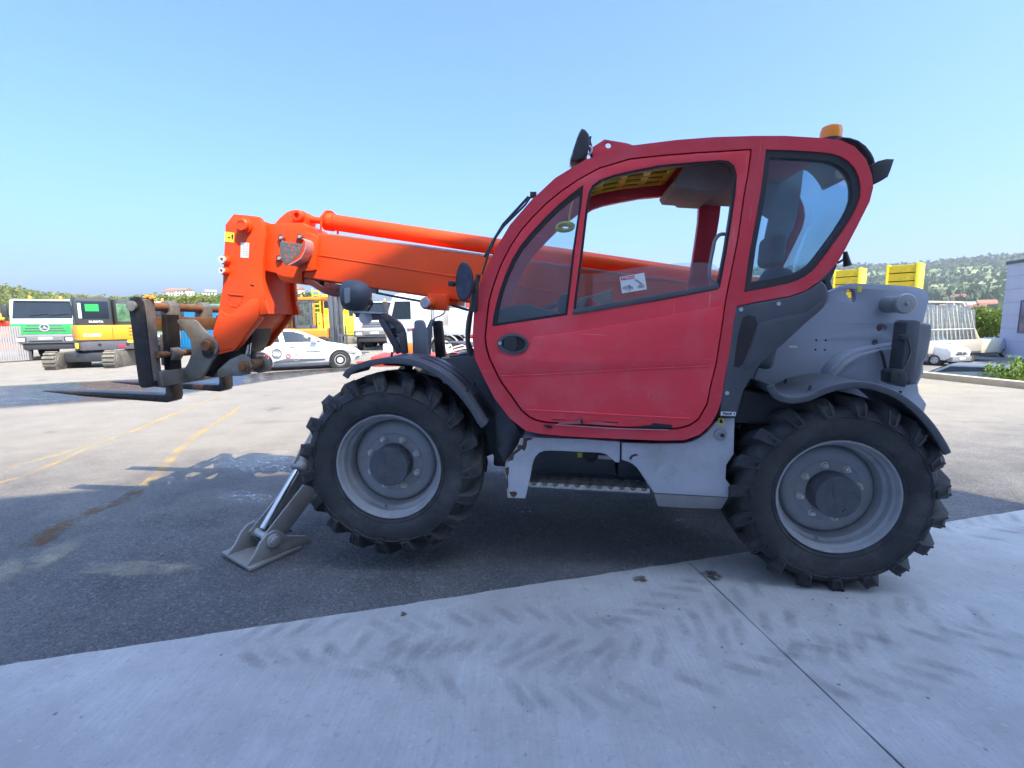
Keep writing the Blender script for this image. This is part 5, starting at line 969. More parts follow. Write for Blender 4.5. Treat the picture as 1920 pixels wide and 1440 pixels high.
def excavator():
    c = at(212, 690, 20.6); t = thing('excavator', 'orange and black compact excavator on rubber tracks, next to the green and white truck', 'excavator', (c.x, c.y, 0), R(-45))
    # seen from the front of its tracks; house turned so that its flank and tail face the viewpoint
    UO = (.1, -.50, 0)
    for s in (-1, 1):
        b = MB(); pr = [(1.25 * math.cos(a) * .0 + (1.0 if math.cos(a) > 0 else -1.0) + .33 * math.cos(a), .33 + .33 * math.sin(a)) for a in [2 * math.pi * k / 28 for k in range(28)]]
        y0, y1 = (.75 * s, 1.18 * s) if s > 0 else (1.18 * s, .75 * s); b.prism(pr, y0, y1); tr = b.build('track', M('track_rubber', (.16, .145, .115), .85, var=.3, scale=6, dust=((.30, .27, .2), .5, 5)), t, .03); tr.location = UO; tr.rotation_euler = (0, 0, R(-28))
        b = MB()
        for k in range(0, 28, 2):
            a = 2 * math.pi * k / 28; x, z = pr[k]; b.box((x + .02 * math.cos(a), (y0 + y1) / 2, z + .02 * math.sin(a)), (.09, .40, .10), Matrix.Rotation(-a, 3, 'Y'))
        b.build('track_lug', MATS['track_rubber'], tr, .006, 1)['kind'] = 'stuff'
        b = MB()
        for x in (-1, 1): b.cyl((x, (y0 if s < 0 else y1), .33), (x, (y0 if s < 0 else y1) + .03 * s, .33), .24, n=20); b.cyl((x, y0 if s > 0 else y1, .33), (x, (y0 if s > 0 else y1) - .03 * s, .33), .24, n=20)
        b.build('idler', WORN, tr, .01)['kind'] = 'stuff'
    uc = part('undercarriage', BLACK, t, (-.8, .8, -.75, .75, .25, .62), bev=.05); uc.location = UO; uc.rotation_euler = (0, 0, R(-28)); b = MB(); b.cyl((.1, -.4, .6), (.1, -.4, .74), .5, n=28); b.build('slew_ring', DGREY, t)
    def rb(x0, x1, y0, y1, z0, z1, r, name, mat, par, bev=.03):
        b = MB(); b.prism(rounded([(x0, y0), (x1, y0), (x1, y1), (x0, y1)], r, 6), z0, z1, axis='z'); return b.build(name, mat, par, bev, 2, 30)
    # house frame: h (node) turned 0 so +x looks at the viewpoint
    h = t
    rb(-1.5, .95, -1.10, 1.10, .72, 1.12, .35, 'skirt', M('skirt_grey', (.10, .095, .11), .5), h)
    rb(-1.5, 1.0, -1.12, 1.12, 1.13, 1.72, .32, 'engine_cover', AMB, h, .05)
    part('cover_seam', INK, h, (.99, 1.003, .02, .035, 1.15, 1.70), bev=0)
    CABD = M('cab_charcoal', (.045, .048, .052), .45); c1 = rb(-.7, .93, -1.08, .10, 1.73, 2.82, .12, 'cab', CABD, h, .06)
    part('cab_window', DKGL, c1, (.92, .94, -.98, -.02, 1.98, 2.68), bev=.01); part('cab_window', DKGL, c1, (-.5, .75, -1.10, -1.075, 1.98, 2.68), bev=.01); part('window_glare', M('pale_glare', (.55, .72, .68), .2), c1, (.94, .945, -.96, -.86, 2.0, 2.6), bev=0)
    c2 = rb(-.7, .86, .12, 1.06, 1.73, 2.78, .3, 'cab', CABD, h, .08); part('cab_window', M('green_glass', (.10, .20, .11), .12, var=.5, scale=4, spec=.25), c2, (.85, .875, .24, .92, 1.86, 2.6), bev=.01); part('cab_window', MATS['green_glass'], c2, (-.4, .6, 1.055, 1.075, 1.9, 2.6), bev=.01)
    part('green_reflection', GRN, c1, (.941, .947, -.74, -.32, 2.28, 2.56), bev=0)  # green reflection in the cab glass, painted as a flat panel
    # vents at the right and plates
    b = MB()
    for z in (1.28, 1.42, 1.56): b.bb(.99, 1.006, .55, 1.0, z, z + .06)
    b.build('vent_slot', M('vent_brown', (.35, .13, .02), .6), h)
    part('yellow_plate', STY, h, (.955, .97, .48, .80, .98, 1.12), bev=.003); part('red_reflector', M('reflector_red', (.6, .03, .07), .3), h, (.955, .965, .16, .4, .80, .90), bev=0)
    for y in (-.42, .48): b = MB(); b.cyl((.95, y, .93), (.965, y, .93), .06, n=14); b.build('tie_down_hole', INK, h)
    part('step', YEL, h, (.7, .96, -1.16, -1.06, .80, 1.02), bev=.01)
    text('lettering', 'KUBOTA', .11, STK, c1, (.945, -.45, 1.86), (math.pi / 2, 0, math.pi / 2), bold=.004); text('lettering', 'KX080', .19, STK, h, (1.004, -.62, 1.32), (math.pi / 2, 0, math.pi / 2), bold=.006)
    part('boom_foot', AMB, t, (-2.2, -1.4, -.25, .25, 1.0, 1.6), bev=.05)
    b = MB(); b.prism([(-2.1, 1.3), (-2.9, 2.3), (-2.8, 2.5), (-3.9, 1.9), (-3.8, 1.6), (-2.9, 2.1), (-1.8, 1.1)], -.14, .14); b.build('digging_arm', AMB, t, .03)
    return t
excavator()
# ---- white hatchback
def hatchback():
    f, r = G(638, 690), G(490, 697); d = (f - r); d.z = 0; a = math.atan2(d.y, d.x); o = r + Vector((-math.sin(a), math.cos(a), 0)) * .76
    t = thing('hatchback_car', 'white hatchback with circle and cog decals on its flank, parked by the wet streak', 'car', (o.x, o.y, 0), a); k = d.length / 2.59
    t.scale = (k, k, k)
    st = [(-.66, .48, .86, .62), (-.60, .38, .98, .74), (-.40, .26, 1.02, .82), (0, .22, 1.02, .86), (.6, .19, 1.0, .87), (1.3, .19, .97, .87), (1.9, .19, .95, .87), (2.25, .20, .95, .86), (2.6, .21, .90, .85), (2.95, .22, .82, .82), (3.2, .25, .72, .75), (3.36, .30, .60, .64), (3.42, .36, .52, .50)]
    def ring(x, z0, z1, w):
        h = [(w * .90, z0), (w * .98, z0 + .10), (w, z0 + (z1 - z0) * .45), (w * .985, z0 + (z1 - z0) * .75), (w * .94, z1 - .03), (w * .80, z1)]
        return [Vector((x, -y, z)) for y, z in h] + [Vector((x, y, z)) for y, z in reversed(h)]
    b = MB(); b.loft([ring(*s) for s in st]); body = b.build('body', WHT, t, 0, ang=50)
    # greenhouse: stations along x with roof height and widths
    gs = [(-.52, 1.00, .70, .98, .72), (-.42, 1.18, .66, .98, .79), (-.22, 1.36, .61, .98, .80), (.1, 1.43, .60, .97, .80), (.6, 1.455, .60, .96, .80), (1.05, 1.435, .59, .95, .80), (1.4, 1.35, .60, .94, .80), (1.75, 1.19, .66, .94, .80), (2.15, 1.0, .74, .94, .79)]
    def gr(x, zt, wt, zb, wb): return [Vector((x, y, z)) for y, z in ((-wb, zb), (-(wb + wt + .02) / 2, (zb + zt - .05) / 2), (-wt - .02, zt - .05), (-wt + .06, zt), (wt - .06, zt), (wt + .02, zt - .05), ((wb + wt + .02) / 2, (zb + zt - .05) / 2), (wb, zb))]
    b = MB(); b.loft([gr(*s) for s in gs]); gh = b.build('roof', WHT, t, 0, ang=60)
    def sy(x, z):
        for i in range(len(gs) - 1):
            if gs[i][0] <= x <= gs[i + 1][0]:
                u = (x - gs[i][0]) / (gs[i + 1][0] - gs[i][0]); q = [gs[i][j] * (1 - u) + gs[i + 1][j] * u for j in range(5)]; break
        return q[4] + (q[2] + .02 - q[4]) * (z - q[3]) / (q[1] - .05 - q[3])
    def win(name, lo, hi, s, mat=DKGL):
        b = MB(); n, m = 12, 5; v = []; f = []
        def ev(pl, u):
            u *= len(pl) - 1; k = min(int(u), len(pl) - 2); u -= k; return (pl[k][0] * (1 - u) + pl[k + 1][0] * u, pl[k][1] * (1 - u) + pl[k + 1][1] * u)
        for i_ in range(n + 1):
            p, q = ev(lo, i_ / n), ev(hi, i_ / n)
            for j_ in range(m + 1): x, z = p[0] + (q[0] - p[0]) * j_ / m, p[1] + (q[1] - p[1]) * j_ / m; v.append((x, s * (sy(x, z) + .014), z))
        for i_ in range(n):
            for j_ in range(m): a_ = i_ * (m + 1) + j_; f.append((a_, a_ + 1, a_ + m + 2, a_ + m + 1))
        b.add(v, f); return b.build(name, mat, gh)
    WRED = M('window_red_reflection', (.55, .10, .06), .12, var=.3, scale=2)
    for s in (-1, 1):
        win('window', [(-.34, 1.02), (.64, 1.0)], [(-.16, 1.27), (.05, 1.335), (.57, 1.37)], s); win('window', [(.80, 1.0), (2.0, .985)], [(.73, 1.375), (1.1, 1.355), (1.33, 1.29), (1.62, 1.165), (1.98, 1.0)], s)
        b = MB(); b.loft([[Vector((x, s * (.80 + dy), z)) for x, z in ((1.60, 1.0), (1.84, .99), (1.86, 1.14), (1.66, 1.16))] for dy in (.08, .22)]); b.build('mirror', WHT, t, .03)
        b = MB(); b.prism([(2.62, .66), (3.06, .70), (3.2, .60), (3.1, .52), (2.9, .53)], s * .70, s * .835 - s * .0); b.build('headlight', M('headlamp_grey', (.35, .36, .37), .15, var=.3, scale=12), t, .01)
        for x in (0, 2.59):
            b = MB(); b.cyl((x, s * .70, .31), (x, s * .878, .31), .375, n=28); b.build('wheel_arch', INK, t); road_wheel(t, x, s * .885, .31, .20, s, M('hubcap_white', (.75, .75, .76), .3), 6)
        b = MB(); b.prism([(.42, .30), (2.05, .34), (2.1, .38), (1.1, .42), (.75, .42), (.40, .33)], s * .86, s * .885); b.build('side_moulding', DGREY, t, .006)
        part('sill', DGREY, t, (.4, 2.2, s * .82, s * .872, .18, .26), bev=.01)
        b = MB(); b.prism([(3.12, .33), (3.30, .38), (3.28, .46), (3.16, .40)], s * .62, s * .79); b.build('fog_lamp', DGREY, t, .005)
        part('door_handle', ALU, t, (.95, 1.12, s * .865, s * .885, .82, .845), bev=.004); part('door_handle', ALU, t, (.05, .22, s * .865, s * .885, .86, .885), bev=.004)
    panel('windscreen', DKGL, gh, [(2.16, -.68, 1.0), (2.16, .68, 1.0), (1.42, .54, 1.36), (1.42, -.54, 1.36)], .012)
    panel('rear_screen', DKGL, gh, [(-.545, -.6, 1.02), (-.25, -.54, 1.36), (-.25, .54, 1.36), (-.545, .6, 1.02)], .012)
    # printed rings and cogs on the flank towards the viewpoint
    yy = -.892
    def rg(name, x, z, r, w, mat, n=28): b = MB(); b.prism(circ(x, z, r, n), yy - .002, yy + .03, [circ(x, z, r - w, n)]); return b.build(name, mat, t)
    rg('ring_decal', .52, .62, .16, .028, M('decal_grey', (.12, .12, .13), .5)); rg('ring_decal', .52, .62, .09, .016, M('decal_pale', (.4, .4, .41), .5)); rg('ring_decal', .18, .50, .10, .03, M('decal_red', (.55, .10, .14), .5)); rg('ring_decal', -.12, .92, .10, .016, MATS['decal_grey']); rg('ring_decal', 1.13, .46, .12, .012, MATS['decal_pale'])
    b = MB(); b.prism(circ(0, .70, .05, 14), yy - .002, yy + .03); b.build('dot_decal', DGREY, t)
    b = MB()
    for k in range(10): b.prism(circ(.0 + .13 * math.cos(k * .628), .70 + .12 * math.sin(k * .628), .012, 8), yy - .002, yy + .03)
    b.build('dot_decal', MATS['decal_grey'], t)
    for x, z, r, mt in ((.88, .52, .085, MATS['decal_red']), (.22, .33, .05, MATS['decal_grey'])):
        b = MB(); cog = []
        for k in range(32): q = r * (1.0 if (k // 2) % 2 else .8); cog.append((x + q * math.cos(2 * math.pi * k / 32), z + q * math.sin(2 * math.pi * k / 32)))
        b.prism(cog, yy - .002, yy + .03, [circ(x, z, r * .55, 16)]); b.build('cog_decal', mt, t)
    part('name_decal', MATS['decal_pale'], t, (1.45, 1.95, yy - .002, yy + .03, .66, .672), (1.36, 1.40, yy - .002, yy + .03, .655, .68), (1.37, 1.39, yy - .002, yy + .03, .74, .76), bev=0)
    part('front_grille', INK, t, (3.38, 3.44, -.4, .4, .40, .46), bev=.01); part('tail_light', REDL, t, (-.66, -.5, -.80, -.60, .78, .98), (-.66, -.5, .60, .80, .78, .98), bev=.02)
    return t
hatchback()
# ---- forklift
def forklift():
    c = at(583, 668, 26); t = thing('forklift', 'large orange forklift with a dark mast and a caged cab, behind the white hatchback', 'forklift', (c.x, c.y, 0), R(2))
    part('body', ORB, t, (-1.9, 1.2, -.75, .75, .55, 1.45), bev=.12, seg=3); part('counterweight', ORB, t, (-2.3, -1.4, -.8, .8, .5, 1.75), bev=.15, seg=3)
    for x, r in ((-1.4, .42), (.95, .52)):
        for s in (-1, 1): road_wheel(t, x, .85 * s, r, .32, s, ORB, 6)
    b = MB()
    for y in (-.62, .62): b.beam((-1.15, y, 1.4), (-.75, y, 3.0), .16, .20, (0, 1, 0)); b.beam((.55, y, 1.4), (.55, y, 2.95), .09, .09, (0, 1, 0))
    b.bb(-.85, .95, -.72, .72, 2.92, 3.08); b.build('guard', ORB, t, .03)
    part('cab_frame', DGREY, t, (-.45, -.35, -.68, -.62, 1.4, 2.9), (.30, .42, -.68, -.62, 1.4, 2.9), (-.45, .6, -.68, -.62, 1.4, 1.62), (-.45, .6, -.68, -.62, 2.78, 2.92), (.0, .06, -.67, -.63, 1.4, 2.9), bev=.01)
    b = MB(); b.bb(-.45, .55, -.66, -.645, 1.6, 2.8); b.build('cab_glass', GLC, t)
    part('seat', INK, t, (-.7, -.1, -.3, .3, 1.4, 1.6), (-.75, -.6, -.3, .3, 1.5, 2.2), bev=.05); b = MB(); b.tube([(.1 + .2 * math.cos(a) * .4, .2 * math.sin(a), 1.95 + .2 * math.cos(a)) for a in [2 * math.pi * k / 20 for k in range(20)]], .02, 6, True); b.build('steering_wheel', INK, t)
    ms = part('mast', DGREY, t, (1.28, 1.50, -.62, -.42, .15, 3.45), (1.28, 1.50, .42, .62, .15, 3.45), (1.52, 1.68, -.52, -.36, .2, 3.3), (1.52, 1.68, .36, .52, .2, 3.3), (1.3, 1.45, -.5, .5, 3.3, 3.42), (1.3, 1.45, -.5, .5, 1.7, 1.82), bev=.01)
    b = MB()
    for y in (-.2, .2): b.cyl((1.4, y, .4), (1.4, y, 3.1), .06, n=12)
    b.build('lift_cylinder', STEEL, ms)
    part('fork_carriage', DGREY, t, (1.7, 1.78, -.7, .7, .5, .62), (1.7, 1.78, -.7, .7, 1.0, 1.12), (1.7, 1.76, -.7, -.6, .5, 1.6), (1.7, 1.76, .6, .7, .5, 1.6), bev=.01); part('fork', DGREY, t, (1.78, 1.86, -.5, -.36, .12, 1.1), (1.78, 3.0, -.5, -.36, .08, .14), (1.78, 1.86, .36, .5, .12, 1.1), (1.78, 3.0, .36, .5, .08, .14), bev=.005)
    beacon(t, -.5, .5, 3.08); b = MB()
    for k in range(6): b.beam((1.3, -.6 + .02 * k, 3.4 - .1 * k), (1.6, .6, 3.45 - .05 * k), .03, .02)
    b.build('mast_hose', INK, t); return t
forklift()
# ---- large yellow excavator tail
def yellow_machine():
    c = at(648, 642, 42); t = thing('crawler_machine', 'bright yellow crawler machine with black vent slots in its engine cover, behind the forklift', 'excavator', (c.x, c.y, 0), R(12))
    part('engine_cover', YELB, t, (-2.0, 1.95, -1.4, 1.4, .92, 2.55), bev=.08, seg=3); part('valance', YEL, t, (-1.9, 1.9, -1.42, 1.42, .74, .90), bev=.03)
    b = MB()
    for k in range(5): b.bb(1.0, 1.55, -1.415, -1.40, 1.15 + .22 * k, 1.24 + .22 * k)
    b.build('vent_slot', INK, t); b = MB()
    for x, z in ((-1.4, 2.3), (-1.9, 1.7), (-1.3, 1.0), (.35, 1.7)): b.bb(x, x + .13, -1.412, -1.40, z, z + .09)
    b.build('cover_latch', INK, t); part('panel_seam', M('yellow_shadow', (.45, .36, .05), .5), t, (-1.0, 1.3, -1.41, -1.40, .98, 1.0), bev=0)
    for y0, y1 in ((-1.35, -.75), (.75, 1.35)):
        b = MB(); b.prism([((1.6 if math.cos(a) > 0 else -1.6) + .42 * math.cos(a), .40 + .38 * math.sin(a)) for a in [2 * math.pi * k / 24 for k in range(24)]], y0, y1); b.build('track', M('track_steel', (.22, .19, .15), .7, var=.3), t, .02)
    part('slew_frame', DGREY, t, (-1.2, 1.2, -.8, .8, .5, .76), bev=.04); part('handrail', YEL, t, (1.9, 2.1, -1.4, -1.34, .95, 2.6), (1.9, 1.96, -1.4, .8, 2.55, 2.6), bev=.01)
    ct = part('cab', YEL, t, (-1.6, -.3, -1.3, -.2, 2.55, 4.1), bev=.06); part('cab_window', DKGL, ct, (-1.4, -.5, -1.32, -1.29, 3.0, 3.9), bev=.01); part('lattice_guard', YEL, t, (-2.3, -2.2, -1.3, -1.2, 1.5, 4.6), (-1.75, -1.65, -1.3, -1.2, 2.5, 4.6), *[(-2.3, -1.65, -1.3, -1.2, 2.6 + .35 * k, 2.68 + .35 * k) for k in range(6)], bev=.01)
    b = MB(); b.prism([(-.2, 2.5), (.6, 3.9), (1.2, 4.1), (2.0, 3.2), (1.8, 2.9), (1.1, 3.5), (.8, 3.4), (.3, 2.5)], -.3, .3); b.build('machine_arm', YEL, t, .04); part('engine_top', YEL, t, (.2, 1.7, -1.0, 1.0, 2.56, 3.1), bev=.1); return t
yellow_machine()
# ---- white lorries behind the boom
tipper('white_lorry', 'white lorry cab seen under the boom, just right of the round lamp', tuple(at(704, 648, 30).xy) + (0,), R(-80), None, WHT, emblem=False)
def lorry2():
    c = at(772, 650, 22); t = thing('white_lorry', 'white lorry with a red and blue door badge, seen side-on under the boom', 'truck', (c.x, c.y, 0), R(176))
    b = MB(); b.loft([[Vector((x, y, z)) for x, z in ((-1.2, .8), (.75, .8), (.85, 1.5), (.72, 2.0), (.42, 2.85), (.1, 2.95), (-1.2, 2.95))] for y in (-1.2, 1.2)]); cb = b.build('cab', WHT, t, .06, 3)
    for s in (-1, 1):
        q = [(.52, 1.205 * s, 1.85), (-.35, 1.205 * s, 1.85), (-.35, 1.205 * s, 2.6), (.32, 1.205 * s, 2.6)]; panel('side_window', DKGL, cb, q[::-1] if s < 0 else q, .012)
        part('mirror', BLACK, t, (.6, .8, 1.25 * s, 1.42 * s, 1.9, 2.6), bev=.03); part('door_seam', M('seam_grey', (.45, .45, .45), .5), cb, (-.42, -.40, 1.20 * s, 1.208 * s, .9, 2.7), (.58, .60, 1.2 * s, 1.208 * s, .9, 1.8), bev=0)
        part('door_badge', M('badge_blue', (.05, .12, .35), .4), cb, (-.28, -.16, 1.2 * s, 1.210 * s, 1.32, 1.46), bev=0); part('door_badge', REDB, cb, (-.62, -.24, 1.2 * s, 1.209 * s, 1.34, 1.46), bev=0)
        part('door_step', DGREY, t, (-.1, .4, 1.1 * s, 1.22 * s, .35, .75), bev=.02)
    panel('windscreen', DKGL, cb, [(.735, -1.05, 2.02), (.735, 1.05, 2.02), (.44, 1.0, 2.8), (.44, -1.0, 2.8)], .02)
    part('bumper', WHT, t, (.5, .95, -1.2, 1.2, .4, .8), bev=.06); part('marker_lamp', AMBL, t, (.7, .78, -1.22, -1.2, 1.1, 1.3), (.7, .78, 1.2, 1.22, 1.1, 1.3), bev=.01)
    part('chassis', DGREY, t, (-5.5, -.6, -.42, .42, .7, .95), bev=.02); part('flatbed_body', M('flatbed_grey', (.50, .51, .52), .5), t, (-5.4, -1.35, -1.2, 1.2, 1.15, 1.55), bev=.03); part('headboard', WHT, t, (-1.5, -1.35, -1.2, 1.2, 1.55, 2.5), bev=.02); part('load_crate', M('crate_pale', (.62, .62, .6), .6), t, (-3.2, -1.9, -.9, .9, 1.56, 2.3), bev=.03); part('load_roll', REDB, t, (-4.6, -3.6, -.7, .7, 1.56, 2.2), bev=.1); part('tool_box', M('pale_box', (.5, .52, .55), .5), t, (-3.4, -2.6, -1.2, -.8, .55, 1.0), (-3.4, -2.6, .8, 1.2, .55, 1.0), bev=.02)
    part('exhaust_stack', STEEL, t, (-1.34, -1.24, 1.0, 1.15, 1.0, 2.9), bev=.03)
    for s in (-1, 1):
        road_wheel(t, -1.75, 1.15 * s, .56, .4, s, WHT, 8)
        MB().ribbon([(-1.75 + .68 * math.cos(a), .56 + .68 * math.sin(a)) for a in [R(160 - 10 * k) for k in range(16)]], min(.75 * s, 1.2 * s), max(.75 * s, 1.2 * s), .05).build('mudguard', M('mudguard_grey', (.45, .46, .48), .45), t, .01)
        road_wheel(t, -4.4, 1.15 * s, .56, .4, s, WHT, 8); road_wheel(t, .1, 1.15 * s, .5, .32, s, WHT, 8)
    return t
lorry2()
def red_crane():
    c = at(884, 650, 24); t = thing('red_loader_crane', 'red loader crane post just left of the cab, above the white lorry', 'crane', (c.x, c.y, 0), R(10))
    part('post', REDB, t, (-.2, .3, -.25, .25, .5, 3.5), bev=.04); part('knuckle', REDB, t, (-.35, 1.2, -.2, .2, 3.0, 3.35), bev=.04); part('valve_block', INK, t, (-.28, -.1, -.26, -.2, 1.7, 2.3), bev=.01); part('base', DGREY, t, (-.6, .8, -.6, .6, 0, .55), bev=.04)
red_crane()
def scissor():
    c = at(728, 643, 36); t = thing('scissor_lift', 'small red scissor lift with a railed platform, right of the yellow crawler machine', 'lift', (c.x, c.y, 0), R(-14))
    part('chassis', REDB, t, (-1.2, 1.6, -.6, .6, .25, .7), bev=.04)
    for x in (-.85, 1.2):
        for s in (-1, 1): road_wheel(t, x, .6 * s, .25, .18, s, INK, 5)
    b = MB()
    for z in (1.0, 1.5, 2.0):
        for y in (-.55, .55): b.bb(-1.2, 1.6, y - .03, y + .03, z, z + .06)
    for x in (-1.2, -.3, .6, 1.55):
        for y in (-.55, .55): b.bb(x, x + .06, y - .03, y + .03, .7, 2.06)
    b.build('guard_rail', REDB, t, 0); b = MB()
    for s in (-1, 1): b.beam((-1.1, .4, .7), (1.4, .4, 1.4), .06, .12); b.beam((1.4, -.4, .7), (-1.1, -.4, 1.4), .06, .12)
    b.build('scissor_arm', REDB, t, .01)
    c2 = at(752, 640, 40); t2 = thing('striped_barrier', 'red and white striped barrier behind the red scissor lift', 'barrier', (c2.x - 1.2, c2.y, 0), R(4))
    for k in range(5): part('board', REDB if k % 2 else STK, t2, (-2.2, 2.2, -.03, .03, .25 + .36 * k, .56 + .36 * k), bev=.01)
    part('post', DGREY, t2, (-2.3, -2.2, -.05, .05, 0, 2.1), (2.2, 2.3, -.05, .05, 0, 2.1), bev=.01)
scissor()
def red_trailer():
    c = at(868, 672, 13.5); t = thing('red_trailer', 'low red trailer with a pale curved mudguard, half hidden behind the stabiliser housings', 'trailer', (c.x, c.y, 0), R(6))
    part('deck', REDB, t, (-2.4, 1.6, -.8, .8, .55, .82), bev=.06); part('drawbar', REDB, t, (-2.9, -2.3, -.1, .1, .5, .65), bev=.02); part('tank', M('trailer_orange', (.75, .18, .02), .45), t, (-1.5, -.9, -.75, -.2, .82, 1.15), bev=.08)
    part('strap_post', STK, t, (-.1, .15, -.85, -.78, .45, .95), bev=.01)
    for s in (-1, 1):
        MB().ribbon([(.2 + .95 * math.cos(a), .42 + .62 * math.sin(a)) for a in [R(165 - 10 * k) for k in range(16)]], min(.78 * s, 1.02 * s), max(.78 * s, 1.02 * s), .04).build('mudguard', M('mudguard_pale', (.55, .54, .54), .5), t, .01); road_wheel(t, .2, 1.0 * s, .36, .2, s, DGREY, 5)
red_trailer()
def far_left():
    c = at(6, 668, 26); t = thing('boom_lift', 'orange and yellow boom lift cut off by the left edge, beyond the slatted gate', 'lift', (c.x, c.y, 0), R(-40))
    part('base', ORB, t, (-1.5, 1.2, -1.0, 1.0, .5, 1.5), bev=.1); part('turret', REDB, t, (-1.2, .6, -.9, .9, 1.5, 2.0), bev=.1); b = MB(); b.prism([(-1.5, 1.9), (.8, 2.4), (.9, 2.1), (-1.4, 1.5)], -.4, .2); b.build('boom', YEL, t, .04)
    part('platform_rail', DGREY, t, (-.9, -.82, -.9, -.82, 2, 3.2), (.2, .28, -.9, -.82, 2, 3.2), (.9, .98, -.9, -.82, 2, 3.2), (-.9, .98, -.9, -.82, 3.1, 3.2), bev=.01)
    for x in (-1.1, .9):
        for s in (-1, 1): road_wheel(t, x, 1.0 * s, .42, .3, s, DGREY, 6)
    a, c_ = G(-60, 684), G(56, 677); d = c_ - a; n = 24; g = thing('slatted_gate', 'grey metal gate of upright slats at the left edge, beside the green and white truck', 'gate', (a.x, a.y, 0), math.atan2(d.y, d.x))
    L_ = d.length; sm = MB().bb(-.035, .035, -.012, .012, .05, 1.72).mesh('slat', M('gate_slat', (.36, .34, .33), .5), 0)
    for k in range(n): link('slat', sm, g, (L_ * (k + .5) / n, 0, 0))
    part('rail', DGREY, g, (0, L_, .012, .05, .1, .2), (0, L_, .012, .05, .95, 1.2), (0, L_, .012, .05, 1.62, 1.72), bev=.006); part('post', DGREY, g, (-.1, 0, -.05, .05, 0, 1.85), (L_, L_ + .1, -.05, .05, 0, 1.85), bev=.006)
far_left()
def container():
    c = at(372, 655, 33); t = thing('shipping_container', 'blue corrugated container with a teal roof edge, seen through the fork carriage', 'container', (c.x, c.y, 0), R(-6))
    part('shell', BLUEP, t, (-2.2, 2.6, -1.2, 1.2, .12, 2.9), bev=.02); b = MB()
    for k in range(24): b.bb(-2.1 + k * .2, -2.0 + k * .2, -1.235, -1.19, .25, 2.75)
    b.build('corrugation', BLUEP, t, .01, 1); part('roof_edge', TEAL, t, (-2.25, 2.65, -1.25, 1.25, 2.88, 3.05), bev=.02); part('bottom_rail', M('container_rail', (.02, .10, .24), .5), t, (-2.2, 2.6, -1.24, 1.24, 0, .14), bev=.01)
container()
# ---- the two yellow shoring boxes behind the machine
def shoring(px0, px1, ytop, Y, label):
    a = at(px0, ytop + 6, Y); w = .3
    while w < 4:
        c = Vector((a.x + .64 * w, a.y - .768 * w, a.z)); q = c - CP
        if 960 + FPX * q.dot(rt) / q.dot(fw) >= px1: break
        w += .01
    h = a.z
    t = thing('shoring_box', label, 'shoring box', (a.x, a.y, 0), math.atan2(c.y - a.y, c.x - a.x), 'yellow shoring boxes behind the machine')
    n = 15; sm = MB().bb(0, w, 0, .06, .01, h / n - .012).mesh('plank', M('shoring_yellow', (.80, .56, .02), .5, var=.08, scale=4, dust=((.30, .18, .06), .32, 7)), .006, 1)
    for k in range(n): link('plank', sm, t, (0, rnd.uniform(-.004, .004), h * k / n))
    part('edge_post', YELB, t, (w, w + .07, -.02, .55, 0, h + .03), (-.05, 0, -.02, .55, 0, h + .02), bev=.008); part('back_board', MATS['shoring_yellow'], t, (0, w, .48, .54, 0, h), bev=.005); part('core', M('shoring_gap', (.08, .06, .02), .8), t, (.01, w - .01, .062, .476, .02, h - .03), bev=0)
shoring(1567, 1609, 501, 14, 'yellow planked shoring box behind the rear plate, nearer to the cab'); shoring(1667, 1718, 492, 12, 'yellow planked shoring box behind the rear plate, beside the filler cap')
# ================================================================== RIGHT-HAND SIDE: hall, vehicles on the lower road
def hall():
    a, c = G(1870, 668, -1.3), G(1920, 673, -1.3); d = (c - a); d.z = 0; d.normalize(); h = at(1888, 495, a.y).z + 1.3
    t = thing('industrial_hall', 'lilac grey clad hall with a dark roof edge at the right edge of the view', 'building', (a.x, a.y, -1.3), math.atan2(d.y, d.x))
    # x runs along the wall towards the viewpoint, +y is the building's inside
    part('wall', CLAD, t, (0, 24, .03, 20, -.1, h - .05), bev=0); n = 7; ph = (h - .25) / n
    for i in range(6):
        for j in range(n):
            x0, x1 = 4 * i + .01, 4 * i + 3.99
            MB().bb(x0, x1, -.02, .03, .25 + ph * j + .012, .25 + ph * (j + 1) - .012).build('cladding_panel', CLAD, t, .006, 1)
    part('plinth', CONCW, t, (-.02, 24, -.03, .03, -.1, .24), bev=0); part('roof_edge', DGREY, t, (-.08, 24.1, -.1, 20, h - .05, h + .18), bev=.01)
    for x in (1.9, 8): w_ = part('window', M('window_violet', (.09, .07, .16), .08), t, (x, x + 3, -.06, -.0, 1.9, 4.1), bev=.01); part('frame', DGREY, w_, (x - .08, x, -.07, .0, 1.82, 4.18), (x + 3, x + 3.08, -.07, 0, 1.82, 4.18), (x, x + 3, -.07, 0, 1.82, 1.9), (x, x + 3, -.07, 0, 4.1, 4.18), bev=0)
hall()
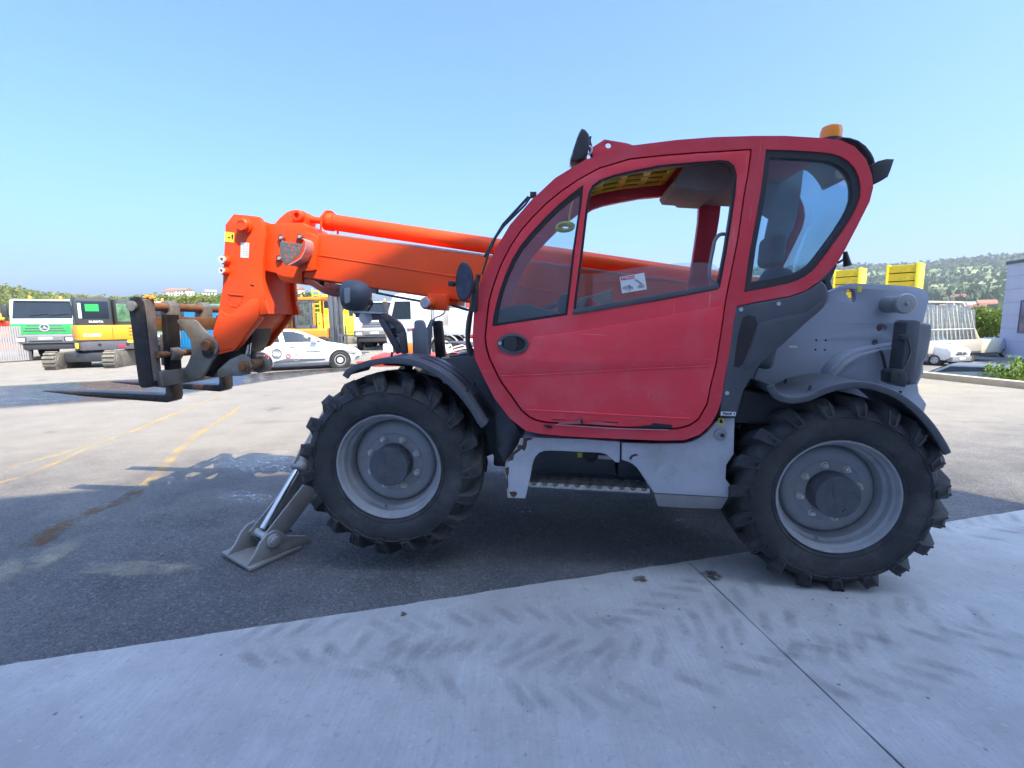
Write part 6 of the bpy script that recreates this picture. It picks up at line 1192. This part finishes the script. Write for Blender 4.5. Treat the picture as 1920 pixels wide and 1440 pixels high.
def van():
    c = G(1752, 686, -1.3); t = thing('panel_van', 'white delivery van with a dark bumper, in front of the glass truck', 'van', (c.x + 1.15, c.y + .2, -1.3), R(-72))
    pr = [(-4.6, .35), (.15, .35), (.5, .5), (.55, .9), (.35, 1.12), (-.45, 1.25), (-1.05, 1.95), (-1.4, 2.05), (-4.6, 2.05)]; b = MB(); b.loft([[Vector((x, y * (.97 if z > 1.3 else 1), z)) for x, z in pr] for y in (-.92, .92)]); bd = b.build('body', WHT, t, .08, 3)
    panel('windscreen', M('van_glass', (.16, .26, .29), .12, spec=.2), bd, [(-.47, -.80, 1.28), (-.47, .80, 1.28), (-1.03, .74, 1.92), (-1.03, -.74, 1.92)], .02)
    for s in (-1, 1):
        q = [(-.75, .90 * s, 1.2), (-1.9, .90 * s, 1.2), (-1.9, .90 * s, 1.75), (-1.15, .90 * s, 1.75)]; panel('side_window', DKGL, bd, q[::-1] if s < 0 else q, .02); part('headlight', LAMP, t, (.25, .5, .55 * s, .88 * s, .80, 1.0), bev=.04); part('mirror', BLACK, t, (-.8, -.6, .95 * s, 1.12 * s, 1.25, 1.5), bev=.03)
        for x in (-.35, -3.6): road_wheel(t, x, .93 * s, .34, .22, s, ALU, 5)
    part('bumper', M('bumper_dark', (.22, .23, .24), .5), t, (.3, .62, -.9, .9, .28, .60), bev=.06); part('grille', INK, t, (.5, .58, -.5, .5, .72, .78), (.5, .58, -.4, .4, .84, .88), bev=.01); part('number_plate', STK, t, (.61, .63, -.26, .26, .42, .53), bev=0); b = MB(); b.add([(.585, 0, 1.04), (.585, .10, .88), (.585, 0, .72), (.585, -.10, .88), (.60, 0, .88)], [(0, 1, 4), (1, 2, 4), (2, 3, 4), (3, 0, 4), (0, 3, 2, 1)]); b.build('diamond_badge', ALU, t)
van()
def glass_truck():
    a, c = G(1764, 684, -1.3), G(1872, 676, -1.3); d = c - a; d.z = 0; an = math.atan2(d.y, d.x); Lg = d.length
    t = thing('glazier_truck', 'dropside truck carrying an upright rack of glass panes on the lower road', 'truck', (a.x, a.y, -1.3), an)   # x to its tail
    part('dropside', M('dropside_cream', (.46, .44, .38), .5), t, (-1.5, Lg * .66, 0, .06, .75, 1.55), (-1.5, Lg * .66, 2.0, 2.06, .75, 1.55), (Lg * .66 - .06, Lg * .66, .06, 2.0, .75, 1.55), bev=.01); part('bed', DGREY, t, (-1.5, Lg * .66, 0, 2.06, .62, .75), bev=.01)
    part('tail_body', M('tail_cream', (.62, .58, .46), .5), t, (Lg * .66, Lg, 0, 2.0, .6, 1.5), bev=.02); part('chassis', INK, t, (-4, Lg, .6, 1.5, .4, .62), bev=.02)
    gt = .0; sp = [(-1.4, 1.5), (-1.1, 4.0), (Lg * .45, 4.0), (Lg * .68, 1.5)]
    fr = MB()
    for y in (.75, 1.3): fr.beam((Lg * .45, y, 4.0), (Lg * .8, y, 1.5), .12, .35, (0, 1, 0)); fr.beam((-1.1, y, 4.0), (-1.4, y, 1.5), .1, .1, (0, 1, 0))
    fr.bb(-1.1, Lg * .45, .72, 1.32, 3.95, 4.05); fr.build('rack', MATS['tail_cream'], t, .01)
    pm_ = MB().bb(0, .02, -.35, .35, 0, 2.4).mesh('pane', M('stacked_glass', (.48, .50, .48), .3, var=.5, scale=3), .004, 1)
    n = 22
    for k in range(n):
        u = k / (n - 1); o = link('pane', pm_, t, (-1.3 + (Lg * .60 + 1.3) * u, .55 + rnd.uniform(-.05, .05), 1.5)); o.rotation_euler = (rnd.uniform(-.03, .03), -.16 - .10 * u, rnd.uniform(-.1, .1)); o.scale = (1, 1, rnd.uniform(.85, 1.0))
    st_ = MB()
    for k in range(12): u = k / 11; st_.beam((-1.2 + (Lg * .6 + 1.2) * u, .15, 1.5), (-1.35 + (Lg * .52 + 1.2) * u, .3, 3.6 + rnd.uniform(-.2, .2)), .05, .05)
    st_.bb(-1.3, Lg * .55, .16, .2, 2.2, 2.28); st_.build('rack_bar', M('rack_white', (.48, .48, .45), .5), t, .005)
    for x in (.4, -3.2, Lg * .55): road_wheel(t, x, .1, .40, .3, -1, DGREY, 6); road_wheel(t, x, 1.95, .40, .3, 1, DGREY, 6)
    part('cab', WHT, t, (-4.2, -1.7, .05, 2.0, .5, 2.3), bev=.15, seg=3); part('cab_window', DKGL, t, (-3.9, -2.6, .03, .06, 1.4, 2.0), bev=.01); part('tail_frame', WORN, t, (Lg * .6, Lg + .3, .2, 1.8, .42, .58), bev=.01)
glass_truck()
def plain_car(name, label, c, rz, mat, z=-1.3):
    t = thing(name, label, 'car', (c.x, c.y, z), rz); pr = [(-.75, .3), (3.3, .3), (3.4, .5), (3.3, .72), (2.3, .92), (1.55, 1.38), (.1, 1.42), (-.55, .98), (-.8, .9), (-.82, .5)]
    b = MB(); b.loft([[Vector((x, y * (.78 if z > 1.2 else 1), z)) for x, z in pr] for y in (-.85, .85)]); bd = b.build('body', mat, t, .07, 3)
    for s in (-1, 1):
        q = [(2.1, .80 * s, .95), (-.35, .80 * s, .98), (.15, .68 * s, 1.34), (1.5, .68 * s, 1.32)]; panel('side_window', DKGL, bd, q[::-1] if s < 0 else q, .03)
        for x in (0, 2.6): road_wheel(t, x, .87 * s, .32, .2, s, ALU, 5)
    panel('windscreen', DKGL, bd, [(2.28, -.74, .96), (2.28, .74, .96), (1.62, .62, 1.35), (1.62, -.62, 1.35)], .02); part('tail_light', REDL, t, (-.85, -.78, -.8, -.55, .65, .85), (-.85, -.78, .55, .8, .65, .85), bev=.01); part('headlight', LAMP, t, (3.28, 3.36, -.8, -.5, .55, .7), (3.28, 3.36, .5, .8, .55, .7), bev=.01)
plain_car('parked_car', 'dark grey car of which only the roof shows above the kerb, beside the leafy shrub', at(1906, 700, 15.6), R(128), M('car_slate', (.12, .14, .17), .3, coat=.4)); plain_car('parked_car', 'silver car parked between the glass truck and the lilac hall', at(1858, 655, 37) , R(15), M('car_silver', (.45, .48, .52), .3, metal=.4))
# ================================================================== TREES, HILLS, HOUSES, AIR
def leaf_mat(name, c1, c2, tr=.35):
    m = bpy.data.materials.new(name); m.use_nodes = True; t = m.node_tree; N, L = t.nodes, t.links; b = N['Principled BSDF']; g = N.new('ShaderNodeNewGeometry'); oi = N.new('ShaderNodeObjectInfo')
    n = nz(N, L, g.outputs['Position'], .35, 4); q = mth(N, L, 'ADD', mth(N, L, 'MULTIPLY', g.outputs['Random Per Island'], .6), mth(N, L, 'MULTIPLY', n, .5)); c = mixc(N, L, rng(N, L, q, .2, .9), c1, c2); L.new(c, b.inputs['Base Color']); b.inputs['Roughness'].default_value = .6; b.inputs['Specular IOR Level'].default_value = .25
    td = N.new('ShaderNodeBsdfTranslucent'); L.new(c, td.inputs[0]); mx = N.new('ShaderNodeMixShader'); mx.inputs[0].default_value = tr; L.new(b.outputs[0], mx.inputs[1]); L.new(td.outputs[0], mx.inputs[2]); L.new(mx.outputs[0], N['Material Output'].inputs[0]); MATS[name] = m; return m
LEAF = leaf_mat('leaf_fresh', (.07, .135, .018), (.20, .27, .035)); LEAFD = leaf_mat('leaf_mid', (.035, .075, .018), (.10, .15, .03)); LEAFF = leaf_mat('leaf_far', (.035, .065, .030), (.085, .12, .045), .15); LEAFY = leaf_mat('leaf_olive', (.14, .18, .035), (.28, .29, .07))
BARK = M('bark', (.10, .08, .06), .9, var=.3, bump=.4)
def leaves(v, f, c, rad, n, size, squash=.8):
    for _ in range(n):
        while True:
            d = Vector((rnd.uniform(-1, 1), rnd.uniform(-1, 1), rnd.uniform(-1, 1)))
            if .25 < d.length < 1: break
        p = c + Vector((d.x * rad, d.y * rad, d.z * rad * squash)); a = Vector((rnd.gauss(0, 1), rnd.gauss(0, 1), rnd.gauss(0, 1))).normalized(); q = a.orthogonal().normalized(); w = a.cross(q); s = size * rnd.uniform(.6, 1.35); i = len(v)
        v += [p - q * s, p + w * s * .45, p + q * s, p - w * s * .45]; f.append((i, i + 1, i + 2, i + 3))
def tree(name, label, cat, x, y, z, h, rad, leaf, clumps=26, per=70, size=.28, group=None, trunk=True):
    t = thing(name, label, cat, (x, y, z), 0, group); v, f = [], []; cs = []
    for k in range(clumps):
        a = rnd.uniform(0, 2 * math.pi); r = rad * math.sqrt(rnd.random()) * .8; zc_ = h * (.35 if trunk else .12) + rnd.random() ** .8 * h * (.55 if trunk else .7); r *= (1 - .55 * abs(zc_ / h - .55)); c = Vector((r * math.cos(a), r * math.sin(a), zc_)); cs.append(c); leaves(v, f, c, rad * rnd.uniform(.26, .44), per, size)
    me = bpy.data.meshes.new('crown'); me.from_pydata(v, [], f); me.materials.append(leaf); link('crown', me, t)
    b = MB(); b.cyl((0, 0, -.1), (0, 0, h * .6), h * .028, h * .012, 8)
    for c in cs[::4]: b.cyl((0, 0, h * .3), c, h * .012, h * .004, 6)
    b.build('trunk', BARK, t); return t
p = at(1826, 665, 46); tree('leafy_tree', 'bright green bushy tree behind the glass truck', 'tree', p.x, p.y, -1.3, 3.7, 3.2, LEAF, 40, 130, .17)
p = at(1880, 668, 50); tree('leafy_tree', 'fresh green tree against the left edge of the lilac hall', 'tree', p.x - 1.5, p.y + 2, -1.3, 3.0, 2.4, LEAF, 26, 110, .17)
p = at(1908, 705, 13.5); tree('leafy_shrub', 'bright leafy shrub rising over the kerb in front of the dark car', 'shrub', p.x + .5, p.y, -.6, 1.25, 1.0, LEAF, 26, 40, .07, trunk=False)
p = at(1876, 706, 15); tree('leafy_shrub', 'low spreading shrub over the kerb, left of the taller one', 'shrub', p.x + .5, p.y, -.7, 1.0, .9, LEAF, 18, 40, .07, trunk=False)
# grass along the bank
v, f = [], []
for _ in range(2600):
    q = K0.lerp(K1, rnd.uniform(.12, .55)); s = rnd.uniform(.1, 1.6); p = Vector((q.x + pd.x * s, q.y + pd.y * s, .02 - .2 * s)); a = rnd.uniform(0, 6.28); w = Vector((math.cos(a), math.sin(a), 0)) * .012; h_ = rnd.uniform(.05, .2); i = len(v); v += [p - w, p + w, p + Vector((rnd.uniform(-.05, .05), rnd.uniform(-.05, .05), h_))]; f.append((i, i + 1, i + 2))
me = bpy.data.meshes.new('bank_grass'); me.from_pydata(v, [], f); me.materials.append(LEAF); props(link('bank_grass', me), kind='stuff')
# tree belt beyond the yard on the left: single trees, then rising ground with woods
belt = [(30, 552, 120), (75, 557, 135), (118, 560, 110), (165, 561, 125), (215, 560, 118), (250, 557, 140), (300, 555, 150), (338, 557, 128), (372, 553, 100), (410, 556, 140), (530, 552, 150), (552, 548, 130), (575, 553, 160), (600, 560, 150), (640, 564, 150), (690, 566, 160)]
BELT = ['olive green tree above the left amber beacon of the green and white truck', 'fresh green tree above the cab roof of the green and white truck', 'olive green tree above the right amber beacon of the green and white truck', 'dark green tree above the left half of the orange excavator', 'olive green tree above the right half of the orange excavator', 'fresh green tree just left of the black side plate of the fork carriage', 'olive green tree above the rusty upper shaft of the fork carriage', 'dark green tree above the middle of the blue container', 'olive green bush-like tree above the teal roof edge, nearer than its neighbours', 'fresh green tree just left of the orange boom head', 'olive green tree just right of the orange boom head', 'dark green tree above the orange guard of the forklift', 'olive green tree behind the forklift mast', 'fresh green tree behind the lattice guard of the yellow crawler machine', 'olive green tree behind the cab of the yellow crawler machine', 'dark green tree behind the white lorry next to the round lamp']
for k, (px, py, Y) in enumerate(belt):
    q = at(px, py, Y); h_ = q.z + 2.2
    t = tree('belt_tree', BELT[k], 'tree', q.x, q.y, -2.2, h_, h_ * rnd.uniform(.42, .6), (LEAFY, LEAF, LEAFY, LEAFD)[k % 4], 26, 190, .32, 'trees beyond the yard')
def hill(name, az0, az1, d0, d1, prof, base, mat, na=90, nd=26, rough=.06):
    """slope rising from distance d0 to a ridge at d1 whose skyline is prof (px -> py)"""
    v = []; f = []
    def sky_z(px, d):
        for i in range(len(prof) - 1):
            if prof[i][0] <= px <= prof[i + 1][0]: u = (px - prof[i][0]) / (prof[i + 1][0] - prof[i][0]); py = prof[i][1] * (1 - u) + prof[i + 1][1] * u; break
        r_ = ray(px, py); s = d / math.hypot(r_.x, r_.y); return r_, CH + r_.z * s
    pts = {}
    for i in range(na + 1):
        px = az0 + (az1 - az0) * i / na
        r_, zr = sky_z(px, d1); u_ = Vector((r_.x, r_.y)).normalized()
        for j in range(nd + 1):
            s = j / nd; d = d0 + (d1 * 1.25 - d0) * s; e = min(1., (d - d0) / (d1 - d0)); z = base + (zr - base) * (e ** 1.15) * (1 + rough * math.sin(i * .9 + j * 1.7) * math.sin(j * .8 + i * .23) * (1 - e)) - max(0, d - d1) * .25
            v.append((u_.x * d, u_.y * d, z))
    for i in range(na):
        for j in range(nd): a = i * (nd + 1) + j; f.append((a, a + nd + 1, a + nd + 2, a + 1))
    me = bpy.data.meshes.new(name); me.from_pydata(v, [], f); me.shade_smooth(); me.materials.append(mat); o = props(link(name, me), kind='structure'); return v, nd
def hill_m(t, N, L, b):
    g = N.new('ShaderNodeNewGeometry'); v = g.outputs['Position']; mp = N.new('ShaderNodeMapping'); mp.inputs['Scale'].default_value = (.010, .010, .022); L.new(v, mp.inputs[0]); vo = N.new('ShaderNodeTexVoronoi'); vo.inputs['Scale'].default_value = 1; L.new(mp.outputs[0], vo.inputs['Vector']); a = nz(N, L, v, .02, 6)
    sx = N.new('ShaderNodeSeparateColor'); L.new(vo.outputs['Color'], sx.inputs[0]); c = mixc(N, L, sx.outputs[0], (.16, .22, .06), (.34, .33, .14)); c = mixc(N, L, rng(N, L, a, .4, .7, 0, .6), c, (.06, .10, .03)); L.new(c, b.inputs['Base Color']); b.inputs['Roughness'].default_value = .95
HM = ground_mat('hill_meadows', hill_m)
PR = [(900, 520), (1300, 512), (1560, 503), (1620, 500), (1666, 502), (1727, 499), (1744, 495.5), (1798, 491), (1850, 487), (1900, 483), (1960, 478), (2300, 470), (2800, 500)]
hv, hn = hill('hills', 1150, 2700, 330, 1500, PR, -8, HM)
PL = [(-900, 524), (-300, 528), (-60, 534), (0, 538), (40, 547), (90, 555), (160, 560), (230, 562), (290, 556), (345, 553), (400, 555), (470, 552), (530, 547), (560, 547), (600, 558), (700, 571), (900, 586), (1150, 596)]
lv, ln = hill('hills', -800, 1100, 170, 420, PL, -2.2, HM, 80, 14, .03)
# woods
def wood(name, hv, nd, n, leaf, size, hfun, per=9):
    v, f = [], []; m = len(hv) // (nd + 1)
    for _ in range(n):
        i = rnd.randrange(m - 1); j = rnd.randrange(nd - 2); a, c, e = Vector(hv[i * (nd + 1) + j]), Vector(hv[(i + 1) * (nd + 1) + j]), Vector(hv[i * (nd + 1) + j + 1]); u, w = rnd.random(), rnd.random(); p = a + (c - a) * u + (e - a) * w
        if rnd.random() > hfun(p, j / nd, i): continue
        s = size * rnd.uniform(.6, 1.3)
        for _k in range(per):
            d = Vector((rnd.gauss(0, .5), rnd.gauss(0, .5), abs(rnd.gauss(.5, .4)))) * s; q = Vector((rnd.gauss(0, 1), rnd.gauss(0, 1), rnd.gauss(0, .7))).normalized(); r_ = q.orthogonal().normalized() * s * .42; w_ = q.cross(r_.normalized()) * s * .36; b0 = p + d; k0 = len(v); v += [b0 - r_, b0 + w_, b0 + r_ * .9, b0 - w_]; f.append((k0, k0 + 1, k0 + 2, k0 + 3))
    me = bpy.data.meshes.new(name); me.from_pydata(v, [], f); me.materials.append(leaf); props(link(name, me), kind='stuff')
from mathutils import noise
def dens_r(p, e, i):
    n = noise.noise(Vector((p.x * .0045, p.y * .0045, p.z * .02))); return 1. if (e > .60 and n > -.34) or (n > .10 and e > .36) else (.30 if n > .05 else .05)
wood('woods', hv, hn, 30000, LEAFF, 7.5, dens_r, 7)
wood('woods', lv, ln, 12000, LEAFY, 2.2, lambda p, e, i: .9 if noise.noise(Vector((p.x * .02, p.y * .02, 0))) > -.2 else .25)
# houses on the slopes
hw = [M('house_wall_%s' % n, c, .8) for n, c in (('white', (.7, .68, .62)), ('cream', (.6, .52, .40)), ('grey', (.5, .48, .45)))]; hr = [M('house_roof_%s' % n, c, .8) for n, c in (('tile', (.36, .15, .09)), ('brown', (.24, .15, .11)), ('grey', (.28, .26, .25)))]
HWM, HRM = [], []
for m_ in hw: HWM.append(MB().bb(-6, 6, -4.5, 4.5, -3, 5.5).mesh('wall', m_))
for m_ in hr: HRM.append(MB().prism([(-5.2, 5.3), (5.2, 5.3), (0, 8.4)], -6.6, 6.6).mesh('roof', m_))
wm_ = MB()
for k in (-4, -1, 2): wm_.bb(k, k + 1.4, -4.56, -4.5, 2.6, 4.2); wm_.bb(k, k + 1.4, -4.56, -4.5, -.4, 1.2)
wmm = wm_.mesh('window', DKGL)
def house(p, k, label, grp, s=1.):
    t = thing('hill_house', label, 'house', p, rnd.uniform(0, 3.1), grp); t.scale = (s, s, s); link('wall', HWM[k % 3], t); r_ = link('roof', HRM[(k // 2) % 3], t, rot=(0, 0, math.pi / 2)); link('window', wmm, t); return t
hs = [(1745, 597), (1752, 590), (1760, 604), (1768, 582), (1776, 596), (1783, 574), (1790, 588), (1796, 567), (1806, 578), (1815, 562), (1822, 583), (1834, 574), (1848, 580), (1856, 588), (1838, 596), (1864, 576), (1870, 592), (1742, 575), (1736, 565), (1850, 562), (1758, 560), (1780, 612), (1764, 617), (1748, 612), (1812, 592)]
def on_hill(px, py, hv, nd):
    best = None
    for q in hv:
        d = Vector(q) - CP; zf_ = d.dot(fw)
        if zf_ <= 0: continue
        x, y = 960 + FPX * d.dot(rt) / zf_, 720 - FPX * d.dot(up) / zf_; e = (x - px) ** 2 + (y - py) ** 2 * 4
        if best is None or e < best[0]: best = (e, zf_)
    r_ = ray(px, py); return CP + r_ * best[1]
for k, (px, py) in enumerate(hs):
    where = 'next to the counterweight' if px < 1752 else 'above the left of the glass rack' if px < 1775 else 'above the middle of the glass rack' if px < 1800 else 'above the bright green tree' if px < 1840 else 'beside the lilac hall'
    house(on_hill(px, py, hv, hn), k, '%s house, %s roof, %s, %s' % (('white', 'cream', 'grey')[k % 3], ('tiled red', 'brown', 'grey')[(k // 2) % 3], 'high on the slope' if py < 570 else 'half way up' if py < 586 else 'low on the slope' if py < 600 else 'lowest row', where), 'houses on the hillside', .85)
HL = ['white house at the left end of the row above the rusty fork shaft', 'cream house, second from the left above the rusty fork shaft', 'grey house in the middle of the row above the rusty fork shaft', 'white house with a brown roof, third before the orange boom head', 'cream house with a grey roof, second before the orange boom head', 'grey house right beside the orange boom head on the horizon', 'white house on the wooded rise just right of the orange boom head', 'cream house on the wooded rise above the orange forklift']
for k, (px, py) in enumerate([(316, 553), (328, 551), (342, 550), (356, 551), (386, 554), (396, 553), (548, 546), (560, 548)]): house(at(px, py + 3, 330), k, HL[k], 'houses on the left horizon', .55)
# air
b = MB(); b.bb(-2600, 3200, -160, 2300, -3.4, 250); hz = b.build('haze', bpy.data.materials.new('haze_air')); hz['kind'] = 'stuff'
hm = hz.data.materials[0]; hm.use_nodes = True; N, L = hm.node_tree.nodes, hm.node_tree.links; N.remove(N['Principled BSDF']); pv = N.new('ShaderNodeVolumePrincipled'); pv.inputs['Color'].default_value = (.93, .98, 1, 1); pv.inputs['Density'].default_value = HAZE; pv.inputs['Anisotropy'].default_value = .2; L.new(pv.outputs[0], N['Material Output'].inputs['Volume'])
